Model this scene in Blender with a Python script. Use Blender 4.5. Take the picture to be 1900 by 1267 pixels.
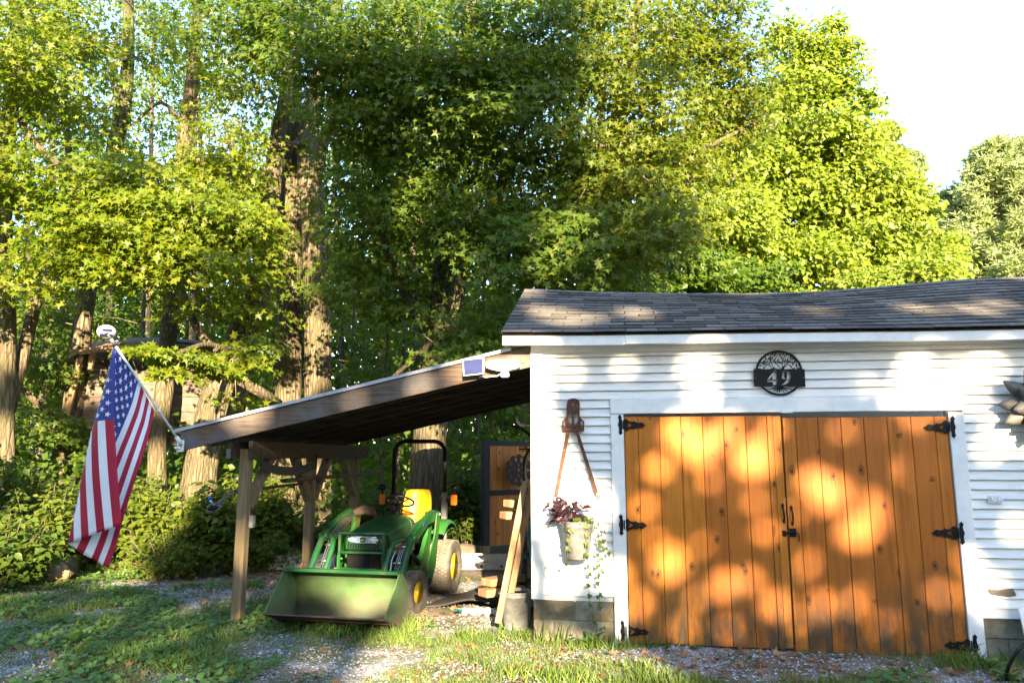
import bpy, bmesh, math, random
import numpy as np
from mathutils import Vector, Matrix, noise as mnoise

for _o in list(bpy.data.objects):
    bpy.data.objects.remove(_o)
scene = bpy.context.scene
COL = scene.collection
R = math.radians

# ------------------------------------------------------------------ camera, sky, sun, exposure
FPX, CX, CY, EYE = 1350.0, 950.0, 633.5, 1.70          # focal length and centre in photo pixels (1900 wide)
PITCH = R(9.13)
cam_d = bpy.data.cameras.new('camera')
cam = bpy.data.objects.new('camera', cam_d)
COL.objects.link(cam)
cam.location = (0, 0, EYE)
cam.rotation_euler = (R(90) + PITCH, 0, 0)
cam_d.sensor_width = 36
cam_d.lens = 36 * FPX / 1900
cam_d.clip_start = 0.05
cam_d.clip_end = 3000
scene.camera = cam

SUN_EL = R(17)
SUN_AZ = R(-82)                                          # direction towards the sun, from +X
SUN = Vector((math.cos(SUN_AZ) * math.cos(SUN_EL), math.sin(SUN_AZ) * math.cos(SUN_EL), math.sin(SUN_EL)))
world = bpy.data.worlds.new('World')
scene.world = world
world.use_nodes = True
wn = world.node_tree
bg = wn.nodes['Background']
sky = wn.nodes.new('ShaderNodeTexSky')
sky.sky_type = 'NISHITA'
sky.sun_disc = False
sky.sun_elevation = SUN_EL
sky.sun_rotation = math.atan2(SUN.x, SUN.y)
sky.air_density = 1.0
sky.dust_density = 0.6
sky.ozone_density = 2.0
wn.links.new(sky.outputs[0], bg.inputs[0])
bg.inputs[1].default_value = 0.095

sun_d = bpy.data.lights.new('sun', 'SUN')
sun_o = bpy.data.objects.new('sun', sun_d)
COL.objects.link(sun_o)
sun_d.energy = 3.4
sun_d.angle = R(0.53)
sun_d.color = (1.0, 0.80, 0.52)
sun_o.rotation_euler = SUN.to_track_quat('Z', 'Y').to_euler()
sun_o.location = SUN * 60

vs = scene.view_settings
scene.display_settings.display_device = 'sRGB'
vs.view_transform = 'Standard'
vs.look = 'None'
vs.exposure = 3.4
vs.gamma = 1.0
vs.use_curve_mapping = False
cy = scene.cycles
cy.max_bounces = 7
cy.diffuse_bounces = 4
cy.glossy_bounces = 3
cy.transmission_bounces = 4
cy.transparent_max_bounces = 4
cy.caustics_reflective = False
cy.caustics_refractive = False
cy.sample_clamp_indirect = 6.0
try:
    cy.use_denoising = True
    cy.denoiser = 'OPENIMAGEDENOISE'
    cy.use_adaptive_sampling = False
except Exception:
    pass

# ------------------------------------------------------------------ measuring the place from the photograph
_cp, _sp = math.cos(PITCH), math.sin(PITCH)
def ray(u, v):
    x, y = (u - CX) / FPX, (CY - v) / FPX
    return Vector((x, _cp - y * _sp, _sp + y * _cp))
def G(u, v, z=0.0):                                      # point on the level z
    d = ray(u, v); t = (z - EYE) / d.z
    return Vector((d.x * t, d.y * t, z))
def P(u, v, Y):                                          # point at distance Y ahead
    d = ray(u, v); t = Y / d.y
    return Vector((d.x * t, Y, EYE + d.z * t))
ANG = -R(9.1)
CORNER = Vector((0.19, 7.24, 0))
AX = Vector((math.cos(ANG), math.sin(ANG), 0))           # along the garage front
NX = Vector((-math.sin(ANG), math.cos(ANG), 0))          # into the garage
def L(u, v, D=0.0):                                      # garage-local point (s, D, z) on the plane at depth D
    d = ray(u, v)
    t = (NX.dot(CORNER) + D) / d.dot(NX)
    p = Vector((d.x * t, d.y * t, EYE + d.z * t))
    q = p - CORNER
    return Vector((q.dot(AX), D, p.z))
def LW(s, D, z):
    return CORNER + AX * s + NX * D + Vector((0, 0, z))

# ------------------------------------------------------------------ objects
def setp(o, label=None, cat=None, group=None, kind=None):
    if label: o['label'] = label
    if cat: o['category'] = cat
    if group: o['group'] = group
    if kind: o['kind'] = kind
    return o
def thing(name, label, cat, loc=(0, 0, 0), rz=0.0, group=None):
    o = bpy.data.objects.new(name, None)
    o.empty_display_size = 0.1
    o.location = loc
    o.rotation_euler = (0, 0, rz)
    COL.objects.link(o)
    return setp(o, label, cat, group)
def link(name, me, parent=None, loc=None, rot=None, scale=None, **kw):
    o = bpy.data.objects.new(name, me)
    COL.objects.link(o)
    if parent is not None: o.parent = parent
    if loc is not None: o.location = loc
    if rot is not None: o.rotation_euler = rot
    if scale is not None: o.scale = scale
    return setp(o, **kw)
def copy_tree(o, parent=None):
    c = o.copy()
    COL.objects.link(c)
    c.parent = parent
    for ch in o.children:
        copy_tree(ch, c)
    return c

class MB:
    def __init__(self):
        self.v, self.f, self.m, self.s = [], [], [], []
    def add(self, vs_, fs_, M=None, mi=0, smooth=False):
        b = len(self.v)
        for p in vs_:
            p = Vector(p)
            self.v.append(tuple(M @ p) if M is not None else tuple(p))
        for f in fs_:
            self.f.append([b + i for i in f]); self.m.append(mi); self.s.append(smooth)
        return self
    def box(self, a, b, M=None, mi=0, c=0.0):
        a, b = Vector(a), Vector(b)
        ce, h = (a + b) / 2, (b - a) / 2
        h = Vector((abs(h.x), abs(h.y), abs(h.z)))
        c = min(c, 0.45 * min(h))
        if c <= 0:
            vs_ = [ce + Vector((sx * h.x, sy * h.y, sz * h.z)) for sx in (-1, 1) for sy in (-1, 1) for sz in (-1, 1)]
            fs_ = [(0, 1, 3, 2), (4, 6, 7, 5), (0, 4, 5, 1), (2, 3, 7, 6), (0, 2, 6, 4), (1, 5, 7, 3)]
            return self.add(vs_, fs_, M, mi)
        idx, vs_ = {}, []
        for sx in (-1, 1):
            for sy in (-1, 1):
                for sz in (-1, 1):
                    s = (sx, sy, sz)
                    for ax in range(3):
                        q = [s[k] * (h[k] - (0 if k == ax else c)) for k in range(3)]
                        idx[(s, ax)] = len(vs_); vs_.append(ce + Vector(q))
        fs_ = []
        for ax in range(3):
            o1, o2 = [k for k in range(3) if k != ax]
            for sg in (-1, 1):
                f = []
                for (p, q) in ((-1, -1), (1, -1), (1, 1), (-1, 1)):
                    s = [0, 0, 0]; s[ax] = sg; s[o1] = p; s[o2] = q
                    f.append(idx[(tuple(s), ax)])
                fs_.append(f)
            for p in (-1, 1):                            # edges running along ax
                for q in (-1, 1):
                    s1 = [0, 0, 0]; s1[o1] = p; s1[o2] = q; s2 = list(s1)
                    s1[ax] = -1; s2[ax] = 1
                    fs_.append([idx[(tuple(s1), o1)], idx[(tuple(s1), o2)], idx[(tuple(s2), o2)], idx[(tuple(s2), o1)]])
        for sx in (-1, 1):
            for sy in (-1, 1):
                for sz in (-1, 1):
                    fs_.append([idx[((sx, sy, sz), k)] for k in range(3)])
        out = []
        for f in fs_:
            n = (vs_[f[1]] - vs_[f[0]]).cross(vs_[f[2]] - vs_[f[0]])
            mid = sum((vs_[i] for i in f), Vector()) / len(f)
            out.append(f if n.dot(mid - ce) > 0 else f[::-1])
        return self.add(vs_, out, M, mi)
    def bar(self, p0, p1, w, h, up=(0, 0, 1), c=0.0, mi=0):
        p0, p1 = Vector(p0), Vector(p1)
        x = (p1 - p0); l = x.length; x.normalize()
        y = Vector(up).cross(x)
        if y.length < 1e-5: y = Vector((0, 1, 0)).cross(x)
        y.normalize(); z = x.cross(y)
        M = Matrix(((x.x, y.x, z.x, p0.x), (x.y, y.y, z.y, p0.y), (x.z, y.z, z.z, p0.z), (0, 0, 0, 1)))
        return self.box((0, -w / 2, -h / 2), (l, w / 2, h / 2), M, mi, c)
    def tube(self, pts, r, n=8, mi=0, smooth=True, cap=True, jit=0.0, ell=None):
        pts = [Vector(p) for p in pts]
        k = len(pts)
        rs = r if isinstance(r, (list, tuple)) else [r] * k
        t0 = (pts[1] - pts[0]).normalized()
        ref = Vector((0, 0, 1)) if abs(t0.z) < 0.9 else Vector((1, 0, 0))
        nn = (ref - t0 * ref.dot(t0)).normalized()
        vs_ = []
        for i in range(k):
            t = (pts[min(i + 1, k - 1)] - pts[max(i - 1, 0)])
            t = t.normalized() if t.length > 1e-9 else t0
            nn = (nn - t * nn.dot(t))
            nn = nn.normalized() if nn.length > 1e-6 else t.orthogonal().normalized()
            bb = t.cross(nn)
            for j in range(n):
                a = 2 * math.pi * j / n
                q = rs[i]
                if jit: q *= 1 + jit * (mnoise.noise(Vector((math.cos(a) * 2.2, math.sin(a) * 2.2, i * 0.35 + pts[0].x * 3))))
                vs_.append(pts[i] + (nn * math.cos(a) + bb * math.sin(a)) * q)
        fs_ = []
        for i in range(k - 1):
            for j in range(n):
                fs_.append((i * n + j, i * n + (j + 1) % n, (i + 1) * n + (j + 1) % n, (i + 1) * n + j))
        if cap:
            fs_.append(tuple(range(n))[::-1]); fs_.append(tuple(range((k - 1) * n, k * n)))
        return self.add(vs_, fs_, None, mi, smooth)
    def lathe(self, prof, n=24, M=None, mi=0, smooth=True, closed=False):
        vs_, k = [], len(prof)
        for (r, z) in prof:
            for j in range(n):
                a = 2 * math.pi * j / n
                vs_.append((r * math.cos(a), r * math.sin(a), z))
        fs_ = []
        for i in range(k - 1 + (1 if closed else 0)):
            i2 = (i + 1) % k
            for j in range(n):
                fs_.append((i * n + j, i * n + (j + 1) % n, i2 * n + (j + 1) % n, i2 * n + j))
        if not closed:
            if prof[0][0] > 1e-4: fs_.append(tuple(range(n))[::-1])
            if prof[-1][0] > 1e-4: fs_.append(tuple(range((k - 1) * n, k * n)))
        return self.add(vs_, fs_, M, mi, smooth)
    def prism(self, poly, d0, d1, M=None, mi=0):          # polygon in local XY, extruded along Z
        n = len(poly)
        vs_ = [(x, y, d0) for x, y in poly] + [(x, y, d1) for x, y in poly]
        ar = sum(poly[i][0] * poly[(i + 1) % n][1] - poly[(i + 1) % n][0] * poly[i][1] for i in range(n))
        fr, bk = tuple(range(n))[::-1], tuple(range(n, 2 * n))
        sd = [(i, (i + 1) % n, n + (i + 1) % n, n + i) for i in range(n)]
        if (ar < 0) ^ (d1 < d0):
            fr, bk, sd = fr[::-1], bk[::-1], [s[::-1] for s in sd]
        return self.add(vs_, [fr, bk] + sd, M, mi)
    def ball(self, c, r, n=12, mi=0, M=None):
        r = Vector(r) if isinstance(r, (tuple, list, Vector)) else Vector((r, r, r))
        vs_, fs_ = [], []
        m = max(4, n // 2)
        for i in range(m + 1):
            th = math.pi * i / m
            for j in range(n):
                a = 2 * math.pi * j / n
                vs_.append((c[0] + r.x * math.sin(th) * math.cos(a), c[1] + r.y * math.sin(th) * math.sin(a), c[2] - r.z * math.cos(th)))
        for i in range(m):
            for j in range(n):
                fs_.append((i * n + j, i * n + (j + 1) % n, (i + 1) * n + (j + 1) % n, (i + 1) * n + j))
        return self.add(vs_, fs_, M, mi, True)
    def grid(self, fn, nu, nv, mi=0, smooth=True):
        vs_ = [fn(i / nu, j / nv) for j in range(nv + 1) for i in range(nu + 1)]
        fs_ = [(j * (nu + 1) + i, j * (nu + 1) + i + 1, (j + 1) * (nu + 1) + i + 1, (j + 1) * (nu + 1) + i) for j in range(nv) for i in range(nu)]
        return self.add(vs_, fs_, None, mi, smooth)
    def mesh(self, name, mats):
        me = bpy.data.meshes.new(name)
        me.from_pydata(self.v, [], self.f)
        for m in (mats if isinstance(mats, (list, tuple)) else [mats]): me.materials.append(m)
        me.polygons.foreach_set('material_index', self.m)
        me.polygons.foreach_set('use_smooth', self.s)
        me.update()
        return me
    def build(self, name, mats, parent=None, **kw):
        return link(name, self.mesh(name, mats), parent, **kw)

def npmesh(name, V, F, mat, smooth=False):
    V = np.ascontiguousarray(V, dtype=np.float32); F = np.ascontiguousarray(F, dtype=np.int32)
    k = F.shape[1]
    me = bpy.data.meshes.new(name)
    me.vertices.add(len(V)); me.vertices.foreach_set('co', V.ravel())
    me.loops.add(F.size); me.loops.foreach_set('vertex_index', F.ravel())
    me.polygons.add(len(F))
    me.polygons.foreach_set('loop_start', np.arange(0, F.size, k, dtype=np.int32))
    try: me.polygons.foreach_set('loop_total', np.full(len(F), k, dtype=np.int32))
    except Exception: pass
    if smooth: me.polygons.foreach_set('use_smooth', np.ones(len(F), dtype=bool))
    me.materials.append(mat)
    me.update(calc_edges=True)
    return me

def plate_mesh(name, outlines, depth, mat):               # flat plate cut out of sheet: outer outline and holes, in local XY
    cu = bpy.data.curves.new(name, 'CURVE')
    cu.dimensions = '2D'; cu.fill_mode = 'BOTH'; cu.extrude = depth / 2
    for ol in outlines:
        sp = cu.splines.new('POLY')
        sp.points.add(len(ol) - 1)
        for i, (x, y) in enumerate(ol): sp.points[i].co = (x, y, 0, 1)
        sp.use_cyclic_u = True
    ob = bpy.data.objects.new(name, cu)
    COL.objects.link(ob)
    bpy.context.view_layer.update()
    me = bpy.data.meshes.new_from_object(ob.evaluated_get(bpy.context.evaluated_depsgraph_get()))
    bpy.data.objects.remove(ob); bpy.data.curves.remove(cu)
    me.name = name
    me.materials.clear(); me.materials.append(mat)
    return me
def text_mesh(name, body, size, mat, depth=0.002):
    cu = bpy.data.curves.new(name, 'FONT')
    cu.body = body; cu.size = size; cu.extrude = depth / 2; cu.align_x = 'CENTER'; cu.align_y = 'CENTER'
    ob = bpy.data.objects.new(name, cu)
    COL.objects.link(ob)
    bpy.context.view_layer.update()
    me = bpy.data.meshes.new_from_object(ob.evaluated_get(bpy.context.evaluated_depsgraph_get()))
    bpy.data.objects.remove(ob); bpy.data.curves.remove(cu)
    me.materials.clear(); me.materials.append(mat)
    return me
UPRIGHT = Matrix(((1, 0, 0, 0), (0, 0, -1, 0), (0, 1, 0, 0), (0, 0, 0, 1)))   # local XY plate to upright XZ, facing -Y

# ------------------------------------------------------------------ materials
def _ramp(nt, fac, stops):
    r = nt.nodes.new('ShaderNodeValToRGB')
    e = r.color_ramp.elements
    while len(e) < len(stops): e.new(0.5)
    for i, (p, c) in enumerate(stops):
        e[i].position = p; e[i].color = (*c, 1)
    nt.links.new(fac, r.inputs[0])
    return r.outputs[0]
def _math(nt, op, a, b=None, clamp=False):
    n = nt.nodes.new('ShaderNodeMath'); n.operation = op; n.use_clamp = clamp
    for i, x in enumerate((a, b)):
        if x is None: continue
        if isinstance(x, (int, float)): n.inputs[i].default_value = x
        else: nt.links.new(x, n.inputs[i])
    return n.outputs[0]
def _mix(nt, fac, a, b, mode='MIX'):
    n = nt.nodes.new('ShaderNodeMix'); n.data_type = 'RGBA'; n.blend_type = mode
    for s, x in ((n.inputs[0], fac), (n.inputs[6], a), (n.inputs[7], b)):
        if isinstance(x, (int, float)): s.default_value = x
        elif isinstance(x, tuple): s.default_value = (*x, 1)
        else: nt.links.new(x, s)
    return n.outputs[2]
def _coord(nt, scale=(1, 1, 1), src='Object', rand=True):
    tc = nt.nodes.new('ShaderNodeTexCoord')
    mp = nt.nodes.new('ShaderNodeMapping')
    mp.inputs['Scale'].default_value = scale
    nt.links.new(tc.outputs[src], mp.inputs[0])
    if rand:
        oi = nt.nodes.new('ShaderNodeObjectInfo')
        k = _math(nt, 'MULTIPLY', oi.outputs['Random'], 57.0)
        cb = nt.nodes.new('ShaderNodeCombineXYZ')
        for i in range(3): nt.links.new(k, cb.inputs[i])
        nt.links.new(cb.outputs[0], mp.inputs['Location'])
    return mp.outputs[0]
def _noise(nt, vec, scale=5, detail=4, rough=0.55, dist=0.0):
    n = nt.nodes.new('ShaderNodeTexNoise')
    n.inputs['Scale'].default_value = scale; n.inputs['Detail'].default_value = detail
    n.inputs['Roughness'].default_value = rough; n.inputs['Distortion'].default_value = dist
    nt.links.new(vec, n.inputs['Vector'])
    return n.outputs['Fac']
def _voro(nt, vec, scale=5, feature='F1', rnd=1.0):
    n = nt.nodes.new('ShaderNodeTexVoronoi'); n.feature = feature
    n.inputs['Scale'].default_value = scale; n.inputs['Randomness'].default_value = rnd
    nt.links.new(vec, n.inputs['Vector'])
    return n
def _bump(nt, bsdf, h, strength=0.3, dist=0.01):
    b = nt.nodes.new('ShaderNodeBump')
    b.inputs['Strength'].default_value = strength; b.inputs['Distance'].default_value = dist
    nt.links.new(h, b.inputs['Height']); nt.links.new(b.outputs[0], bsdf.inputs['Normal'])
def newmat(name):
    m = bpy.data.materials.new(name); m.use_nodes = True
    return m, m.node_tree, m.node_tree.nodes['Principled BSDF']
def mat(name, c1, c2=None, sc=(1, 1, 1), nscale=6, rough=0.6, metal=0.0, bump=0.15, bdist=0.004, lo=0.35, hi=0.65,
        spec=0.4, rnd=0.0, dirt=None, dscale=3, dlo=0.55, dhi=0.7, src='Object', rvar=0.1):
    m, nt, b = newmat(name)
    vec = _coord(nt, sc, src)
    f = _noise(nt, vec, nscale, 6)
    c2 = c2 or tuple(x * 0.8 for x in c1)
    col = _ramp(nt, f, [(lo, c1), (hi, c2)])
    if dirt:
        v2 = _coord(nt, (1, 1, 1), src)
        g = _noise(nt, v2, dscale, 5, 0.65)
        k = _ramp(nt, g, [(dlo, (0, 0, 0)), (dhi, (1, 1, 1))])
        col = _mix(nt, k, col, dirt)
    if rnd:
        oi = nt.nodes.new('ShaderNodeObjectInfo')
        k = _math(nt, 'ADD', _math(nt, 'MULTIPLY', oi.outputs['Random'], 2 * rnd), 1 - rnd)
        hs = nt.nodes.new('ShaderNodeHueSaturation')
        nt.links.new(k, hs.inputs['Value']); nt.links.new(col, hs.inputs['Color'])
        col = hs.outputs[0]
    nt.links.new(col, b.inputs['Base Color'])
    rr = _math(nt, 'ADD', _math(nt, 'MULTIPLY', f, rvar * 2), rough - rvar, True)
    nt.links.new(rr, b.inputs['Roughness'])
    b.inputs['Metallic'].default_value = metal
    b.inputs['Specular IOR Level'].default_value = spec
    if bump: _bump(nt, b, f, bump, bdist)
    return m
def leafmat(name, stops, trans=0.45, tcol=None, rough=0.45, spec=0.35, big=0.6):
    m, nt, b = newmat(name)
    ge = nt.nodes.new('ShaderNodeNewGeometry')
    n = _noise(nt, ge.outputs['Position'], big, 2)
    f = _math(nt, 'ADD', _math(nt, 'MULTIPLY', ge.outputs['Random Per Island'], 0.6), _math(nt, 'MULTIPLY', n, 0.4))
    col = _ramp(nt, f, stops)
    nt.links.new(col, b.inputs['Base Color'])
    b.inputs['Roughness'].default_value = rough
    b.inputs['Specular IOR Level'].default_value = spec
    t = nt.nodes.new('ShaderNodeBsdfTranslucent')
    tc = _mix(nt, 1.0, col, tcol or (1.6, 1.5, 0.7), 'MULTIPLY')
    nt.links.new(tc, t.inputs[0])
    mx = nt.nodes.new('ShaderNodeMixShader')
    mx.inputs[0].default_value = trans
    nt.links.new(b.outputs[0], mx.inputs[1]); nt.links.new(t.outputs[0], mx.inputs[2])
    nt.links.new(mx.outputs[0], nt.nodes['Material Output'].inputs[0])
    return m
def barkmat(name, c1, c2, moss=None):
    m, nt, b = newmat(name)
    vec = _coord(nt, (5, 5, 1.1), 'Object', False)
    f = _noise(nt, vec, 3.0, 8, 0.7, 0.6)
    v2 = _coord(nt, (13, 13, 2.2), 'Object', False)
    nd = nt.nodes.new('ShaderNodeTexNoise'); nd.inputs['Scale'].default_value = 1.2; nd.inputs['Detail'].default_value = 4
    nt.links.new(v2, nd.inputs['Vector'])
    vm = nt.nodes.new('ShaderNodeVectorMath'); vm.operation = 'MULTIPLY_ADD'
    nt.links.new(nd.outputs['Color'], vm.inputs[0]); vm.inputs[1].default_value = (1.1, 1.1, 1.1); nt.links.new(v2, vm.inputs[2])
    w = _voro(nt, vm.outputs[0], 1.0, 'DISTANCE_TO_EDGE')
    cr = _math(nt, 'MULTIPLY', w.outputs['Distance'], 3.2, True)
    h = _math(nt, 'ADD', _math(nt, 'MULTIPLY', cr, 0.5), _math(nt, 'MULTIPLY', f, 0.7))
    col = _ramp(nt, h, [(0.20, tuple(x * 0.28 for x in c2)), (0.48, c2), (0.85, c1)])
    g = _noise(nt, _coord(nt, (1.6, 1.6, .9), 'Object', False), 1.6, 6, .65)
    col = _mix(nt, _ramp(nt, g, [(0.38, (0, 0, 0)), (0.66, (0.75, 0.75, 0.75))]), col, moss or tuple(x * .55 for x in c2))
    nt.links.new(col, b.inputs['Base Color'])
    b.inputs['Roughness'].default_value = 0.95
    b.inputs['Specular IOR Level'].default_value = 0.1
    _bump(nt, b, h, 1.0, 0.05)
    return m
def plain(name, c, rough=0.5, metal=0.0, spec=0.5):
    return mat(name, c, tuple(x * 0.86 for x in c), nscale=9, rough=rough, metal=metal, bump=0.05, bdist=0.002, spec=spec)

def pinemat(name, c1, c2, c3, knots=True, dirt=None):     # sawn boards: grain runs along Z of the board
    m, nt, b = newmat(name)
    vec = _coord(nt, (14, 14, 0.55))
    ring = _noise(nt, vec, 1.5, 5, 0.6, 1.4)
    vf = _coord(nt, (90, 90, 2.2))
    fine = _noise(nt, vf, 1.6, 3, 0.6)
    g = _math(nt, 'ADD', _math(nt, 'MULTIPLY', ring, 0.7), _math(nt, 'MULTIPLY', fine, 0.3))
    col = _ramp(nt, g, [(0.32, c3), (0.46, c1), (0.66, c2)])
    if knots:
        kv = _coord(nt, (1.0, 1.0, 0.62))
        dn = nt.nodes.new('ShaderNodeTexNoise'); dn.inputs['Scale'].default_value = 14
        nt.links.new(kv, dn.inputs['Vector'])
        vm = nt.nodes.new('ShaderNodeVectorMath'); vm.operation = 'MULTIPLY_ADD'
        nt.links.new(dn.outputs['Color'], vm.inputs[0]); vm.inputs[1].default_value = (0.03, 0.03, 0.03); nt.links.new(kv, vm.inputs[2])
        sp2 = nt.nodes.new('ShaderNodeSeparateXYZ'); nt.links.new(vm.outputs[0], sp2.inputs[0])
        cb2 = nt.nodes.new('ShaderNodeCombineXYZ'); nt.links.new(sp2.outputs['X'], cb2.inputs[0]); nt.links.new(sp2.outputs['Z'], cb2.inputs[1])
        vo = _voro(nt, cb2.outputs[0], 4.2); vo.voronoi_dimensions = '2D'
        ks = _math(nt, 'MULTIPLY', vo.outputs['Distance'], _math(nt, 'ADD', 0.45, _math(nt, 'MULTIPLY', _noise(nt, cb2.outputs[0], 5.0, 0), 1.15)))
        k = _ramp(nt, ks, [(0.035, (1, 1, 1)), (0.06, (0.25, 0.25, 0.25)), (0.085, (0.7, 0.7, 0.7)), (0.12, (0, 0, 0))])
        vr = _math(nt, 'GREATER_THAN', _noise(nt, cb2.outputs[0], 3.0, 0), 0.50)
        col = _mix(nt, _math(nt, 'MULTIPLY', k, vr), col, tuple(x * 0.22 for x in c3))
    if dirt:
        tc = nt.nodes.new('ShaderNodeTexCoord')
        sx = nt.nodes.new('ShaderNodeSeparateXYZ'); nt.links.new(tc.outputs['Object'], sx.inputs[0])
        low = _math(nt, 'SUBTRACT', 0.9, sx.outputs['Z'])
        dn2 = _noise(nt, _coord(nt, (3.5, 3.5, 1.2)), 1.5, 5, 0.65)
        kk = _math(nt, 'MULTIPLY', _math(nt, 'MULTIPLY', low, 1.3, True), _math(nt, 'MULTIPLY', _math(nt, 'SUBTRACT', dn2, 0.38), 5.0, True), True)
        col = _mix(nt, kk, col, dirt)
    oi = nt.nodes.new('ShaderNodeObjectInfo')
    hs = nt.nodes.new('ShaderNodeHueSaturation')
    nt.links.new(_math(nt, 'ADD', _math(nt, 'MULTIPLY', oi.outputs['Random'], 0.22), 0.88), hs.inputs['Value'])
    nt.links.new(_math(nt, 'ADD', _math(nt, 'MULTIPLY', oi.outputs['Random'], 0.008), 0.496), hs.inputs['Hue'])
    nt.links.new(col, hs.inputs['Color'])
    nt.links.new(hs.outputs[0], b.inputs['Base Color'])
    b.inputs['Roughness'].default_value = 0.52
    b.inputs['Specular IOR Level'].default_value = 0.3
    _bump(nt, b, g, 0.25, 0.004)
    return m

M_WHITE = mat('white_paint', (0.82, 0.81, 0.78), (0.72, 0.71, 0.67), (2, 2, 22), 3, 0.55, bump=0.12, bdist=0.003, rnd=0.03,
              dirt=(0.42, 0.39, 0.33), dscale=2.2, dlo=0.62, dhi=0.82)
M_TRIM = mat('white_trim_paint', (0.83, 0.82, 0.79), (0.76, 0.75, 0.71), (4, 4, 4), 3, 0.5, bump=0.08, bdist=0.002,
             dirt=(0.5, 0.46, 0.38), dscale=3.0, dlo=0.66, dhi=0.85)
M_PINE = pinemat('stained_pine', (0.44, 0.134, 0.012), (0.52, 0.172, 0.018), (0.28, 0.070, 0.007), True, (0.10, 0.062, 0.030))
M_PINE2 = pinemat('stained_pine_red', (0.52, 0.165, 0.030), (0.58, 0.21, 0.040), (0.36, 0.10, 0.016))
M_CONC = mat('concrete_block', (0.29, 0.27, 0.21), (0.19, 0.18, 0.14), (1, 1, 1), 14, 0.9, bump=0.5, bdist=0.006,
             dirt=(0.12, 0.095, 0.05), dscale=2.6, dlo=0.42, dhi=0.62, rnd=0.03)
M_MORTAR = mat('mortar', (0.20, 0.185, 0.145), nscale=20, rough=0.95, bump=0.4)
M_SHINGLE = mat('asphalt_shingle', (0.080, 0.072, 0.067), (0.165, 0.146, 0.130), (1, 1, 1), 14, 0.9, bump=0.5, bdist=0.004,
                rnd=0.42, dirt=(0.07, 0.075, 0.03), dscale=2.2, dlo=0.58, dhi=0.70, src='Object', spec=0.25)
M_RAFTER = mat('weathered_board', (0.135, 0.085, 0.052), (0.060, 0.043, 0.032), (1.0, 14, 26), 2.2, 0.75, bump=0.5, bdist=0.005, lo=.40, hi=.60,
               dirt=(0.12, 0.115, 0.115), dscale=1.6, dlo=0.42, dhi=0.62)
M_POST = mat('treated_post', (0.235, 0.165, 0.085), (0.135, 0.098, 0.055), (12, 12, 0.8), 2.4, 0.8, bump=0.35, bdist=0.004,
             dirt=(0.075, 0.05, 0.03), dscale=5, dlo=0.66, dhi=0.74)
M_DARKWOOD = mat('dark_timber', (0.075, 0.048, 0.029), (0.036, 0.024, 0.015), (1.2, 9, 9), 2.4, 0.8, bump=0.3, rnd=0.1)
M_LUMBER = mat('old_lumber', (0.36, 0.22, 0.11), (0.22, 0.13, 0.065), (9, 9, 1.0), 2.4, 0.75, bump=0.3, rnd=0.12)
M_GREYWOOD = mat('grey_barn_wood', (0.155, 0.118, 0.085), (0.082, 0.062, 0.046), (1.2, 8, 9), 2.2, 0.85, bump=0.4, bdist=0.006, rnd=0.15)
M_BLACK = mat('black_iron', (0.006, 0.006, 0.0065), (0.010, 0.0095, 0.0095), nscale=30, rough=0.55, bump=0.2, bdist=0.001, spec=0.2)
M_BLACKPAINT = mat('black_painted_wood', (0.010, 0.011, 0.015), (0.024, 0.024, 0.028), (6, 6, 1), 3, 0.6, bump=0.2)
M_RUST = mat('rusty_iron', (0.13, 0.055, 0.028), (0.075, 0.033, 0.02), nscale=26, rough=0.85, bump=0.5, bdist=0.002,
             dirt=(0.22, 0.10, 0.045), dscale=9, dlo=0.55, dhi=0.7)
M_GALV = mat('galvanised_steel', (0.25, 0.255, 0.25), (0.165, 0.17, 0.17), nscale=22, rough=0.55, metal=0.35, bump=0.12, bdist=0.002,
             dirt=(0.12, 0.115, 0.10), dscale=6, dlo=0.45, dhi=0.72)
M_ALU = mat('aluminium', (0.55, 0.55, 0.54), (0.44, 0.44, 0.43), nscale=12, rough=0.42, metal=0.7, bump=0.05)
M_STEEL = plain('bare_steel', (0.5, 0.5, 0.5), 0.3, 0.9)
M_ROOFMETAL = mat('metal_roofing', (0.45, 0.47, 0.52), (0.38, 0.40, 0.45), nscale=12, rough=0.4, metal=0.3, bump=0.05)
M_GREEN = mat('green_enamel', (0.008, 0.075, 0.016), (0.012, 0.062, 0.018), nscale=4, rough=0.38, bump=0.02, bdist=0.001,
              dirt=(0.085, 0.105, 0.05), dscale=5, dlo=0.5, dhi=0.8, spec=0.5)
M_GREENLT = mat('bright_green_enamel', (0.020, 0.125, 0.018), (0.024, 0.10, 0.020), nscale=5, rough=0.4, bump=0.02, bdist=0.001,
                dirt=(0.10, 0.13, 0.06), dscale=6, dlo=0.52, dhi=0.8)
M_BUCKET, _nt, _b = newmat('worn_green_bucket')
_p = _coord(_nt, (1, 1, 1), 'Object', False)
_c = _ramp(_nt, _noise(_nt, _p, 5, 5, .6), [(0.35, (0.062, 0.130, 0.042)), (0.58, (0.095, 0.150, 0.065)), (0.75, (0.135, 0.162, 0.100))])
_tc = _nt.nodes.new('ShaderNodeTexCoord'); _sz = _nt.nodes.new('ShaderNodeSeparateXYZ'); _nt.links.new(_tc.outputs['Object'], _sz.inputs[0])
_lo = _math(_nt, 'MULTIPLY', _math(_nt, 'SUBTRACT', 0.34, _sz.outputs['Z']), 4.2, True)
_dn = _noise(_nt, _coord(_nt, (1, 1, 2.2), 'Object', False), 7, 6, .7)
_k = _math(_nt, 'MULTIPLY', _lo, _math(_nt, 'MULTIPLY', _math(_nt, 'SUBTRACT', _dn, 0.30), 3.6, True), True)
_c = _mix(_nt, _k, _c, (0.115, 0.085, 0.060))
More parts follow.
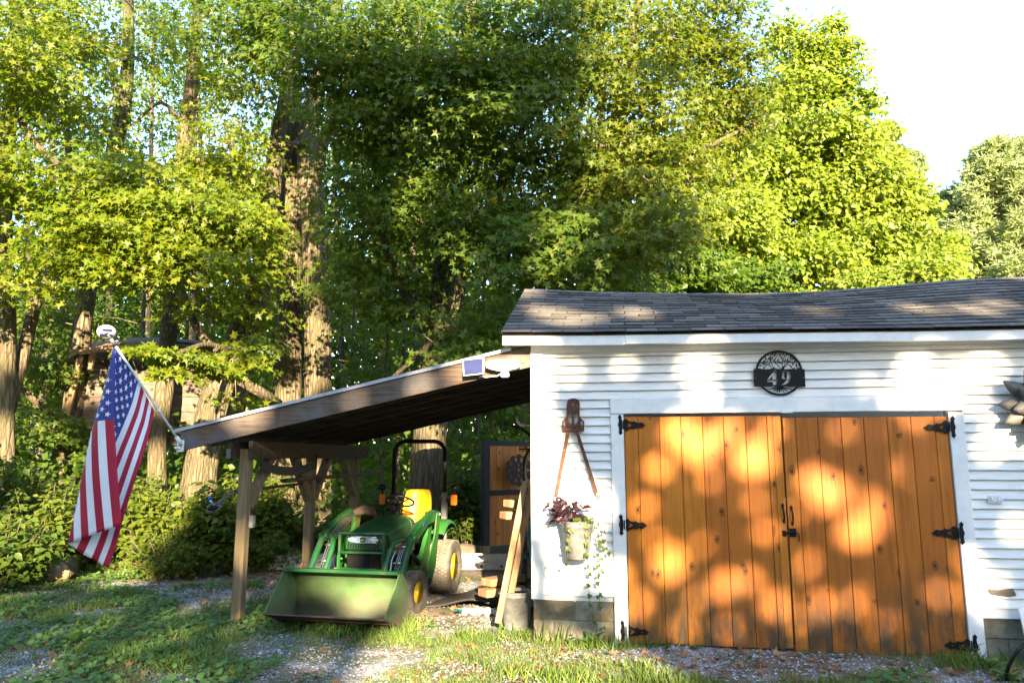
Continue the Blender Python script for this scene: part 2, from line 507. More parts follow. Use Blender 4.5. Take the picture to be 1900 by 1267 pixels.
_rs = _ramp(_nt, _noise(_nt, _p, 34, 4, .7), [(0.62, (0, 0, 0)), (0.70, (.8, .8, .8))])
_c = _mix(_nt, _rs, _c, (0.17, 0.075, 0.03))
_sc = _ramp(_nt, _noise(_nt, _coord(_nt, (2, 2, 26), 'Object', False), 3, 4, .6), [(0.62, (0, 0, 0)), (0.70, (.5, .5, .5))])
_c = _mix(_nt, _sc, _c, (0.16, 0.17, 0.13))
_nt.links.new(_c, _b.inputs['Base Color']); _b.inputs['Roughness'].default_value = .62; _b.inputs['Specular IOR Level'].default_value = .3
_bump(_nt, _b, _dn, .2, .003)
M_BUCKETEDGE = mat('dirty_steel_edge', (0.060, 0.042, 0.030), (0.11, 0.075, 0.05), nscale=12, rough=0.75, metal=0.2, bump=0.3)
M_YELLOW = plain('yellow_enamel', (0.80, 0.48, 0.008), 0.4)
M_SEAT = mat('yellow_vinyl', (0.78, 0.46, 0.008), (0.70, 0.40, 0.008), nscale=8, rough=0.45, bump=0.08, bdist=0.003)
M_PLASTIC = plain('black_plastic', (0.007, 0.007, 0.0075), 0.45, 0.0, 0.3)
M_RUBBER = mat('dusty_tyre_rubber', (0.055, 0.050, 0.045), (0.12, 0.105, 0.085), nscale=9, rough=0.9, bump=0.2, spec=0.2)
M_TREAD = mat('dusty_tread', (0.20, 0.175, 0.14), (0.12, 0.105, 0.085), nscale=8, rough=0.95, bump=0.2, spec=0.2)
M_CHROME = plain('chrome_lens', (0.6, 0.6, 0.62), 0.2, 0.8)
M_AMBER = plain('amber_lens', (0.62, 0.14, 0.008), 0.25)
M_MAT = mat('rubber_mat', (0.035, 0.034, 0.033), (0.06, 0.055, 0.05), nscale=10, rough=0.8, bump=0.2)
M_PLASTICWHITE = plain('white_plastic', (0.78, 0.77, 0.74), 0.4)
M_SOLAR = plain('solar_cells', (0.028, 0.035, 0.11), 0.25)
M_POLE = plain('white_enamel_pole', (0.72, 0.72, 0.72), 0.35)
M_BLUECLOTH = plain('blue_tarp', (0.045, 0.06, 0.16), 0.7)
M_TEAL = plain('teal_paint', (0.02, 0.20, 0.24), 0.4)
M_ROPE = plain('grey_rope', (0.15, 0.14, 0.13), 0.9)
M_BARK = barkmat('maple_bark', (0.205, 0.155, 0.105), (0.115, 0.086, 0.060), (0.10, 0.10, 0.045))
M_BARK2 = barkmat('grey_bark', (0.19, 0.16, 0.12), (0.11, 0.09, 0.07))
M_TWIG = mat('twig_bark', (0.20, 0.15, 0.10), (0.12, 0.09, 0.06), (4, 4, 1), 5, 0.85, bump=0.3)
# ================================================================== white clapboard garage
garage = thing('garage', 'white clapboard garage with dark shingled roof and wooden double doors', 'garage', CORNER, ANG)
S_END = 6.6
Zc = lambda k: 2.273 + 0.0842 * k                        # clapboard courses
s_tl0, s_tl1 = L(1136, 950).x, L(1161, 950).x            # left door casing
s_tr0, s_tr1 = L(1757, 768).x + 0.006, L(1783, 768).x + 0.015
wall = MB()
wall.box((0.01, 0.03, 0.36), (s_tl1, 0.10, 2.78)).box((s_tl1, 0.03, 2.14), (s_tr0, 0.10, 2.78)).box((s_tr0, 0.03, 0.34), (S_END, 0.10, 2.72))
wall.box((0.004, 0.102, 0.02), (0.10, 3.0, 2.75)).box((0.1, 2.9, 0.02), (S_END, 3.0, 2.75))
wall_o = wall.build('wall', M_WHITE, garage)
def clap(s0, s1, k):
    z0, z1 = Zc(k), Zc(k + 1) - 0.005
    m = MB()
    m.add([(s0, -0.006, z0), (s1, -0.006, z0), (s1, 0.027, z0), (s0, 0.027, z0), (s0, 0.021, z1), (s1, 0.021, z1), (s1, 0.027, z1), (s0, 0.027, z1)],
          [(0, 1, 5, 4), (3, 7, 6, 2), (0, 3, 2, 1), (4, 5, 6, 7), (0, 4, 7, 3), (1, 2, 6, 5)])
    m.build('clapboard', M_WHITE, wall_o)
random.seed(4)
for k in range(-22, 6):
    if k >= 0:
        a = random.uniform(1.6, 3.2)
        clap(0.118, a, k); clap(a + 0.003, S_END, k)
    else:
        clap(0.118, s_tl0, k)
        if k > -23: clap(s_tr1, S_END, k)
for k in (-23,):
    clap(s_tr1, S_END, k)
def trim(name, a, b, mat_=M_TRIM, c=0.004):
    return MB().box(a, b, None, 0, c).build(name, mat_, garage)
trim('corner_board', (-0.004, -0.012, 0.38), (0.116, 0.028, 2.76))
trim('door_casing', (s_tl0 + 0.002, -0.014, 0.0), (s_tl1, 0.05, 2.125))
trim('door_casing', (s_tr0, -0.014, 0.0), (s_tr1, 0.05, 2.115))
trim('door_header', (s_tl0 + 0.002, -0.016, 2.130), (s_tr1, 0.05, 2.270))
trim('frieze_board', (0.0, -0.010, 2.735), (S_END, 0.028, 2.82))
# small drip block over the doors
trim('header_block', (L(1449, 760).x, -0.03, 2.120), (L(1470, 760).x, -0.0165, 2.150))
# peeled siding low on the right
pp = [L(*q, -0.003) for q in ((1834, 1092), (1852, 1094), (1880, 1092), (1883, 1098), (1886, 1105), (1872, 1107), (1852, 1105), (1838, 1102))]
MB().prism([(q.x, q.z) for q in pp], 0.0, 0.004, Matrix.Translation((0, -0.0005, 0)) @ UPRIGHT).build('peeled_patch', M_GREYWOOD, wall_o)

# foundation of concrete blocks
fnd = MB().box((0.02, 0.035, -0.2), (s_tl0 - 0.004, 0.2, 0.372)).box((s_tr1 + 0.004, 0.035, -0.2), (S_END, 0.2, 0.345)).box((s_tl0, 0.06, -0.2), (s_tr1, 0.2, -0.02))
fnd_o = fnd.build('foundation', M_MORTAR, garage)
for (a, b, top) in ((0.012, s_tl0 - 0.006, 0.374), (s_tr1 + 0.006, S_END - 0.2, 0.346)):
    for row in range(3):
        z1 = top - row * 0.192; z0 = z1 - 0.183
        x = a - (0.2 if row % 2 else 0.0)
        while x < b - 0.02:
            x0, x1 = max(x, a), min(x + 0.388, b)
            if x1 - x0 > 0.03:
                MB().box((x0, 0.026 + random.uniform(-.002, .002), z0), (x1, 0.1, z1), None, 0, 0.006).build('concrete_block', M_CONC, fnd_o)
            x += 0.397
# double doors
def door(name_label, sa, sb, ztop, zbot, widths, hinge_side):
    d = bpy.data.objects.new('door', MB().box((sa, 0.036, zbot + 0.01), (sb, 0.052, ztop - 0.01)).mesh('door', M_PINE2))
    COL.objects.link(d); d.parent = garage; d['label'] = name_label
    tot = sum(widths); x = sa
    for w in widths:
        ww = (sb - sa) * w / tot
        g = 0.0035
        yy = random.uniform(-0.003, 0.002)
        jz = random.uniform(-0.004, 0.004)
        m = MB().box((x + g / 2, 0.004 + yy, zbot + jz), (x + ww - g / 2, 0.034, ztop), None, 0, 0.0035)
        m.build('plank', M_PINE, d)
        x += ww
    return d
s_d0, s_dm, s_d1 = s_tl1 + 0.008, L(1449, 775).x, s_tr0 - 0.008
door_l = door('left leaf of the orange stained plank doors', s_d0, s_dm - 0.008, 2.098, 0.015, [72, 112, 112, 112, 108, 112, 108, 68], -1)
door_r = door('right leaf of the orange stained plank doors', s_dm + 0.008, s_d1, 2.078, -0.005, [66, 112, 112, 110, 114, 112, 112, 60], 1)
MB().box((s_dm - 0.075, -0.006, 0.03), (s_dm - 0.006, 0.001, 2.09), None, 0, 0.003).build('astragal', M_PINE, door_l)
MB().box((s_dm + 0.012, -0.004, 0.0), (s_dm + 0.034, 0.002, 2.07), None, 0, 0.003).build('astragal', M_PINE, door_r)
# hinges, measured on the enlarged photograph
def hz(pts): return [((x - 445) / 15.84 / 192, -(y - 605) / 15.84 / 192) for x, y in pts]
leaf_out = hz([(445, 470), (505, 415), (560, 470), (600, 505), (690, 515), (735, 495), (790, 530), (850, 548), (910, 540), (945, 525), (990, 560), (1040, 600), (1078, 615),
               (1040, 640), (990, 675), (945, 705), (900, 695), (840, 685), (790, 700), (740, 725), (690, 718), (600, 730), (550, 770), (505, 790), (445, 765)])
hole1 = hz([(560, 545), (610, 560), (640, 590), (700, 610), (640, 640), (600, 665), (565, 680), (550, 650), (580, 612), (552, 570)])
hole2 = hz([(840, 585), (860, 600), (915, 615), (860, 640), (842, 650), (850, 617)])
strap_out = hz([(322, 300), (385, 375), (372, 430), (390, 470), (398, 600), (390, 740), (376, 790), (398, 845), (340, 910), (275, 840), (295, 780), (290, 690), (262, 605), (290, 520), (296, 440), (268, 375)])
h_leaf = plate_mesh('hinge', [leaf_out, hole1, hole2], 0.004, M_BLACK)
h_strap = plate_mesh('hinge_plate', [strap_out], 0.004, M_BLACK)
bolt_me = MB().lathe([(0.0062, 0), (0.0058, 0.003), (0.003, 0.005), (0, 0.0055)], 10).mesh('bolt', M_BLACK)
pin_me = MB().tube([(0, -0.042, 0), (0, 0.042, 0)], 0.006, 8).mesh('hinge_pin', M_BLACK)
def hinge(u, v, d, side):
    p = L(u, v, -0.004)
    rot = (R(90), 0, 0) if side < 0 else (R(90), R(180), 0)
    o = link('hinge', h_leaf, d, (p.x, -0.010, p.z), rot)
    if side > 0: o.rotation_euler = (R(90), 0, R(180)); o.location.y = -0.010
    sp = link('hinge_plate', h_strap, d, (p.x, -0.019, p.z), o.rotation_euler)
    pn = link('hinge_pin', pin_me, d, (p.x - side * -0.0 + side * 0.006, -0.019, p.z), o.rotation_euler)
    for (bx, by) in hz([(518, 600), (755, 612), (1000, 608)]):
        link('bolt', bolt_me, d, (p.x - side * bx, -0.011, p.z + by), (R(90), 0, 0))
    for (bx, by) in hz([(325, 370), (312, 603), (338, 822)]):
        link('bolt', bolt_me, d, (p.x - side * bx, -0.020, p.z + by), (R(90), 0, 0))
for (u, v) in ((1158, 788), (1160, 973), (1163, 1170)): hinge(u, v, door_l, -1)
for (u, v) in ((1759, 792), (1775, 988), (1800, 1197)): hinge(u, v, door_r, 1)
# pull handles and slide bolt
def pull(u0, v0, u1, v1, d):
    a, b = L(u0, v0, 0), L(u1, v1, 0)
    m = MB()
    for q, sg in ((a, 1), (b, -1)):
        m.prism([(q.x, q.z + 0.028), (q.x + 0.014, q.z + 0.006), (q.x + 0.009, q.z - 0.02), (q.x - 0.009, q.z - 0.02), (q.x - 0.014, q.z + 0.006)] if sg > 0 else
                [(q.x, q.z - 0.022), (q.x + 0.012, q.z - 0.002), (q.x + 0.008, q.z + 0.016), (q.x - 0.008, q.z + 0.016), (q.x - 0.012, q.z - 0.002)], 0.006, 0.012, UPRIGHT)
    n = 9
    m.tube([(a.x + (b.x - a.x) * t, -0.012 - 0.035 * math.sin(math.pi * t) ** 0.5, a.z + (b.z - a.z) * t) for t in [i / (n - 1) for i in range(n)]],
           [0.006 + 0.004 * math.sin(math.pi * i / (n - 1)) for i in range(n)], 8)
    m.build('handle', M_PLASTIC, d)
pull(1452, 938, 1454.5, 967, door_l)
pull(1468, 942, 1470.5, 971, door_r)
q = L(1455, 989, 0)
MB().box((q.x - 0.018, -0.014, q.z - 0.026), (q.x + 0.018, -0.006, q.z + 0.026), None, 0, 0.003).box((q.x - 0.016, -0.028, q.z - 0.008), (q.x + 0.016, -0.014, q.z + 0.008), None, 0, .003).build('bolt_keeper', M_BLACK, door_l)
q = L(1471, 988, 0)
m = MB().box((q.x - 0.03, -0.012, q.z - 0.036), (q.x + 0.03, -0.004, q.z + 0.04), None, 0, 0.003)
m.tube([(q.x - 0.085, -0.022, q.z), (q.x + 0.04, -0.022, q.z), (q.x + 0.046, -0.024, q.z - 0.01), (q.x + 0.048, -0.026, q.z - 0.075)], 0.006, 8)
m.box((q.x - 0.02, -0.03, q.z - 0.01), (q.x + 0.022, -0.012, q.z + 0.01), None, 0, .003)
m.build('slide_bolt', M_BLACK, door_r)

# roof: sagging eave and ridge, measured along the photograph
D_E, D_R = -0.215, 1.49
eave_px = [(929, 619.5), (1100, 619), (1300, 616), (1500, 613.5), (1700, 611), (1900, 607.5)]
ridge_px = [(974, 538.5), (1100, 544), (1240, 547), (1380, 547.5), (1500, 545), (1610, 537), (1700, 528.5), (1790, 521), (1900, 517)]
def curve(pts, D):
    q = [L(u, v, D) for u, v in pts]
    return [p.x for p in q], [p.z for p in q]
ex, ez = curve(eave_px, D_E); rx_, rz_ = curve(ridge_px, D_R)
S_ROOF0 = -0.27
def roofp(s, r):
    ze = float(np.interp(s, ex, ez)); zr = float(np.interp(s, rx_, rz_))
    return Vector((s, D_E + (D_R - D_E) * r, ze + (zr - ze) * r))
rm = MB()
rm.grid(lambda a, b: roofp(S_ROOF0 + 0.012 + (S_END - S_ROOF0) * a, b) - Vector((0, 0, 0.014)), 40, 6)
rm.grid(lambda a, b: roofp(S_ROOF0 + 0.012 + (S_END - S_ROOF0) * a, 1 - b) + Vector((0, 2 * b * (D_R - D_E), -0.014)), 40, 4)
roof_o = rm.build('roof', M_DARKWOOD, garage)
ROWS = 15
sh_me = MB().box((0, 0, 0), (1, 1, 1)).mesh('shingle', M_SHINGLE)
tab = []
W_T = 0.305
random.seed(11)
rest = MB()
cnt = 0
for row in range(ROWS):
    off = (row % 2) * W_T / 2 + random.uniform(-.02, .02)
    x = S_ROOF0 - off
    while x < S_END - W_T:
        x0 = max(x, S_ROOF0); x1 = x + W_T - 0.009
        if x1 - x0 > 0.03:
            jj = random.uniform(-0.006, 0.006) / 1.9
            r0, r1 = row / ROWS + jj, min((row + 1.25) / ROWS, 1.005)
            p0, p1, p2 = roofp(x0, r0), roofp(x1, r0), roofp(x0, r1)
            ax = (p1 - p0); up = (p2 - p0); n = ax.cross(up).normalized()
            axn = ax.normalized(); upn = (up - axn * up.dot(axn)).normalized(); n = axn.cross(upn)
            lift = 0.013 + random.uniform(0, 0.007)
            # the butt end rides on the course below
            upn2 = (upn - n * (lift / up.length)).normalized(); n2 = axn.cross(upn2)
            base = p0 + n * lift
            Mx = Matrix(((axn.x, upn2.x, n2.x, base.x), (axn.y, upn2.y, n2.y, base.y), (axn.z, upn2.z, n2.z, base.z), (0, 0, 0, 1)))
            if x0 < 4.75 and cnt < 300:
                o = link('shingle', sh_me, roof_o)
                o.matrix_local = Mx @ Matrix.Diagonal((ax.length, up.length, 0.009, 1))
                cnt += 1
            else:
                rest.box((0, 0, 0), (ax.length, up.length, 0.009), Mx)
        x += W_T
rest.build('shingle_courses', M_SHINGLE, roof_o, kind='stuff')
cap = MB()
x = S_ROOF0
while x < S_END - 0.3:
    a, b = roofp(x, 1.0), roofp(x + 0.24, 1.0)
    cap.add([a + Vector((0, -0.12, -0.045)), b + Vector((0, -0.12, -0.040)), b + Vector((0, 0, 0.024)), a + Vector((0, 0, 0.016)), b + Vector((0, 0.12, -0.04)), a + Vector((0, 0.12, -0.045))],
            [(0, 1, 2, 3), (3, 2, 4, 5)])
    x += 0.21
cap.build('ridge_cap', M_SHINGLE, roof_o, kind='stuff')
# fascia in lengths, soffit
def eavez(s): return float(np.interp(s, ex, ez))
xs = [-0.255, L(1160, 630, -0.2).x, 3.2, S_END]
for i in range(3):
    a, b = xs[i], xs[i + 1] - 0.002
    st = 10
    m = MB()
    yo = -0.002 * (i % 2)
    for j in range(st):
        s0, s1 = a + (b - a) * j / st, a + (b - a) * (j + 1) / st
        z0, z1 = eavez(s0) - 0.016, eavez(s1) - 0.016
        dz = 0.094 - 0.010 * (i > 0)
        yf = D_E + 0.012 + yo
        m.add([(s0, yf, z0), (s1, yf, z1), (s1, yf, z1 - dz), (s0, yf, z0 - dz), (s0, yf + .02, z0), (s1, yf + .02, z1), (s1, yf + .02, z1 - dz), (s0, yf + .02, z0 - dz)],
              [(0, 3, 2, 1), (4, 5, 6, 7), (0, 1, 5, 4), (3, 7, 6, 2)] + ([(0, 4, 7, 3)] if j == 0 else []) + ([(1, 2, 6, 5)] if j == st - 1 else []))
    m.build('fascia_board', M_TRIM, garage)
m = MB()
m.grid(lambda a, b: Vector((-0.25 + (S_END + 0.25) * a, D_E + 0.03 + b * 0.235, eavez(-0.25 + (S_END + 0.25) * a) - 0.085)), 20, 1)
m.build('soffit', M_TRIM, garage)
# rake board on the left gable
m = MB()
for (a0, b0) in ((0.0, 1.0),):
    p, q2 = roofp(S_ROOF0 + 0.02, 0.01), roofp(S_ROOF0 + 0.02, 1.0)
    m.add([p + Vector((0, 0, -.02)), q2 + Vector((0, 0, -.02)), q2 + Vector((0, 0, -.13)), p + Vector((0, 0.03, -.11)),
           p + Vector((.02, 0, -.02)), q2 + Vector((.02, 0, -.02)), q2 + Vector((.02, 0, -.13)), p + Vector((.02, 0.03, -.11))],
          [(0, 3, 2, 1), (4, 5, 6, 7), (0, 1, 5, 4), (3, 7, 6, 2), (0, 4, 7, 3), (1, 2, 6, 5)])
m.build('rake_board', M_TRIM, garage)
m = MB()
m.add([(-0.002, 0.04, 2.72), (-0.002, 2.98, 2.72), (-0.002, 1.49, roofp(0, 1).z - 0.03)], [(0, 1, 2)])
m.build('gable_wall', M_WHITE, garage)
# small corner block between fascia and lean-to
# ------------------------------------------------------------------ open back door leaf of the lean-to side
bd = thing('plank_door', 'open reddish plank door in a black frame behind the woodpile', 'door', P(905, 1022, 12.4) * 1, 0)
q0, q1 = P(897, 900, 12.35), P(1010, 900, 13.05)
bd.location = (q0.x, q0.y, 0)
dv = Vector((q1.x - q0.x, q1.y - q0.y, 0)); wd = dv.length
bd.rotation_euler = (0, 0, math.atan2(dv.y, dv.x))
zb, zt = 0.16, 2.0
m = MB().box((0, -.02, zb + .12), (.12, .09, zt), None, 0, .005); m.build('stile', M_BLACKPAINT, bd)
m = MB().box((0.0, -.021, zb), (.12, .091, zb + .118), None, 0, .005); m.build('stile_foot', M_LUMBER, bd)
MB().box((.122, -.015, zt - .085), (wd, .04, zt - .005), None, 0, .005).build('rail', M_BLACKPAINT, bd)
MB().box((.122, -.015, 1.09), (wd, .04, 1.175), None, 0, .005).build('rail', M_BLACKPAINT, bd)
MB().box((.122, -.015, zb), (wd, .04, zb + .11), None, 0, .005).build('rail', M_GREYWOOD, bd, label='bare grey bottom rail')
x = .123
for i in range(8):
    if x + .13 > wd: break
    MB().box((x, 0.0, zb + .1), (x + .128, .025, zt - .04), None, 0, .003).build('plank', M_PINE2, bd)
    x += .132
md = thing('medallion', 'round black openwork medallion hanging on the plank door', 'wall ornament', (0, 0, 0))
cq = P(968, 872, 12.62)
md.location = cq + Vector((-.05, -.08, 0)); md.rotation_euler = (0, 0, bd.rotation_euler.z)
ro = 0.26
outer = [((ro + .016 * math.cos(12 * a)) * math.cos(a), (ro + .016 * math.cos(12 * a)) * math.sin(a)) for a in [2 * math.pi * i / 96 for i in range(96)]]
holes = []
for k in range(10):
    a = 2 * math.pi * k / 10
    holes.append([(.185 * math.cos(a) + .042 * math.cos(t) * math.cos(a) - .03 * math.sin(t) * math.sin(a), .185 * math.sin(a) + .042 * math.cos(t) * math.sin(a) + .03 * math.sin(t) * math.cos(a)) for t in [2 * math.pi * i / 14 for i in range(14)]])
for k in range(6):
    a = 2 * math.pi * (k + .5) / 6
    holes.append([(.085 * math.cos(a) + .022 * math.cos(t), .085 * math.sin(a) + .022 * math.sin(t)) for t in [2 * math.pi * i / 12 for i in range(12)]])
holes.append([(.035 * math.cos(t), .035 * math.sin(t)) for t in [2 * math.pi * i / 14 for i in range(14)]])
link('openwork_plate', plate_mesh('openwork_plate', [outer] + holes, .015, M_BLACKPAINT), md, (0, 0, 0), (R(90), 0, 0))
# ================================================================== open lean-to on weathered posts
leanto = thing('lean_to', 'open timber lean-to with a weathered front rafter and square posts beside the garage', 'lean-to', CORNER, ANG)
a_top, a_bot = L(335, 801, 0), L(335, 838, 0)
b_top, b_bot = L(985, 643, 0), L(985, 679, 0)
SL = (b_top.z - a_top.z) / (b_top.x - a_top.x)           # roof slope along s
def zr(s): return b_top.z + SL * (s - b_top.x)           # top of the rafters
S_L, HB = a_top.x, 0.205
def rafter(D, th, h, name, mat_, s0=None, s1=-0.008):
    s0 = S_L if s0 is None else s0
    n = 14
    m = MB()
    vs_, fs_ = [], []
    for i in range(n + 1):
        s = s0 + (s1 - s0) * i / n
        z = zr(s)
        vs_ += [(s, D, z), (s, D + th, z), (s, D + th, z - h), (s, D, z - h)]
    for i in range(n):
        o = 4 * i
        for k in range(4):
            fs_.append((o + k, o + (k + 1) % 4, o + 4 + (k + 1) % 4, o + 4 + k))
    fs_ += [(3, 2, 1, 0), tuple(4 * n + k for k in range(4))]
    m.add(vs_, fs_)
    return m.build(name, mat_, leanto)
rafter(-0.002, 0.045, HB, 'front_rafter', M_RAFTER)
for i in range(1, 8):
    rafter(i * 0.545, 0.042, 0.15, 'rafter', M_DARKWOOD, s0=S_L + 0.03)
# roof boards laid across the rafters, metal sheets above
k = 0; s = S_L + 0.02
while s < -0.03:
    w = 0.235
    e = min(s + w, -0.015)
    m = MB()
    z0, z1 = zr(s) + 0.003, zr(e) + 0.003
    m.add([(s, 0.0, z0), (e, 0.0, z1), (e, 4.0, z1), (s, 4.0, z0), (s, 0.0, z0 + .02), (e, 0.0, z1 + .02), (e, 4.0, z1 + .02), (s, 4.0, z0 + .02)],
          [(0, 3, 2, 1), (4, 5, 6, 7), (0, 1, 5, 4), (3, 7, 6, 2), (0, 4, 7, 3), (1, 2, 6, 5)])
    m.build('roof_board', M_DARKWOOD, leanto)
    s = e + 0.003
m = MB()
s0, s1 = S_L - 0.06, -0.20
def rp(a, b):
    s = s0 + (s1 - s0) * a
    return Vector((s, -0.03 + 4.08 * b, zr(s) + 0.030 + 0.006 * math.cos(b * 200)))
m.grid(rp, 2, 60)
m.build('metal_roof', M_ROOFMETAL, leanto)
m = MB()
m.bar((s0, -0.022, zr(s0) + 0.022), (s1, -0.022, zr(s1) + 0.022), 0.012, 0.034)
m.build('drip_edge', M_ROOFMETAL, leanto)
# posts
SP = -3.153
zbm = 1.70
for D in (0.21, 1.87, 3.42):
    m = MB().box((SP - 0.054, D, -0.05), (SP + 0.054, D + 0.108, zbm + 0.1), None, 0, 0.006)
    m.build('post', M_POST, leanto)
for ds in (-0.115, 0.072):
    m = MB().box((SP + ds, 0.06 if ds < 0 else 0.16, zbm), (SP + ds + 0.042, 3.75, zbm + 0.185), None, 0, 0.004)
    m.build('beam', M_DARKWOOD, leanto)
# beam end showing pale grain left of the first post
e0 = SP - 0.118
MB().box((e0, 0.045, zbm + 0.001), (e0 + 0.05, 0.059, zbm + 0.1), None, 0, .003).build('beam_end', M_RAFTER, leanto)
# knee braces either side of the posts
for (D, dr) in ((0.21, 1), (1.87, -1), (1.87, 1), (3.42, -1)):
    pD = D + 0.068 + dr * 0.066
    m = MB()
    m.bar((SP, pD, zbm - 0.52), (SP, pD + dr * 0.46, zbm + 0.03), 0.085, 0.10, up=(1, 0, 0), c=.004)
    m.build('knee_brace', M_POST, leanto)
ob = MB().box((SP + 0.07, 0.25, 0.97), (SP + 0.115, 0.32, 1.10), None, 0, .006).box((SP + 0.115, 0.262, 1.0), (SP + 0.121, 0.308, 1.07), None, 0, .002)
ob_r = thing('outlet_box', 'grey outdoor outlet box screwed to the side of the front post', 'outlet', CORNER, ANG)
ob.build('box_body', M_GALV, ob_r)
# two-man saw hung from the beam
sw = thing('crosscut_saw', 'long curved two-man crosscut saw hanging under the dark beam', 'saw', CORNER, ANG)
m = MB(); n = 34
D0, D1 = 0.36, 1.82
vs_, fs_ = [], []
for i in range(n * 2 + 1):
    t = i / (2 * n); D = D0 + (D1 - D0) * t
    sag = 0.085 * (1 - (2 * t - 1) ** 2)
    top = zbm - 0.02 - sag * 0.9
    bot = top - 0.075 - 0.02 * math.sin(math.pi * t) - (0.026 if i % 2 else 0.0)
    for ds in (0, .003):
        vs_ += [(SP + 0.117 + ds, D, top), (SP + 0.117 + ds, D, bot)]
for i in range(2 * n):
    o = 4 * i
    fs_ += [(o, o + 1, o + 5, o + 4), (o + 2, o + 6, o + 7, o + 3), (o, o + 4, o + 6, o + 2), (o + 1, o + 3, o + 7, o + 5)]
m.add(vs_, fs_); m.build('blade', M_BLACKPAINT, sw)
for D in (D0 + .02, D1 - .02):
    MB().tube([(SP + 0.118, D, zbm - 0.13), (SP + 0.118, D, zbm + 0.05)], 0.014, 8).build('handle', M_DARKWOOD, sw)
# gutter lengths and a plank laid across the braces
gt = thing('gutter', 'pale half-round gutter lengths resting across the post braces', 'gutter', CORNER, ANG)
m = MB()
p0, p1 = Vector((SP + 0.03, 1.1, 1.43)), Vector((SP + 0.13, 4.3, 1.47))
for (r_, w) in ((.05, 16),):
    pts = []
    d = (p1 - p0).normalized(); sd = Vector((1, 0, 0)); upv = Vector((0, 0, 1))
    for rr in (.05, .046):
        for p in (p0, p1):
            for j in range(13):
                a = math.pi * (1 + j / 12)
                pts.append(p + sd * rr * math.cos(a) + upv * (rr * math.sin(a) + 0.03))
    fs_ = []
    for j in range(12):
        fs_ += [(j, j + 1, 13 + j + 1, 13 + j), (26 + j, 39 + j, 39 + j + 1, 26 + j + 1), (j, 26 + j, 26 + j + 1, j + 1), (13 + j, 14 + j, 40 + j, 39 + j)]
    m.add(pts, fs_, smooth=True)
m.build('trough', M_GREYWOOD, gt)
pl = thing('board', 'thin brown board lying across the braces under the saw', 'board', CORNER, ANG)
MB().bar((SP - 0.10, 0.30, 1.35), (SP + 0.0, 2.3, 1.40), 0.11, 0.022, c=.003).build('plank', M_DARKWOOD, pl)
# pole with a blue cap and coiled rope sticking out behind the front post
pc = thing('roped_pole', 'bent metal pole with a blue cap and wound grey rope beside the front post', 'pole', (0, 0, 0))
Yp = 8.55
pts = [P(437, 908, Yp), P(431, 915, Yp), P(420, 922, Yp - .1), P(404, 934, Yp - .2), P(396, 942, Yp - .25)]
MB().tube(pts, .017, 10).build('rod', M_STEEL, pc)
MB().tube([P(396, 940, Yp - .25), P(392, 930, Yp - .25), P(390, 926, Yp - .25)], .018, 10).build('stub', M_STEEL, pc)
MB().tube([P(390.5, 927, Yp - .25), P(388.5, 920, Yp - .25)], .023, 10).build('cap', plain('blue_plastic', (0.02, 0.12, 0.45)), pc)
m = MB(); pts = []
c0 = P(399, 938, Yp - .25)
for i in range(90):
    a = i * 0.75
    pts.append(c0 + Vector((.045 * math.cos(a) + random.uniform(-.01, .01), .04 * math.sin(a * .9), .04 * math.sin(a) - .0 + random.uniform(-.012, .012))) + Vector((-.0011 * i + .05, 0, -.0004 * i)))
m.tube(pts, .007, 5); m.build('rope', M_ROPE, pc)
MB().tube([P(386, 944, Yp - .28), P(402, 941, Yp - .28)], .02, 8).build('spool', M_PLASTIC, pc)
MB().ball(P(426, 913, Yp - .02), (.045, .03, .025), 10).build('knot', M_LUMBER, pc)

# solar floodlight on the rafter
sp_ = thing('solar_panel', 'small blue solar panel on the weathered rafter near the garage corner', 'solar panel', CORNER, ANG)
qa, qb, qc, qd = L(858, 667.5, -.10), L(898, 663, -.10), L(897, 693.5, -.125), L(859.5, 697.5, -.125)
m = MB(); e = Vector((0, .018, 0))
m.add([qa, qb, qc, qd, qa + e, qb + e, qc + e, qd + e], [(0, 3, 2, 1), (4, 5, 6, 7), (0, 1, 5, 4), (3, 7, 6, 2), (0, 4, 7, 3), (1, 2, 6, 5)])
m.build('frame', M_PLASTICWHITE, sp_)
cc = (qa + qb + qc + qd) / 4
m = MB(); f = lambda q: cc + (q - cc) * .9 + Vector((0, -.003, 0))
m.add([f(qa), f(qb), f(qc), f(qd)], [(0, 3, 2, 1)])
m.build('cells', M_SOLAR, sp_)
MB().tube([cc + Vector((0, .015, 0)), Vector((cc.x, -.05, cc.z - .02)), Vector((cc.x, -0.002, cc.z - .03))], .012, 8).build('bracket', M_PLASTICWHITE, sp_)
fl = thing('floodlight', 'white twin-head motion floodlight on the rafter beside the solar panel', 'light', CORNER, ANG)
def zp(x, y, D=-.07): return L(840 + x / 11.875, 640 + y / 11.875, D)
for poly in ([(750, 385), (830, 350), (1000, 335), (1105, 335), (1105, 490), (935, 490), (920, 560), (850, 540), (755, 510)],
             [(1155, 340), (1390, 340), (1480, 360), (1485, 480), (1430, 520), (1335, 550), (1320, 480), (1160, 490)]):
    pp = [zp(*q) for q in poly]
    m = MB().prism([(q.x, q.z) for q in pp], 0.04, 0.11, UPRIGHT)
    o = m.build('lamp_head', M_PLASTICWHITE, fl)
    cx_ = sum(q.x for q in pp) / len(pp); cz_ = sum(q.z for q in pp) / len(pp)
    mm = MB().prism([(cx_ + (q.x - cx_) * .85, cz_ + (q.z - cz_) * .8) for q in pp], 0.1102, 0.113, UPRIGHT)
    mm.build('lens', M_POLE, o)
pp = [zp(*q, -.05) for q in ((935, 500), (1310, 500), (1305, 555), (1200, 580), (1020, 580), (938, 565))]
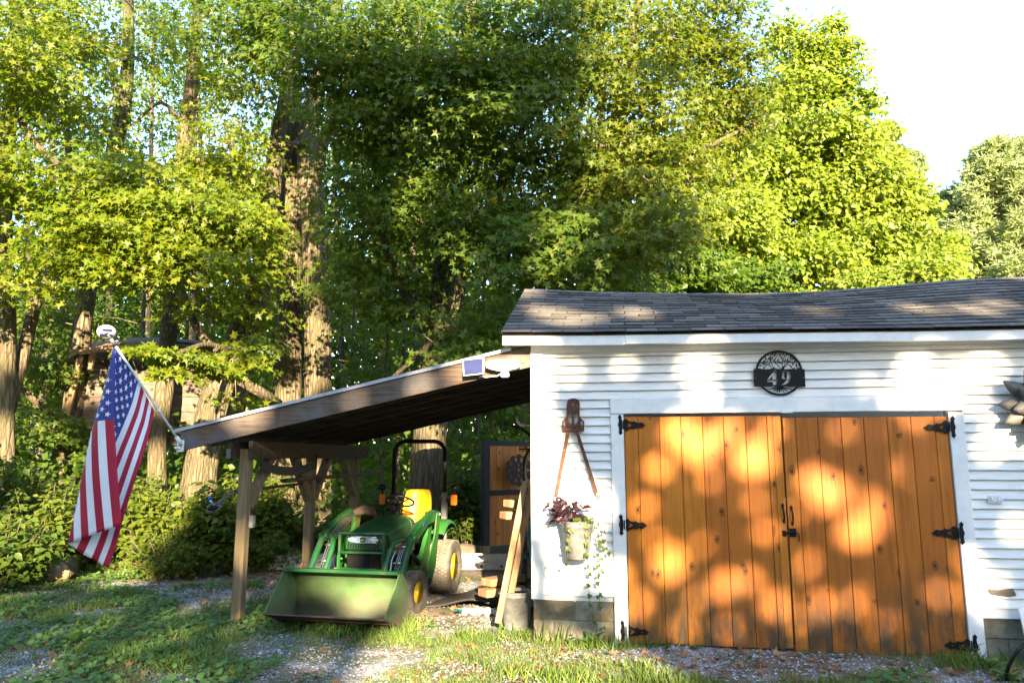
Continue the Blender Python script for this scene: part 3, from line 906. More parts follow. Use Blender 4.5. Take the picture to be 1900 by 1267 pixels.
MB().prism([(q.x, q.z) for q in pp], 0.0, 0.10, UPRIGHT).build('base', M_PLASTICWHITE, fl)
a, b = zp(1062, 595, -.08), zp(1235, 712, -.08)
MB().box((a.x, -.11, b.z), (b.x, -.03, a.z), None, 0, .01).build('sensor', M_PLASTICWHITE, fl)
MB().tube([zp(1130, 480, -.06), zp(1132, 380, -.06)], .02, 8).build('neck', M_PLASTICWHITE, fl)
MB().tube([zp(580, 712, -.03), zp(640, 690, -.03), zp(740, 712, -.03), zp(860, 690, -.03), zp(980, 685, -.03), zp(1040, 640, -.04)], .006, 6).build('cable', M_PLASTICWHITE, fl)
# pale saw-cut disc (knot cover) at the end of the rafter and a curl of peeling wood
kd = L(840 + 1555 / 11.875, 640 + 335 / 11.875, -.004)
MB().lathe([(.036, 0), (.036, .006), (0, .006)], 24, Matrix.Translation((kd.x, -.003, kd.z)) @ Matrix.Rotation(R(90), 4, 'X')).build('knot_disc', M_LUMBER, leanto)

# ------------------------------------------------------------------ flag on a pole at the rafter end
flag = thing('flag', 'draped stars and stripes flag hanging from the white pole at the lean-to', 'flag', (0, 0, 0))
pole = thing('flagpole', 'slanted white flagpole with solar disc light at its tip on the rafter end', 'flagpole', (0, 0, 0))
YT, YB = 7.02, 7.72
def polep(t):                                            # 0 tip, 1 bracket
    u, v = 208 + (331 - 208) * t, 632 + (816 - 632) * t
    return P(u, v, YT + (YB - YT) * t)
MB().tube([polep(0), polep(.33), polep(.66), polep(1.0)], .0125, 12).build('shaft', M_POLE, pole)
MB().tube([polep(-.02), polep(.05)], .019, 12).build('collar', M_GALV, pole)
ta = (polep(0) - polep(1)).normalized()
tip = polep(-.06)
ax_z = Vector((-.35, .62, .70)).normalized()
Mt = Matrix.Translation(polep(-.085)) @ ax_z.to_track_quat('Z', 'Y').to_matrix().to_4x4()
MB().tube([polep(-.01), polep(-.08)], .013, 8).build('stem', M_GALV, pole)
dsc = MB().lathe([(0, -.012), (.06, -.012), (.082, -.004), (.085, .004), (.078, .012), (0, .014)], 28, Mt).build('light_disc', plain('grey_white_plastic', (0.45, 0.46, 0.50), 0.4), pole)
lowM = Mt @ Matrix.Translation((0, 0, -.0135))
MB().box((-.055, -.045, -.003), (.055, -.012, .001), lowM).build('solar_strip', M_SOLAR, dsc)
MB().box((-.045, .028, -.003), (.035, .046, .001), lowM).build('solar_strip', M_SOLAR, dsc)
MB().lathe([(.013, -.006), (.013, .001)], 12, lowM).build('bulb', M_GALV, dsc)
br = L(337, 826, -.006); brw = LW(*br)
mb = MB().box((brw.x - .035, brw.y - .03, brw.z - .07), (brw.x + .035, brw.y - .012, brw.z + .055), None, 0, .006)
mb.tube([polep(.97), polep(1.03), brw + Vector((-.005, -.02, .0))], .021, 12)
mb.tube([brw + Vector((-.055, -.03, -.03)), brw + Vector((.0, -.03, -.03))], .018, 10)
mb.build('bracket', M_PLASTICWHITE, pole)
MB().tube([polep(.70), polep(.715)], .02, 12).build('flag_ring', M_PLASTICWHITE, pole)
def C3(tab):
    f = [r[0] for r in tab]
    return lambda x: P(float(np.interp(x, f, [r[1] for r in tab])), float(np.interp(x, f, [r[2] for r in tab])), float(np.interp(x, f, [r[3] for r in tab])))
crease = C3([(0, 213, 646, 7.03), (.12, 213.5, 690, 6.97), (.4, 210.5, 778, 6.93), (.7, 218, 872, 6.93), (1, 227, 973, 6.93)])
fold = C3([(0, 211, 643, 7.04), (.12, 200, 690, 7.03), (.4, 174, 783, 7.03), (.7, 149, 892, 7.03), (1, 125, 1008, 7.03)])
right = C3([(0, 286, 762, 7.50), (.15, 279, 800, 7.42), (.4, 262, 856, 7.30), (.7, 232, 950, 7.2), (.88, 215, 1015, 7.16), (1, 201, 1053, 7.14)])
def flagp(h, f):
    hf = .52 * f + .012
    if h <= hf:
        w = h / hf
        p = crease(f).lerp(fold(f), w)
        p += Vector((0, -.035 * math.sin(math.pi * w), 0)) + Vector((0, .010 * math.sin(9 * h + 5 * f), 0))
    else:
        w = (h - hf) / (1 - hf)
        q0 = P(212 + (286 - 212) * w, 643 + (762 - 643) * w, 7.04 + .46 * w)
        p = fold(f).lerp(right(f), w)
        k = max(0, 1 - f / .12)
        p = p.lerp(q0, k * k)
        sg = math.sin(math.pi * w)
        p += Vector((0, .05 * sg + .012 * math.sin(12 * w + 7 * f) * sg * f, 0))
        if f > .05: p += Vector((0, 0, -.03 * sg * min(1, f * 3)))
    return p
M_RED = mat('flag_red', (0.36, 0.010, 0.035), (0.30, 0.008, 0.03), (1, 1, 1), 60, 0.7, bump=.05)
M_FWHITE = mat('flag_white', (0.72, 0.72, 0.76), (0.66, 0.66, 0.70), (1, 1, 1), 60, 0.7, bump=.05)
M_BLUE = mat('flag_blue', (0.030, 0.042, 0.22), (0.024, 0.034, 0.18), (1, 1, 1), 60, 0.7, bump=.05)
fm = MB()
NH, NF = 52, 50
vs_ = [flagp(i / NH, j / NF) for j in range(NF + 1) for i in range(NH + 1)]
for mi_ in (0,):
    b = len(fm.v); fm.v += [tuple(p) for p in vs_]
for j in range(NF):
    for i in range(NH):
        st = i // 4
        blue = st < 7 and j < NF * .4
        fm.f.append([j * (NH + 1) + i, j * (NH + 1) + i + 1, (j + 1) * (NH + 1) + i + 1, (j + 1) * (NH + 1) + i])
        fm.m.append(2 if blue else (0 if st % 2 == 0 else 1)); fm.s.append(True)
cloth = fm.build('cloth', [M_RED, M_FWHITE, M_BLUE], flag)
md_ = cloth.modifiers.new('thick', 'SOLIDIFY'); md_.thickness = .0016; md_.offset = 0
fm = MB()
fm.grid(lambda a, b: flagp(a, -0.0 + .012 * b - .006) + Vector((0, -.004, 0)), 40, 1)
fm.build('heading_band', M_FWHITE, cloth)
for r_ in range(9):
    nst = 6 if r_ % 2 == 0 else 5
    for c_ in range(nst):
        h0 = (7 / 13) * (r_ + 1) / 10; f0 = .4 * ((2 * c_ + (1 if r_ % 2 == 0 else 2)) / 12)
        pts = []
        for k in range(10):
            a = math.pi * 2 * k / 10; rr = .0308 if k % 2 == 0 else .0125
            pts.append(flagp(min(max(h0 - rr * math.cos(a), 0), 1), max(f0 + rr * .6 * math.sin(a), 0)))
        cen = flagp(h0, f0)
        nrm = Vector((0, 0, 0))
        for k in range(10): nrm += (pts[k] - cen).cross(pts[(k + 1) % 10] - cen)
        if nrm.length < 1e-9: continue
        nrm.normalize()
        sm = MB()
        for sg in (1, -1):
            ring = [p + nrm * .0035 * sg for p in pts] + [cen + nrm * .0035 * sg]
            sm.add(ring, [(k, (k + 1) % 10, 10) if sg > 0 else ((k + 1) % 10, k, 10) for k in range(10)])
        sm.build('star', M_FWHITE, cloth)
# ================================================================== compact loader tractor
TR_O = (G(524, 1154) + G(745, 1166)) / 2
TR_A = math.atan2(*(lambda d: (d.y, d.x))(G(745, 1166) - G(524, 1154)))
tr = thing('tractor', 'small green loader tractor with yellow seat parked under the lean-to', 'tractor', (TR_O.x, TR_O.y, 0), TR_A)
def sub(name, mb, mat_, parent=None, **kw): return mb.build(name, mat_, parent or tr, **kw)
MX = lambda x: Matrix.Translation((x, 0, 0)) @ Matrix(((0, 0, 1, 0), (1, 0, 0, 0), (0, 1, 0, 0), (0, 0, 0, 1)))   # local XY plate to the tractor's YZ side plane
# bucket
W2 = .636
prof = [(-.46, .185), (-.20, .085), (-.06, .030), (.02, .012), (.09, .05), (.135, .13), (.155, .24), (.14, .35), (.085, .45), (.0, .52), (-.12, .552)]
m = MB()
def shell(x0, x1, pr, th, mi=0):
    n = len(pr)
    nr = []
    for i in range(n):
        t = Vector((pr[min(i + 1, n - 1)][0] - pr[max(i - 1, 0)][0], pr[min(i + 1, n - 1)][1] - pr[max(i - 1, 0)][1])).normalized()
        nr.append(Vector((t.y, -t.x)) * th)
    vs_ = []
    for x in (x0, x1):
        for (y, z), o in zip(pr, nr):
            vs_ += [(x, y, z), (x, y + o.x, z + o.y)]
    fs_ = []
    for i in range(n - 1):
        a, b = 2 * i, 2 * n + 2 * i
        fs_ += [(a, a + 2, b + 2, b), (a + 1, b + 1, b + 3, a + 3), (a, a + 1, a + 3, a + 2), (b, b + 2, b + 3, b + 1)]
    fs_ += [(0, 2 * n, 2 * n + 1, 1), (2 * n - 2, 2 * n - 1, 4 * n - 1, 4 * n - 2)]
    return vs_, fs_
# denser profile for a smooth back
pf = [prof[0]]
for i in range(len(prof) - 1):
    pf += [tuple(Vector(prof[i]).lerp(Vector(prof[i + 1]), t)) for t in (.5, 1)]
vs_, fs_ = shell(-W2, W2, pf, .010)
m.add(vs_, fs_, smooth=True)
bucket = sub('bucket', m, M_BUCKET)
side = prof + [(-.20, .46), (-.30, .37), (-.39, .27)]
for sx in (-1, 1):
    sub('side_plate', MB().prism(side, -.006, .006, MX(sx * (W2 + .004))), M_BUCKET, bucket)
bucket.location = (.032, 0, 0)
sub('top_lip', MB().bar((-W2 - .005, -.115, .558), (W2 + .005, -.115, .558), .075, .035, c=.006), M_GREEN, bucket)
sub('cutting_edge', MB().add(*shell(-W2 - .008, W2 + .008, [(-.475, .190), (-.30, .122)], .016)), M_BUCKETEDGE, bucket)
sub('wear_plate', MB().add(*shell(-W2 - .004, W2 + .004, [(-.30, .111), (-.10, .035), (.0, .0)], .010)), M_BUCKETEDGE, bucket)
sub('hook', MB().tube([(-.46, -.09, .57), (-.46, -.075, .615), (-.46, -.05, .625), (-.46, -.03, .60), (-.46, -.03, .57)], .012, 8), M_RUST, bucket)
# frame, axle, engine bay
m = MB().box((-.17, .55, .34), (.17, 1.9, .50), None, 0, .02).box((-.40, .69, .20), (.40, .77, .28), None, 0, .015)
m.box((-.2, 1.75, .28), (.2, 2.2, .62), None, 0, .04).box((-.42, 1.93, .27), (.42, 2.07, .40), None, 0, .03)
sub('chassis', m, M_PLASTIC)
m = MB().box((-.36, 1.35, .36), (.36, 1.95, .42), None, 0, .01); m.box((-.35, 1.55, .42), (.35, 2.0, .50), None, 0, .02)
sub('footboard', m, M_GREEN)
# hood as one lofted shell
def hoodsec(y, w, zt, zs, zb):
    pts = []
    for i in range(13):
        a = math.pi * i / 12
        ex_ = 2.6
        c, s_ = math.cos(a), math.sin(a)
        pts.append((w * math.copysign(abs(c) ** (2 / ex_), c), y, zs + (zt - zs) * abs(s_) ** (2 / ex_)))
    return [(w * 1.0, y, zb)] + pts + [(-w * 1.0, y, zb)]
secs = [(.50, .205, .835, .78, .70), (.515, .225, .865, .79, .69), (.56, .238, .89, .80, .66), (.70, .25, .928, .82, .62), (.95, .262, .975, .85, .60), (1.20, .268, 1.005, .87, .60), (1.42, .268, 1.022, .88, .60), (1.46, .255, 1.010, .87, .60)]
m = MB(); vs_, fs_ = [], []
nS = 15
for s_ in secs: vs_ += hoodsec(*s_)
for i in range(len(secs) - 1):
    for j in range(nS - 1):
        fs_.append((i * nS + j, (i + 1) * nS + j, (i + 1) * nS + j + 1, i * nS + j + 1))
fs_ += [tuple(range(nS)), tuple(range((len(secs) - 1) * nS, len(secs) * nS))[::-1]]
m.add(vs_, fs_, smooth=True)
hood = sub('hood', m, M_GREEN)
hood.data.polygons[len(fs_) - 1].use_smooth = False; hood.data.polygons[len(fs_) - 2].use_smooth = False
sub('hood_seam', MB().tube([(x, 1.30, z + .002) for (x, y, z) in hoodsec(1.30, .2685, 1.013, .875, .62)], .004, 5), M_GREENLT, hood)
# yellow stripe and lettering on each flank
for sx in (-1, 1):
    q = lambda y, z: (sx * .2705, y, z)
    m = MB(); m.add([q(.66, .685), q(1.40, .765), q(1.40, .825), q(.66, .735)], [(0, 1, 2, 3) if sx > 0 else (3, 2, 1, 0)])
    st = sub('stripe', m, M_YELLOW, hood)
    tm = text_mesh('lettering', 'JOHN DEERE', .062, M_GREEN, .001)
    o = link('lettering', tm, st)
    ang = math.atan2(.085, .74)
    o.matrix_local = Matrix.Translation((sx * .2725, 1.02, .752)) @ Matrix.Rotation(R(90) * sx, 4, 'Z') @ Matrix.Rotation(-ang * sx * -1, 4, 'Y') @ Matrix.Rotation(R(90), 4, 'X')
# grille
m = MB().box((-.20, .505, .47), (.20, .56, .775), None, 0, .01)
grille = sub('grille', m, M_PLASTIC)
for i in range(13):
    x = -.18 + .36 * i / 12
    sub('slat', MB().box((x - .006, .496, .48), (x + .006, .5045, .765)), M_PLASTIC, grille)
m = MB()
n = 14
for i in range(n):
    a0, a1 = -1 + 2 * i / n, -1 + 2 * (i + 1) / n
    f = lambda a: .478 + .055 * abs(a) ** 3
    x0, x1 = .222 * a0, .222 * a1
    m.add([(x0, f(a0), .772), (x1, f(a1), .772), (x1, f(a1) + .012, .842), (x0, f(a0) + .012, .842)], [(0, 1, 2, 3)], smooth=True)
hl = sub('headlight_band', m, M_CHROME, hood)
for sx in (-1, 1):
    sub('headlight', MB().ball((sx * .13, .485, .807), (.055, .012, .024), 12), M_POLE, hood)
bm_ = MB().prism([(-.026, -.026), (.026, -.026), (.03, .02), (.02, .028), (-.02, .028), (-.03, .02)], .0, .006, Matrix.Translation((0, .474, .806)) @ UPRIGHT)
bd_ = sub('badge', bm_, M_GREEN, hood)
# leaping stag drawn as a flat yellow plate
stag = [(-.022, -.004), (-.012, .004), (-.002, .003), (.006, .008), (.010, .016), (.006, .020), (.010, .021), (.013, .017), (.020, .020), (.016, .014), (.018, .010), (.013, .006), (.014, -.002), (.022, -.010), (.017, -.010), (.010, -.005), (-.004, -.006), (-.010, -.004), (-.018, -.016), (-.021, -.015), (-.016, -.006)]
MB().prism(stag, .0062, .008, Matrix.Translation((0, .474, .806)) @ UPRIGHT).build('stag_emblem', M_YELLOW, bd_)
# brush guard
m = MB()
for sx in (-1, 1):
    m.box((sx * .262 - .012, .435, .45), (sx * .262 + .012, .462, .885), None, 0, .004)
    m.tube([(sx * .262, .45, .875), (sx * .262, .56, .86), (sx * .262, .62, .70)], .011, 8)
m.tube([(-.275, .448, .878), (.275, .448, .878)], .017, 10); m.tube([(-.262, .448, .672), (.262, .448, .672)], .017, 10)
m.box((-.20, .43, .455), (.20, .475, .505), None, 0, .012); m.tube([(-.262, .45, .46), (.262, .45, .46)], .012, 8)
sub('grille_guard', m, M_GREEN)
# steering
m = MB().tube([(0, 1.45, .95), (0, 1.53, 1.07), (0, 1.565, 1.12)], [.05, .035, .03], 10); m.box((-.12, 1.42, .75), (.12, 1.56, 1.0), None, 0, .03)
sub('steering_column', m, M_PLASTIC)
Ms = Matrix.Translation((0, 1.575, 1.14)) @ Matrix.Rotation(R(-25), 4, 'X')
m = MB(); rr = .172
m.lathe([(rr + .014 * math.cos(a), .014 * math.sin(a) + .03) for a in [2 * math.pi * i / 8 for i in range(8)]], 32, Ms, closed=True)
swl = sub('steering_wheel', m, M_PLASTIC)
for a in (R(90), R(210), R(330)):
    m = MB(); m.bar(Ms @ Vector((0, 0, .0)), Ms @ Vector((rr * math.cos(a), rr * math.sin(a), .03)), .03, .012, c=.004); sub('spoke', m, M_PLASTIC, swl)
sub('hub', MB().lathe([(.045, -.01), (.045, .015), (.03, .03), (0, .03)], 16, Ms), M_PLASTIC, swl)
# seat
m = MB().box((-.22, 1.78, .72), (.27, 2.13, .83), None, 0, .035)
seat = sub('seat_cushion', m, M_SEAT)
m = MB()
def sb(a, b):
    x = -.2 + .4 * a; e = (2 * a - 1)
    z = .80 + .49 * b
    w = 1 - .16 * b ** 3
    return Vector((.025 + (x) * w * (1.0 - .12 * max(0, b - .85) / .15), 2.10 + .10 * b - .05 * (1 - e * e) * -1 - .045 * abs(e) ** 2.5, z))
vs_ = []
n1, n2 = 12, 10
for s_ in (0, 1):
    for j in range(n2 + 1):
        for i in range(n1 + 1):
            p = sb(i / n1, j / n2)
            if s_: p = p + Vector((0, .07, 0))
            rnd_ = 0
            vs_.append(p)
fs_ = []
k_ = (n1 + 1) * (n2 + 1)
for j in range(n2):
    for i in range(n1):
        a = j * (n1 + 1) + i
        fs_ += [(a, a + 1, a + n1 + 2, a + n1 + 1), (k_ + a, k_ + a + n1 + 1, k_ + a + n1 + 2, k_ + a + 1)]
for i in range(n1):
    a = i; b = n2 * (n1 + 1) + i
    fs_ += [(a, k_ + a, k_ + a + 1, a + 1), (b, b + 1, k_ + b + 1, k_ + b)]
for j in range(n2):
    a = j * (n1 + 1); b = a + n1
    fs_ += [(a, a + n1 + 1, k_ + a + n1 + 1, k_ + a), (b, k_ + b, k_ + b + n1 + 1, b + n1 + 1)]
m.add(vs_, fs_, smooth=True)
sbk = sub('seat_back', m, M_SEAT)
bv = sbk.modifiers.new('b', 'BEVEL'); bv.width = .03; bv.segments = 3; bv.limit_method = 'ANGLE'
# fenders
for sx in (-1, 1):
    m = MB(); n = 16
    vs_, fs_ = [], []
    for i in range(n + 1):
        a = R(142) - R(104) * i / n
        y, z = 2.0 - .40 * math.cos(a) * -1, .50 + .40 * math.sin(a)
        for (x, dz) in ((.27, -.0), (.30, .018), (.50, .018), (.54, -.0), (.545, -.035)):
            f = Vector((math.cos(a), math.sin(a)))
            vs_.append((sx * x, 2.0 + (.385 + dz) * f.x, .52 + (.385 + dz) * f.y))
    for i in range(n):
        for j in range(4):
            q = (i * 5 + j, i * 5 + j + 1, (i + 1) * 5 + j + 1, (i + 1) * 5 + j)
            fs_.append(q if sx < 0 else q[::-1])
    m.add(vs_, fs_, smooth=True)
    m.prism([(1.72, .42), (2.30, .42), (2.30, .8), (2.2, .885), (1.85, .885), (1.70, .77)], -.006, .006, MX(sx * .268))
    o = sub('fender', m, M_GREENLT)
# roll bar
hw, ty = .362, 2.18
m = MB()
pts = [(-hw + .03, ty + .02, 1.25)]
pts = [(.03 - hw, ty, 1.22), (.03 - hw, ty, 1.70)] + [(.03 - hw + .16 - .16 * math.cos(a), ty, 1.77 + .16 * math.sin(a)) for a in [R(15 * i) for i in range(0, 7)]] + \
      [(.03 + hw - .16 + .16 * math.sin(a), ty, 1.77 + .16 * math.cos(a)) for a in [R(15 * i) for i in range(0, 7)]] + [(.03 + hw, ty, 1.70), (.03 + hw, ty, 1.22)]
m.tube(pts, .028, 12)
rops = sub('roll_bar', m, M_BLACK)
for sx in (-1, 1):
    x = .03 + sx * hw
    sub('roll_bar_post', MB().box((x - .036, ty - .03, .60), (x + .036, ty + .03, 1.26), None, 0, .008), M_PLASTIC if sx < 0 else M_GALV, rops)
    sub('pivot_knob', MB().tube([(x - .06, ty, 1.19), (x + .06, ty, 1.19)], .018, 10), M_GALV, rops)
    lm = MB().box((x + sx * .145 - .042, ty - .06, 1.09), (x + sx * .145 + .042, ty - .02, 1.225), None, 0, .014)
    lo = sub('warning_light', lm, M_AMBER, rops)
    sub('light_arm', MB().box((min(x, x + sx * .14), ty - .02, 1.13), (max(x, x + sx * .14), ty + .02, 1.18), None, 0, .004), M_PLASTIC, rops)
    sub('work_lamp', MB().ball((x + sx * .15, ty - .04, 1.315), (.062, .045, .044), 14), M_PLASTIC, rops)
    sub('lamp_stem', MB().tube([(x + sx * .15, ty - .03, 1.22), (x + sx * .15, ty - .03, 1.28)], .012, 8), M_PLASTIC, rops)
sub('mirror', MB().ball((.03 - hw + .15, ty - .05, 1.23), (.042, .02, .058), 14), M_PLASTIC, rops)
sub('mirror_arm', MB().tube([(.03 - hw, ty - .02, 1.23), (.03 - hw + .12, ty - .04, 1.23)], .009, 8), M_PLASTIC, rops)
# wheels
def wheel(cx_, cy_, rad, wid, rim, sx, nrow, nar, steer=0.0):
    Mw = Matrix.Translation((cx_, cy_, rad - .008)) @ Matrix.Rotation(steer, 4, 'Z') @ Matrix.Rotation(R(90), 4, 'Y')
    w = wid / 2
    pr = [(rim, -w * .85), (rim + .03, -w * .98), (rad * .86, -w), (rad * .95, -w * .93), (rad * .985, -w * .8), (rad * .99, -w * .4), (rad * .99, w * .4), (rad * .985, w * .8), (rad * .95, w * .93), (rad * .86, w), (rim + .03, w * .98), (rim, w * .85)]
    wo = sub('wheel', MB().lathe(pr, 44, Mw), M_RUBBER)
    tb = MB()
    step = 2 * math.pi / nar
    ww = wid * .92 / nrow
    for i in range(nar):
        for j in range(nrow):
            a = step * (i + (.5 if j % 2 else 0)) + .0
            z = -wid * .46 + ww * (j + .5)
            shr = .985 - .018 * abs(2 * (j + .5) / nrow - 1) ** 3
            r0, r1 = rad * (shr - .01), rad * shr + .009
            da = step * .36
            skew = .18 * step * (1 if j % 2 else -1)
            q = []
            for r_ in (r0, r1):
                for (zz, aa) in ((-.43, -1), (.43, -1), (.43, 1), (-.43, 1)):
                    ang = a + da * aa * (1 if r_ == r0 else .9) + skew * (1 if zz > 0 else -1)
                    q.append((r_ * math.cos(ang), r_ * math.sin(ang), z + ww * zz))
            tb.add(q, [(4, 5, 6, 7), (0, 1, 5, 4), (1, 2, 6, 5), (2, 3, 7, 6), (3, 0, 4, 7)], Mw)
    tb.build('tread', M_TREAD, wo, kind='stuff')
    s = sx
    sub('rim', MB().lathe([(rim + .004, s * w * .86), (rim - .012, s * w * .80), (rim - .03, s * w * .3), (rim * .55, s * w * .25), (rim * .5, s * w * .38), (0.0, s * w * .4)], 32, Mw).lathe([(rim + .004, -s * w * .86), (rim - .03, -s * w * .5), (0, -s * w * .5)], 32, Mw), M_YELLOW, wo)
    sub('hub', MB().lathe([(rim * .28, s * w * .38), (rim * .26, s * w * .62), (rim * .1, s * w * .72), (0, s * w * .72)], 16, Mw), M_YELLOW, wo)
    for k in range(5):
        a = 2 * math.pi * k / 5
        sub('lug_nut', MB().lathe([(.012, s * w * .38), (.012, s * w * .48), (0, s * w * .5)], 6, Mw @ Matrix.Translation((rim * .40 * math.cos(a), rim * .40 * math.sin(a), 0))), M_GALV, wo)
for sx in (-1, 1):
    wheel(sx * .49, .74, .232, .205, .115, sx, 5, 40, R(-6))
    wheel(sx * .46, 2.02, .335, .30, .165, sx, 7, 46)
# loader: masts, arms, cylinders, lines
for sx in (-1, 1):
    x = sx * .50
    m = MB().prism([(1.02, .34), (1.16, .32), (1.27, .45), (1.40, .98), (1.38, 1.065), (1.30, 1.05), (1.22, .80), (1.02, .52)], -.05, .0, MX(x - sx * 0 + (0.05 if sx < 0 else 0)))
    m.prism([(1.02, .34), (1.16, .32), (1.27, .45), (1.40, .98), (1.38, 1.065), (1.30, 1.05), (1.22, .80), (1.02, .52)], -.008, .008, MX(x + sx * .085))
    m.box((x - .05, 1.03, .33), (x + .09, 1.15, .36), None, 0, .004)
    m.box((min(sx * .17, x), 1.03, .34), (max(sx * .17, x), 1.17, .44), None, 0, .008)
    sub('loader_mast', m, M_GREENLT)
    # arm: upper boom from mast pivot down to the elbow, tube on to the bucket
    xa = x + sx * .035
    m = MB()
    bp = [(1.38, 1.075), (1.42, 1.02), (1.36, .965), (1.05, .93), (.66, .77), (.58, .775), (.56, .84), (.62, .885), (1.02, 1.035), (1.25, 1.09)]
    m.prism(bp, -.034, .034, MX(xa))
    arm = sub('boom', m, M_GREEN)
    bvm = arm.modifiers.new('b', 'BEVEL'); bvm.width = .008; bvm.segments = 2; bvm.limit_method = 'ANGLE'
    m = MB().tube([(xa, .60, .84), (xa, .56, .80), (xa, .44, .66), (xa, .27, .44), (xa, .20, .32)], .036, 12)
    m.tube([(xa - .05, .59, .83), (xa + .05, .59, .83)], .026, 12)
    sub('boom_leg', m, M_GREEN)
    sub('pivot_pin', MB().tube([(xa - .075, 1.375, 1.03), (xa + .075, 1.375, 1.03)], .018, 10), M_GALV, arm)
    sub('decal', MB().lathe([(.03, 0), (.03, .001), (0, .001)], 18, Matrix.Translation((xa + sx * .0345, .90, .945)) @ Matrix.Rotation(R(90) * sx, 4, 'Y')), M_BLUE, arm)
    # inner tilt cylinder
    xi = sx * .345
    m = MB().tube([(xi, .21, .38), (xi, .30, .52), (xi, .43, .70), (xi + sx * .02, .50, .78), (xi + sx * .08, .60, .81), (xa, .66, .81)], .030, 12)
    sub('tilt_tube', m, M_GREEN)
    m = MB().tube([(x - sx * .04, 1.10, .46), (x - sx * .04, .80, .62)], .03, 12)
    c_ = sub('lift_cylinder', m, M_PLASTIC)
    sub('piston_rod', MB().tube([(x - sx * .04, .82, .61), (x - sx * .04, .64, .80)], .014, 10), M_CHROME, c_)
    # steel hydraulic lines down the arm
    for k in range(4):
        xx = xa - sx * (.05 + .022 * k)
        m = MB().tube([(xx, 1.30, 1.04 - .012 * k), (xx, 1.0, .99 - .012 * k), (xx, .66, .83 - .014 * k), (xx - sx * .01, .60, .76 - .01 * k), (xx - sx * .012, .48, .60), (xx - sx * .02, .36, .44 - .02 * k), (xx - sx * .02, .28, .37)], .0065, 6)
        sub('hydraulic_line', m, M_STEEL, arm)
    for (y, z) in ((.56, .735), (.44, .575), (.37, .49)):
        sub('fitting', MB().tube([(xa - sx * .04, y, z), (xa - sx * .15, y, z)], .013, 8), M_STEEL, arm)
    hz_ = MB().tube([(xa - sx * .13, .60, .74), (xa - sx * .17, .53, .68), (xa - sx * .18, .46, .60), (xa - sx * .17, .41, .50), (xa - sx * .14, .38, .44), (xa - sx * .12, .33, .40)], .011, 8)
    sub('hose', hz_, M_STEEL, arm)
sub('cross_tube', MB().tube([(-.5, .21, .33), (.5, .21, .33)], .03, 12), M_GREEN)
for sx in (-1, 1):
    m = MB().box((sx * .23 - .03, .42, .44), (sx * .23 + .03, .60, .50), None, 0, .008); m.tube([(sx * .29, .47, .60), (sx * .23, .47, .60)], .012, 8); m.box((sx * .285 - .012, .46, .46), (sx * .285 + .012, .485, .64), None, 0, .004)
    sub('guard_bracket', m, M_GREENLT)
rag = thing('rag', 'crumpled brown rag draped over the far loader boom of the tractor', 'rag', (TR_O.x, TR_O.y, 0), TR_A)
sub('cloth', MB().tube([(-.50, 1.30, 1.02), (-.44, 1.42, 1.06), (-.36, 1.52, 1.05), (-.34, 1.55, .98)], [.045, .06, .055, .035], 10, jit=.6), M_DARKWOOD, rag)
sub('lever', MB().tube([(.30, 1.62, .80), (.32, 1.66, 1.0)], .008, 6).ball((.32, 1.66, 1.02), .02, 8), M_PLASTIC)
# ================================================================== things on the front wall
# rusty stretcher tool with two long handles
def zt(x, y, D=-.03): return L(1000 + x / 5.508, 730 + y / 5.508, D)
tool = thing('barn_tool', 'rusty iron antique tool with two splayed handles hung on the white clapboards', 'antique tool', CORNER, ANG)
outl = [(300, 58), (400, 58), (402, 80), (418, 100), (416, 235), (432, 255), (462, 282), (462, 372), (445, 388), (350, 382), (255, 390), (238, 375), (238, 285), (270, 250), (284, 235), (282, 130), (290, 95)]
win1 = [(312, 195), (340, 222), (340, 310), (322, 310), (305, 285), (302, 230)]
win2 = [(390, 195), (360, 222), (360, 310), (380, 308), (397, 285), (400, 232)]
win3 = [(250, 285), (268, 275), (272, 300), (268, 355), (250, 350)]
win4 = [(425, 285), (440, 282), (448, 300), (448, 345), (428, 355)]
win5 = [(290, 335), (335, 338), (335, 352), (290, 350)]
win6 = [(362, 338), (405, 335), (405, 350), (362, 352)]
hole = [(335, 108), (350, 100), (362, 108), (358, 122), (345, 128), (336, 120)]
def ptl(pp, D=-.03): return [(zt(*q, D).x, zt(*q, D).z) for q in pp]
link('frame', plate_mesh('frame', [ptl(outl), ptl(win1), ptl(win2), ptl(win3), ptl(win4), ptl(win5), ptl(win6), ptl(hole)], .026, M_RUST), tool, (0, -.03, 0), (R(90), 0, 0))
m = MB()
for (a, b, w) in (((296, 90), (292, 330), .014), ((408, 90), (410, 330), .014), ((240, 378), (460, 378), .016), ((350, 190), (350, 330), .012), ((250, 350), (285, 320), .01), ((450, 350), (415, 320), .01)):
    m.bar(zt(*a, -.045), zt(*b, -.045), w, .012, up=(0, 1, 0), c=.003)
pts = [zt(296 + 56 * (1 - math.cos(t)), 92 - 36 * math.sin(t), -.045) for t in [math.pi * i / 8 for i in range(9)]]
m.tube(pts, .008, 8)
m.build('rib', M_RUST, tool)
for (a, b, c_) in (((300, 385), (178, 1035), (168, 1068)), ((385, 385), (588, 1010), (600, 1052))):
    p, q, r_ = zt(*a, -.035), zt(*b, -.045), zt(*c_, -.045)
    m = MB(); m.bar(p, q, .034, .014, up=(0, 1, 0), c=.004)
    d = (q - p).normalized(); sd = Vector((d.z, 0, -d.x))
    ring = [q + d * (.032 - .034 * math.cos(t)) + sd * .016 * math.sin(t) for t in [2 * math.pi * i / 16 for i in range(17)]]
    m.tube(ring, .006, 8, cap=False)
    m.build('handle', M_RUST, tool)
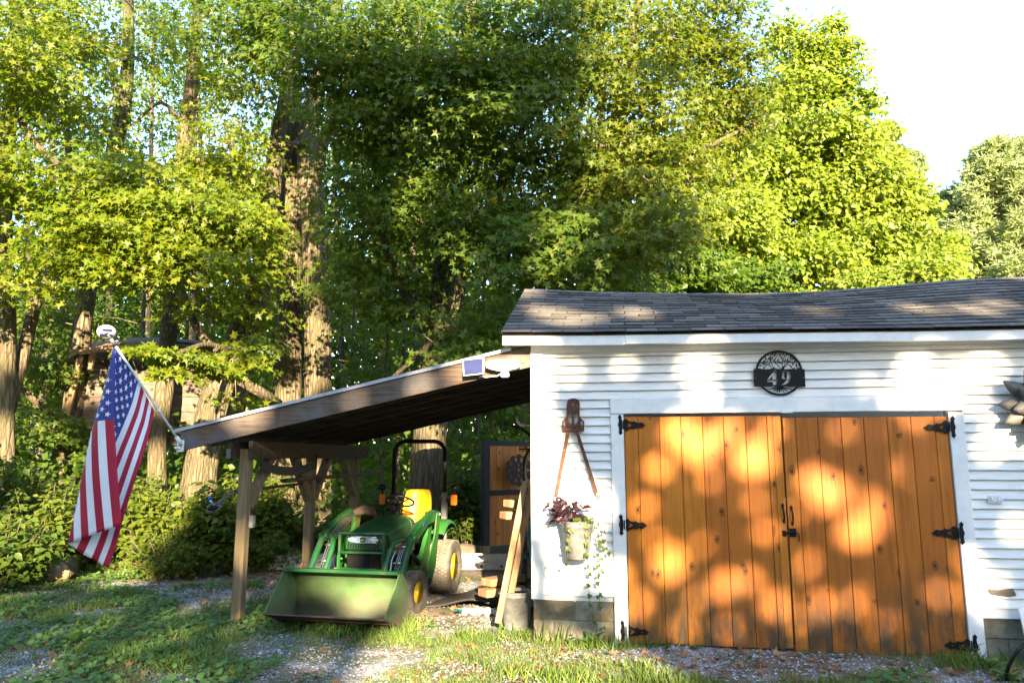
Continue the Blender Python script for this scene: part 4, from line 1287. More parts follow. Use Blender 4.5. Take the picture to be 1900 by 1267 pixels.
for q in ((308, 518), (402, 516)): 
    p = zt(*q, -.03); MB().tube([(p.x, -.06, p.z), (p.x, -.0, p.z)], .006, 8).build('bolt', M_RUST, tool)

# galvanised bucket hung on the wall
def lathe_bucket(name_label, cat, loc, r0, r1, h, parent_rot=0):
    t = thing('bucket', name_label, cat, loc, parent_rot)
    m = MB().lathe([(r0 - .004, .006), (r0, 0), (r0 + .002, .012), (r1, h * .86), (r1 + .006, h * .87), (r1 + .004, h * .90), (r1 + .006, h * .985), (r1 + .010, h), (r1 + .004, h + .004), (r1 - .002, h), (r0 - .006, .02), (0, .012)], 40)
    m.build('shell', M_GALV, t)
    MB().lathe([(0, h * .93), (r1 - .006, h * .92)], 24).build('soil', plain('soil', (0.045, 0.030, 0.020), 0.95), t)
    for sx in (-1, 1):
        MB().tube([(sx * (r1 + .004), -.03, h * .93), (sx * (r1 + .018), 0, h * .95), (sx * (r1 + .004), .03, h * .93)], .005, 6).build('ear', M_GALV, t)
    return t
bt, bb = L(1067, 967, -.16), L(1072, 1037, -.155)
bl = LW(bb.x, -.15, bb.z)
hb_ = lathe_bucket('galvanised bucket planter of coleus hanging on the white clapboards', 'bucket', bl, .105, .143, bt.z - bb.z + .0)
HB_TOP = bl + Vector((0, 0, (bt.z - bb.z) * .94))
M_COLEUS = leafmat('coleus_leaf', [(0.15, (0.016, 0.007, 0.009)), (0.5, (0.030, 0.008, 0.012)), (0.72, (0.085, 0.009, 0.034)), (0.82, (0.045, 0.055, 0.014))], .12, (1.4, 1, 1), big=14)
M_IVY = leafmat('ivy_leaf', [(0.2, (0.045, 0.085, 0.015)), (0.6, (0.09, 0.14, 0.02)), (0.9, (0.20, 0.20, 0.05))], .3, big=10)
M_STEM = plain('plant_stem', (0.13, 0.055, 0.045), 0.7)
M_STEMG = plain('green_stem', (0.09, 0.12, 0.03), 0.7)
LEAFV = [(0, 0), (.22, .25), (.3, .5), (.2, .78), (0, 1.0), (-.2, .78), (-.3, .5), (-.22, .25)]
IVYV = [(0, 0), (.35, -.05), (.5, .25), (.25, .45), (.18, .7), (0, 1.0), (-.18, .7), (-.25, .45), (-.5, .25), (-.35, -.05)]
def leafm(m, p, d, n, size, shape=LEAFV, fold=.12):
    d = d.normalized(); n = (n - d * n.dot(d)).normalized(); sd = d.cross(n)
    vs_ = [p + d * y * size + sd * x * size + n * (abs(x) * fold * 2 - .10 * y * y) * size for x, y in shape]
    k = len(shape); mid = p + d * .5 * size
    m.add(vs_ + [mid - n * .03 * size], [(i, (i + 1) % k, k) for i in range(k)])
random.seed(21)
col = thing('coleus', 'purple and magenta coleus with a tall flower spike in the wall bucket', 'plant', HB_TOP)
m = MB(); stems = MB()
cpx = lambda u, v, D=-.16: LW(*L(u, v, D)) - HB_TOP
for i in range(95):
    a = random.uniform(0, 2 * math.pi); el = random.uniform(-.25, 1.3)
    u, v = 1051 + random.gauss(0, 13), 952 + random.uniform(-27, 16)
    p = cpx(u, v, -.16 - random.uniform(-.10, .11))
    d = Vector((p.x - (-.07) , random.gauss(0, .5) * .1 - .03, random.uniform(-.08, .04)))
    d = d + Vector((random.gauss(0, .05), random.gauss(0, .05), random.gauss(0, .03)))
    leafm(m, p, d, Vector((random.gauss(0, .4), -.6, 1)), random.uniform(.055, .10))
for i in range(9):
    stems.tube([Vector((-.06 + random.gauss(0, .03), random.gauss(0, .03), -.02)), cpx(1050 + random.gauss(0, 10), 938, -.16)], .005, 5)
stems.build('stem', M_STEM, col, kind='stuff')
m.build('foliage', M_COLEUS, col, kind='stuff')
m = MB()
sp0 = [cpx(1052, 925), cpx(1056, 900), cpx(1062, 880), cpx(1069, 867)]
m.tube(sp0, [.0035, .003, .0025, .002], 5)
for i in range(46):
    t = i / 45 * 2.98; k = int(min(t, 2)); p = sp0[k].lerp(sp0[k + 1], t - k)
    a = i * 2.1
    m.ball(p + Vector((.008 * math.cos(a), .008 * math.sin(a), 0)), (.005, .005, .004), 5)
m.build('flower_spike', M_STEM, col)
ivy = thing('trailing_ivy', 'ivy strands trailing from the hanging bucket down the white wall', 'plant', HB_TOP)
for strand, lf in (([(1061, 975), (1058, 992), (1056, 1010), (1053, 1028), (1052, 1050)], [(1058, 985), (1056, 1003), (1055, 1021), (1052, 1048)]),
                   ([(1083, 968), (1088, 990), (1090, 1020), (1092, 1060), (1093, 1105), (1095, 1125)], [(1087, 980), (1090, 995), (1091, 1010), (1090, 1032), (1092, 1053), (1093, 1068), (1092, 1086), (1093, 1107), (1095, 1125)]),
                   ([(1086, 966), (1100, 972), (1108, 990), (1110, 1010), (1110, 1040), (1111, 1080), (1112, 1105), (1113, 1126)], [(1093, 966), (1101, 970), (1104, 982), (1109, 998), (1112, 1007), (1113, 1016), (1110, 1030), (1110, 1051), (1111, 1068), (1110, 1082), (1112, 1107), (1113, 1126)]),
                   ([(1088, 966), (1104, 968), (1116, 990), (1121, 1018), (1119, 1063)], [(1109, 975), (1117, 988), (1118, 1006), (1122, 1018), (1126, 1030), (1117, 1040), (1118, 1062)]),
                   ([(1093, 1125), (1098, 1146), (1101, 1160)], [(1097, 1144), (1100, 1158)]), ([(1112, 1125), (1114, 1140), (1116, 1170)], [(1114, 1130), (1117, 1168)])):
    dd = -.06 if strand[0][0] > 1080 else -.30
    dep = lambda v: (-.30 if strand[0][0] < 1080 else (-.28 if v < 1035 and strand[0][0] < 1085 else -.10))
    MB().tube([cpx(u, v, dep(v)) for u, v in strand], .0022, 5).build('vine', M_STEM, ivy)
    m = MB()
    for (u, v) in lf:
        for q in range(2):
            leafm(m, cpx(u + random.uniform(-3, 3), v - 4 + random.uniform(-2, 2), dep(v) - .01), Vector((random.gauss(0, .6), -.15, -1)), Vector((random.gauss(0, .3), -1, .35)), random.uniform(.028, .05), IVYV)
    m.build('leaf', M_IVY, ivy, kind='stuff')
m = MB()
for i in range(46):
    u = 1064 + 36 * random.random(); v = 966 + 8 * random.random()
    leafm(m, cpx(u, v - 6, -.16 - random.uniform(-.1, .13)), Vector((random.gauss(0, .7), random.gauss(-.3, .5), -.4)), Vector((random.gauss(0, .3), -.7, .8)), random.uniform(.03, .05), IVYV)
m.build('leaf', M_IVY, ivy, kind='stuff')

# house number plate with a tree of life
def zs(x, y, D=-.02): q = L(1380 + x / 12.07, 640 + y / 12.07, D); return (q.x, q.z)
sign = thing('house_number_sign', 'round black metal tree of life house number sign reading 49', 'sign', CORNER, ANG)
rc = zs(790, 625); rad_o = (zs(1318, 625)[0] - zs(262, 625)[0]) / 2; rad_z = (zs(790, 110)[1] - zs(790, 1138)[1]) / 2; rad_o = (rad_o + rad_z) / 2
circ = lambda r_, n=72: [(rc[0] + r_ * math.cos(2 * math.pi * i / n), rc[1] + r_ * math.sin(2 * math.pi * i / n)) for i in range(n)]
link('ring', plate_mesh('ring', [circ(rad_o), circ(rad_o * .905)], .004, M_BLACK), sign, (0, -.0205, 0), (R(90), 0, 0))
rect = [zs(*q) for q in ((215, 540), (1362, 540), (1380, 935), (230, 925))]
four_o = [zs(*q) for q in ((690, 562), (730, 562), (730, 770), (762, 770), (762, 826), (730, 826), (730, 893), (650, 893), (650, 826), (520, 826), (520, 780))]
four_i = [zs(*q) for q in ((641, 690), (641, 770), (563, 770))]
nine_l = [zs(*q) for q in ((925, 562), (870, 585), (835, 635), (825, 680), (845, 735), (890, 768), (925, 772), (905, 720), (902, 640))]
nine_r = [zs(*q) for q in ((950, 562), (1000, 580), (1040, 630), (1052, 700), (1040, 775), (1000, 840), (940, 880), (835, 896), (895, 862), (940, 800), (966, 720), (968, 640))]
hl1 = [(zs(258, 733)[0] + .006 * math.cos(t), zs(258, 733)[1] + .006 * math.sin(t)) for t in [2 * math.pi * i / 10 for i in range(10)]]
hl2 = [(zs(1338, 733)[0] + .006 * math.cos(t), zs(1338, 733)[1] + .006 * math.sin(t)) for t in [2 * math.pi * i / 10 for i in range(10)]]
link('number_plate', plate_mesh('number_plate', [rect, four_o, four_i, nine_l, nine_r], .0035, M_BLACK), sign, (0, -.025, 0), (R(90), 0, 0))
for (sx_, sy_) in ((258, 733), (1338, 733)):
    q = zs(sx_, sy_); MB().lathe([(.005, 0), (.004, .003), (0, .004)], 10, Matrix.Translation((q[0], -.0268, q[1])) @ Matrix.Rotation(R(90), 4, 'X')).build('screw', M_GALV, sign)
m = MB()
def v3(x, y, D=-.0205): a = zs(x, y); return Vector((a[0], D, a[1]))
br_ = [[(860, 560), (700, 535), (600, 480), (540, 445), (430, 440)], [(850, 555), (735, 420), (690, 350), (640, 270)], [(865, 550), (860, 420), (865, 330), (835, 260)], [(870, 545), (965, 420), (1000, 380), (1060, 320), (1050, 260)],
       [(600, 480), (540, 380), (480, 300)], [(690, 350), (730, 260), (715, 190)], [(860, 420), (780, 380)], [(965, 420), (1060, 470), (1080, 510)], [(1000, 385), (1090, 395), (1180, 400), (1190, 460)], [(865, 350), (930, 250), (890, 190)],
       [(700, 535), (640, 460), (610, 400)], [(735, 420), (640, 340), (560, 260)], [(540, 445), (440, 400)], [(865, 520), (935, 430)], [(640, 300), (590, 230)], [(1000, 380), (970, 330)], [(1100, 395), (1100, 440)]]
for b_ in br_:
    m.tube([v3(*q) for q in b_], [.0042 - .0022 * i / (len(b_) - 1) for i in range(len(b_))], 6)
m.tube([v3(*q) for q in ((860, 560), (800, 940), (790, 960))], .006, 6)
for rt in ([(800, 930), (700, 950), (590, 985)], [(800, 940), (720, 990), (650, 1020)], [(800, 945), (760, 1000), (740, 1060)], [(800, 945), (800, 1010), (810, 1070)], [(810, 945), (860, 1010), (900, 1060)], [(810, 940), (900, 985), (980, 1030)], [(810, 930), (930, 960), (1090, 1005)]):
    m.tube([v3(*q) for q in rt], [.007, .005, .003], 6)
m.build('tree_branches', M_BLACK, sign)
m = MB()
for (x, y, a) in ((490, 300, 100), (455, 365, 170), (435, 412, 150), (365, 465, 175), (600, 350, 95), (600, 280, 60), (640, 190, 110), (715, 190, 100), (770, 340, 25), (790, 385, 140), (840, 285, 110), (815, 215, 30), (885, 190, 110), (960, 210, 60), (915, 350, 40), (975, 340, 70), (1050, 270, 80), (1100, 310, 20), (1060, 490, 130), (1100, 420, 90), (1180, 465, 90), (1160, 345, 200), (455, 512, 35), (355, 535, 180), (1230, 525, 0), (1110, 530, 20), (635, 535, 0), (560, 300, 40), (690, 240, 60)):
    c_ = zs(x, y); t = R(a); r1_, r2_ = .0165, .0062
    m.prism([(c_[0] + r1_ * math.cos(q) * math.cos(t) - r2_ * math.sin(q) * math.sin(t), c_[1] + r1_ * math.cos(q) * math.sin(t) + r2_ * math.sin(q) * math.cos(t)) for q in [2 * math.pi * i / 10 for i in range(10)]], .0185, .0212, UPRIGHT)
m.build('tree_leaves', M_BLACK, sign, kind='stuff')

# weathered metal flower at the right edge, bracket with two hooks, leaning board, hoop
fc = LW(*L(1934, 752, -.05))
flw = thing('metal_flower', 'large weathered metal flower with layered pointed petals on the white wall', 'wall ornament', fc, ANG)
M_PETAL = mat('patinated_metal', (0.19, 0.17, 0.135), (0.10, 0.10, 0.10), nscale=9, rough=.65, metal=.25, bump=.3, dirt=(.10, .09, .08), dscale=11, dlo=.58, dhi=.68)
for ring_, (n_, ln, tilt, a0) in enumerate(((11, .39, .10, .2), (9, .31, .28, .5))):
    for i in range(n_):
        a = a0 + 2 * math.pi * i / n_ + random.uniform(-.08, .08)
        d = Vector((math.cos(a), -tilt - random.uniform(0, .12), math.sin(a))).normalized(); sd = Vector((-math.sin(a), 0, math.cos(a)))
        up = d.cross(sd)
        m = MB()
        pr = [(.06, .03), (.35, .075), (.6, .08), (.85, .04), (1.0, .006)]
        vs_, fs_ = [], []
        for (t, w) in pr:
            o = d * ln * t + Vector((0, -.02 * ring_ - .01, 0))
            for e in (-1, -.4, 0, .4, 1):
                vs_.append(o + sd * w * e + Vector((0, -.035 * (1 - abs(e)) * w / .08 - 0, 0)))
        for j in range(4):
            for k in range(4): fs_.append((j * 5 + k, j * 5 + k + 1, (j + 1) * 5 + k + 1, (j + 1) * 5 + k))
        m.add(vs_, fs_, smooth=True)
        o = m.build('petal', M_PETAL, flw)
        sm_ = o.modifiers.new('t', 'SOLIDIFY'); sm_.thickness = .002
MB().ball((0, -.07, 0), (.085, .04, .085), 18).build('flower_centre', M_RUST, flw)
MB().tube([(0, 0.055, 0), (0, -.06, 0)], .02, 8).build('mount', M_RUST, flw)
hk = thing('wall_hook', 'white painted double hook plate on the right hand clapboards', 'hook', CORNER, ANG)
a, b = L(1833, 918, -.012), L(1861, 934, -.012)
MB().box((a.x, -.012, b.z), (b.x, 0.001, a.z), None, 0, .003).build('back_plate', M_TRIM, hk)
for u in (1840, 1852):
    p, q = L(u, 920, -.02), L(u + 3, 930, -.03)
    MB().tube([(p.x, -.02, p.z), (p.x, -.035, q.z + .004), (p.x + .010, -.04, q.z), (p.x + .024, -.04, q.z + .004), (p.x + .026, -.036, p.z)], .005, 8).build('hook', M_TRIM, hk)
sb_ = thing('leaning_board', 'pale weathered board leaning at the foundation on the far right', 'board', CORNER, ANG)
a, b = L(1891, 1128, -.10), L(1903, 1225, -.22)
m = MB(); w_ = .5
m.add([(a.x, a.y, a.z), (a.x + w_, a.y, a.z), (b.x + w_, b.y - .1, 0), (b.x, b.y - .1, 0), (a.x, a.y + .02, a.z), (a.x + w_, a.y + .02, a.z), (b.x + w_, b.y - .08, 0), (b.x, b.y - .08, 0)],
      [(0, 3, 2, 1), (4, 5, 6, 7), (0, 1, 5, 4), (3, 7, 6, 2), (0, 4, 7, 3), (1, 2, 6, 5)])
m.build('panel', M_PLASTICWHITE, sb_)
hp = thing('hose', 'dark garden hose looped in an upright arc among weeds on the far right', 'hose', (0, 0, 0))
cc = G(1912, 1260); cc.z = .05
m = MB(); pts = []
hc = P(1925, 1246, 5.95)
for i in range(40):
    t = R(-60) + R(330) * i / 39
    pts.append(hc + Vector((.235 * math.cos(t), .05 * math.sin(2 * t), .235 * math.sin(t) * 1.02)))
pts = [Vector((p.x, p.y, max(p.z, .012))) for p in pts]
m.tube(pts, .014, 8); m.build('loop', M_PLASTIC, hp)

# ================================================================== under the lean-to and by the corner
def timber(u0, v0, u1, v1, y0, y1, label):
    t = thing('timber', label, 'timber', (0, 0, 0), 0, None)
    p, q = P(u0, v0, y0), P(u1, v1, y1)
    MB().bar(p, q, .04, .062, up=(.9, -.2, 0), c=.004).build('beam_body', M_LUMBER, t)
    return t
timber(924, 1156, 975, 893, 7.55, 7.95, 'front one of the two long timbers leaning on the garage corner')
timber(941, 1140, 987, 900, 7.75, 8.1, 'rear one of the two long timbers leaning on the garage corner')
for (u, v, Y, an, lab) in ((957, 933, 8.45, .5, 'upper pale sawn block jutting out behind the leaning timbers'), (950, 955, 8.35, .45, 'pale sawn block second from top behind the leaning timbers'),
                       (918, 1078, 8.35, .75, 'grey sawn block third from top behind the leaning timbers'), (912, 1098, 8.25, .6, 'lowest sawn block near the rubber mat behind the timbers')):
    p = P(u, v, Y)
    t = thing('wood_block', lab, 'wood block', p, an)
    MB().box((-.10, -.06, -.045), (.42, .12, .035), None, 0, .006).build('block_body', M_LUMBER, t)
rk = thing('support_rack', 'dark timber rack propping the sawn blocks behind the leaning timbers', 'rack', P(975, 1000, 8.7))
rk.location.z = 0
for dx in (-.03, .24):
    MB().box((dx, .0, 0), (dx + .05, .06, 1.25), None, 0, .004).build('upright', M_DARKWOOD, rk)
for z in (P(957, 933, 8.5).z - .075, P(950, 955, 8.4).z - .075, P(918, 1078, 8.4).z - .075, P(912, 1098, 8.3).z - .075):
    MB().box((-.12, -.10, z), (.3, .2, z + .03), None, 0, .003).build('rung', M_DARKWOOD, rk)
gp = G(962, 1172)
gbk = lathe_bucket('old galvanised pail of soil standing in grass by the corner', 'bucket', (gp.x - .02, gp.y + .14, 0.0), .125, .165, .37)
tarp = thing('tarp', 'bundled dark blue cloth behind the soil pail at the corner', 'cloth', P(965, 1108, 8.35))
m = MB()
m.grid(lambda a, b: Vector((.36 * (a - .5) * 1.3, .2 * (b - .5), .13 * math.sin(math.pi * a) ** .4 * math.sin(math.pi * b) ** .4 + .03 * mnoise.noise(Vector((a * 6, b * 6, 1))) - .06)), 20, 14)
m.build('cloth', M_BLUECLOTH, tarp)
rm_ = thing('rubber_mat', 'ribbed black rubber mat humped on the gravel beside the tractor', 'mat', G(880, 1128) + Vector((0, .35, 0)), R(-12))
def rmf(a, b):
    x = -.50 + 1.0 * a; y = -.45 + .8 * b
    h = .19 * math.exp(-((x - .08) / .33) ** 2) * (0.55 + .45 * b) + .015
    return Vector((x + .12 * b, y, h + .004 * math.cos(a * 150)))
m = MB(); m.grid(rmf, 72, 12); o = m.build('mat_body', M_MAT, rm_)
s_ = o.modifiers.new('t', 'SOLIDIFY'); s_.thickness = .016
tr_ = thing('torn_sack', 'torn white sack with blue scraps under the edge of the rubber mat', 'sack', G(888, 1142) + Vector((0, .05, 0)))
m = MB(); m.grid(lambda a, b: Vector((.40 * (a - .45), .16 * (b - .5), .05 * math.sin(math.pi * b) + .03 * mnoise.noise(Vector((a * 8, b * 5, 4))) + .02)), 18, 8)
m.build('sack_body', M_PLASTICWHITE, tr_)
m = MB(); m.grid(lambda a, b: Vector((-.26 + .10 * a, -.06 + .1 * b, .05 + .03 * mnoise.noise(Vector((a * 5, b * 5, 9))))), 6, 6)
m.build('scrap', M_TEAL, tr_)
# aluminium ladder lying behind the tractor
lad = thing('ladder', 'aluminium ladder lying flat on the ground behind the tractor', 'ladder', (0, 0, 0))
p0, p1 = G(497, 1056), G(958, 1056)
p0 = Vector((p0.x, 11.55, 0)); p1 = Vector((P(958, 1056, 11.55).x, 11.55, 0))
p0.x = P(497, 1056, 11.55).x
for k, dy in enumerate((0, .40)):
    m = MB()
    x0, x1 = p0.x + (.0 if k == 0 else .10), p1.x
    y = p0.y + dy
    m.box((x0, y, .03), (x1, y + .006, .115)).box((x0, y, .022), (x1, y + .03, .030)).box((x0, y, .115), (x1, y + .03, .123))
    m.build('side_rail', M_ALU, lad)
x = p0.x + .22
while x < p1.x:
    MB().tube([(x, p0.y - .012, .072), (x, p0.y + .42, .072)], .018, 10).build('rung', M_ALU, lad)
    MB().lathe([(.019, 0), (.012, .001), (0, .001)], 12, Matrix.Translation((x, p0.y - .0125, .072)) @ Matrix.Rotation(R(90), 4, 'X')).build('rung_socket', M_PLASTIC, lad)
    x += .305
l2 = thing('ladder', 'second aluminium ladder section stacked on edge behind the lying ladder', 'ladder', (0, 0, 0))
for k, z in enumerate((.14,)):
    MB().box((p0.x + .02, p0.y + .06, .128), (p1.x - .05, p0.y + .066, .215)).box((p0.x + .02, p0.y + .06, .215), (p1.x - .05, p0.y + .09, .223)).build('side_rail', M_ALU, l2)
    MB().box((p0.x + .05, p0.y + .36, .128), (p1.x - .05, p0.y + .366, .215)).build('side_rail', M_ALU, l2)
x = p0.x + .3
while x < p1.x - .1:
    MB().tube([(x, p0.y + .055, .17), (x, p0.y + .37, .17)], .016, 10).build('rung', M_ALU, l2)
    x += .305
for (u, v, Y, r_, lab) in ((868, 1023, 13.4, (.30, .22, .12), 'low pale boulder in dry grass left of the open plank door'),):
    t = thing('boulder', lab, 'rock', (P(u, v, Y).x, Y, 0))
    m = MB().ball((0, 0, .08), r_, 18)
    m.v = [tuple(Vector(p) * (1 + .22 * mnoise.noise(Vector(p) * 5))) for p in m.v]
    m.build('stone', M_GREYWOOD, t)
# bicycle leaning against the garage side, mostly behind the corner
bk = thing('bicycle', 'black bicycle with teal frame leaning upright behind the garage corner', 'bicycle', (0, 0, 0))
def wheelb(c, n, r_, name='wheel'):
    ax = Vector(n).normalized(); M_ = Matrix.Translation(c) @ ax.to_track_quat('Z', 'Y').to_matrix().to_4x4()
    w = MB().lathe([(r_ + .022 * math.cos(a), .022 * math.sin(a)) for a in [2 * math.pi * i / 8 for i in range(8)]], 40, M_, closed=True).build('tyre', M_PLASTIC, bk)
    MB().lathe([(r_ - .022, -.01), (r_ - .022, .01), (r_ - .035, .01), (r_ - .035, -.01)], 40, M_, closed=True).build('rim', M_ALU, w)
    m = MB()
    for i in range(24):
        a = 2 * math.pi * i / 24
        m.tube([M_ @ Vector((.02 * math.cos(a + .6), .02 * math.sin(a + .6), .02 * (-1) ** i)), M_ @ Vector(((r_ - .03) * math.cos(a), (r_ - .03) * math.sin(a), 0))], .0015, 4)
    m.build('spokes', M_STEEL, w, kind='stuff')
    MB().tube([M_ @ Vector((0, 0, -.04)), M_ @ Vector((0, 0, .04))], .022, 10).build('hub', M_STEEL, w)
fw = P(1000, 880, 8.75); rw = P(992, 1055, 8.6)
rw.z = .33
wheelb(fw, (.85, .5, .1), .33); wheelb(rw, (.9, .42, .0), .31)
def bt_(a, b, r_=.017, nm='frame_tube', mt=None): MB().tube([a, b], r_, 10).build(nm, mt or M_TEAL, bk)
bbk = rw.lerp(fw, .42) + Vector((-.10, -.1, .0)); hd = fw + Vector((-.02, -.04, .42)); st_ = rw.lerp(fw, .5) + Vector((.1, .2, .2))
bt_(rw, bbk); bt_(bbk, fw); bt_(rw, st_); bt_(bbk, st_); bt_(st_, hd); bt_(fw, hd, .014, 'fork', M_PLASTIC)
hb0 = P(993, 788, 8.6)
MB().tube([P(959, 772, 8.55), P(960, 782, 8.55), P(966, 788, 8.55), P(976, 788, 8.56)], .018, 10).build('handlebar_grip', M_PLASTICWHITE, bk)
MB().tube([P(976, 788, 8.56), hb0, hd], .012, 8).build('handlebar', M_STEEL, bk)
MB().tube([P(950, 790, 8.6), P(968, 796, 8.6), P(985, 808, 8.65)], .014, 8).build('brake_lever', M_PLASTIC, bk)
m = MB(); q = P(972, 833, 8.5)
m.box(q + Vector((-.055, -.03, -.025)), q + Vector((.035, .03, -.018))).box(q + Vector((-.055, -.03, .018)), q + Vector((.035, .03, .025))).box(q + Vector((-.055, -.03, -.025)), q + Vector((-.048, .03, .025))).box(q + Vector((.03, -.03, -.025)), q + Vector((.037, .03, .025)))
m.tube([q + Vector((-.05, 0, 0)), q + Vector((.14, .02, 0))], .009, 8)
m.build('pedal', M_PLASTIC, bk)
MB().tube([P(960, 975, 8.4), P(955, 1000, 8.4), P(965, 1030, 8.4), P(982, 1035, 8.45)], .022, 8).build('mudguard', M_TEAL, bk)

# cut log at the edge of the bushes
lg = thing('log', 'sunlit cut log end lying at the edge of the bushes', 'log', (P(118, 1036, 10.6).x, 10.6, .0))
m = MB().tube([(-.22, .5, .13), (-.05, .1, .14), (.05, -.2, .14)], [.16, .165, .16], 18, jit=.15)
m.build('bark', M_BARK, lg)
MB().lathe([(0, 0), (.15, 0), (.152, -.01)], 20, Matrix.Translation((.053, -.212, .14)) @ Vector((.32, -.93, .05)).to_track_quat('Z', 'Y').to_matrix().to_4x4()).build('cut_face', M_LUMBER, lg)

# ================================================================== tree house between the maples
th = thing('treehouse', 'grey board treehouse with slatted roof between two maple trunks', 'treehouse', (0, 0, 0))
TY = 15.0
def quad(name, pxs, mat_, th_=.025, parent=th):
    pts = [P(u, v, y) for (u, v, y) in pxs]
    n = (pts[1] - pts[0]).cross(pts[2] - pts[0]).normalized() * th_
    if n.y < 0: n = -n
    m = MB(); m.add(pts + [p + n for p in pts], [(0, 3, 2, 1), (4, 5, 6, 7), (0, 1, 5, 4), (1, 2, 6, 5), (2, 3, 7, 6), (3, 0, 4, 7)])
    return m.build(name, mat_, parent)
for i in range(4):                                       # front wall boards
    f0, f1 = i / 4, (i + .97) / 4
    l0 = (166 - 16 * f0, 684 + 106 * f0); l1 = (166 - 16 * f1, 684 + 106 * f1)
    quad('wall_board', [(l0[0], l0[1], TY), (322, 690 + 100 * f0, TY + .1), (322, 690 + 100 * f1, TY + .1), (l1[0], l1[1], TY)], M_GREYWOOD)
    quad('wall_board', [(323, 684 + 106 * f0, TY + .12), (462, 676 + 122 * f0, TY + .6), (462, 676 + 122 * f1, TY + .6), (323, 684 + 106 * f1, TY + .12)], M_GREYWOOD)
for i in range(2):
    quad('wall_board', [(318, 632 + 26 * i, TY + .3), (400, 640 + 24 * i, TY + .6), (400, 662 + 24 * i, TY + .6), (318, 656 + 26 * i, TY + .3)], M_GREYWOOD)
quad('back_wall', [(170, 640, TY + 2.2), (330, 640, TY + 2.2), (330, 790, TY + 2.2), (160, 790, TY + 2.2)], M_DARKWOOD)
quad('side_wall', [(316, 636, TY + .32), (330, 636, TY + 2.0), (330, 690, TY + 2.0), (316, 690, TY + .32)], M_GREYWOOD)
n = 9
for i in range(n):                                       # roof slats run front to back
    t = i / n
    u0, u1 = 130 + 118 * t, 130 + 118 * (t + .86 / n)
    quad('roof_slat', [(u0, 657 - 12 * t, TY - .5), (u1, 656 - 12 * t, TY - .5), (150 + (u1 - 130) * 1.15, 632 + 2 * t, TY + 1.6), (150 + (u0 - 130) * 1.15, 632 + 2 * t, TY + 1.6)], M_LUMBER, .03)
quad('roof_panel', [(222, 637, TY - .3), (300, 640, TY - .3), (330, 626, TY + 1.6), (240, 626, TY + 1.6)], M_GREYWOOD, .03)
quad('roof_panel', [(300, 640, TY - .2), (398, 646, TY + .3), (398, 634, TY + 1.6), (310, 626, TY + 1.6)], M_GREYWOOD, .03)
m = MB(); m.bar(P(129, 652, TY - .5), P(250, 640, TY - .5), .05, .06); m.build('roof_beam', M_LUMBER, th)
for (u0, v0, u1, v1, w) in ((173, 648, 166, 688, .10), (150, 660, 122, 780, .11), (226, 645, 226, 690, .07)):
    m = MB(); m.bar(P(u0, v0, TY - .35), P(u1, v1, TY - .35), w, .06, up=(0, 1, 0), c=.004); m.build('stud', M_LUMBER, th)
for k in range(3):
    m = MB(); m.bar(P(178 + 14 * k, 668 - 2 * k, TY + .3), P(214 + 6 * k, 688, TY + 1.3), .06, .05); m.build('rafter', M_LUMBER, th)
m = MB(); m.tube([P(106, 778, TY - .55), P(130, 784, TY - .55), P(165, 794, TY - .5), P(190, 797, TY - .5), P(260, 800, TY - .5)], .035, 8); m.build('branch_rail', M_LUMBER, th)
quad('floor_board', [(115, 793, TY - .45), (300, 793, TY - .45), (300, 806, TY - .45), (115, 806, TY - .45)], M_GREYWOOD, .05)
quad('floor_beam', [(92, 808, TY - .2), (330, 808, TY - .2), (330, 826, TY - .2), (92, 826, TY - .2)], M_GREYWOOD, .08)
quad('floor_beam', [(272, 796, TY - .5), (305, 796, TY - .5), (305, 818, TY - .5), (272, 818, TY - .5)], M_LUMBER, .05)
m = MB(); a, b = P(100, 800, TY - .4), P(460, 800, TY + .6)
m.add([(a.x, a.y, a.z), (b.x, b.y - .8, a.z), (b.x, b.y + 1.6, a.z), (a.x, a.y + 2.6, a.z), (a.x, a.y, a.z - .04), (b.x, b.y - .8, a.z - .04), (b.x, b.y + 1.6, a.z - .04), (a.x, a.y + 2.6, a.z - .04)],
      [(0, 1, 2, 3), (4, 7, 6, 5), (0, 4, 5, 1), (1, 5, 6, 2), (2, 6, 7, 3), (3, 7, 4, 0)])
m.build('floor', M_DARKWOOD, th)
# ================================================================== trees
rng = np.random.default_rng(7)
def tmpl(pts, cen, fold=.18, droop=.22):
    v = np.array([(x, y, abs(x) * fold - droop * y * y) for x, y in pts] + [(cen[0], cen[1], -.03)], dtype=np.float32)
    n = len(pts)
    f = np.array([(i, (i + 1) % n, n) for i in range(n)], dtype=np.int32)
    return v, f
MAPLE = tmpl([(0, .10), (.40, -.04), (.20, .26), (.58, .50), (.17, .50), (0, 1.0), (-.17, .50), (-.58, .50), (-.20, .26), (-.40, -.04)], (0, .34))
OVAL = tmpl([(0, 0), (.26, .22), (.30, .5), (0, 1.0), (-.30, .5), (-.26, .22)], (0, .42), .25)
DIAM = (np.array([(0, 0, 0), (.34, .42, .08), (0, 1, -.15), (-.34, .42, .08)], dtype=np.float32), np.array([(0, 1, 2), (0, 2, 3)], dtype=np.int32))
ROUND = tmpl([(.0, .05), (.35, .0), (.52, .35), (.36, .78), (0, .95), (-.36, .78), (-.52, .35), (-.35, 0)], (0, .4), .08, .05)
def sst(x, a, b): t = np.clip((x - a) / (b - a), 0, 1); return t * t * (3 - 2 * t)
def nrm(a): return a / np.maximum(np.linalg.norm(a, axis=1, keepdims=True), 1e-9)
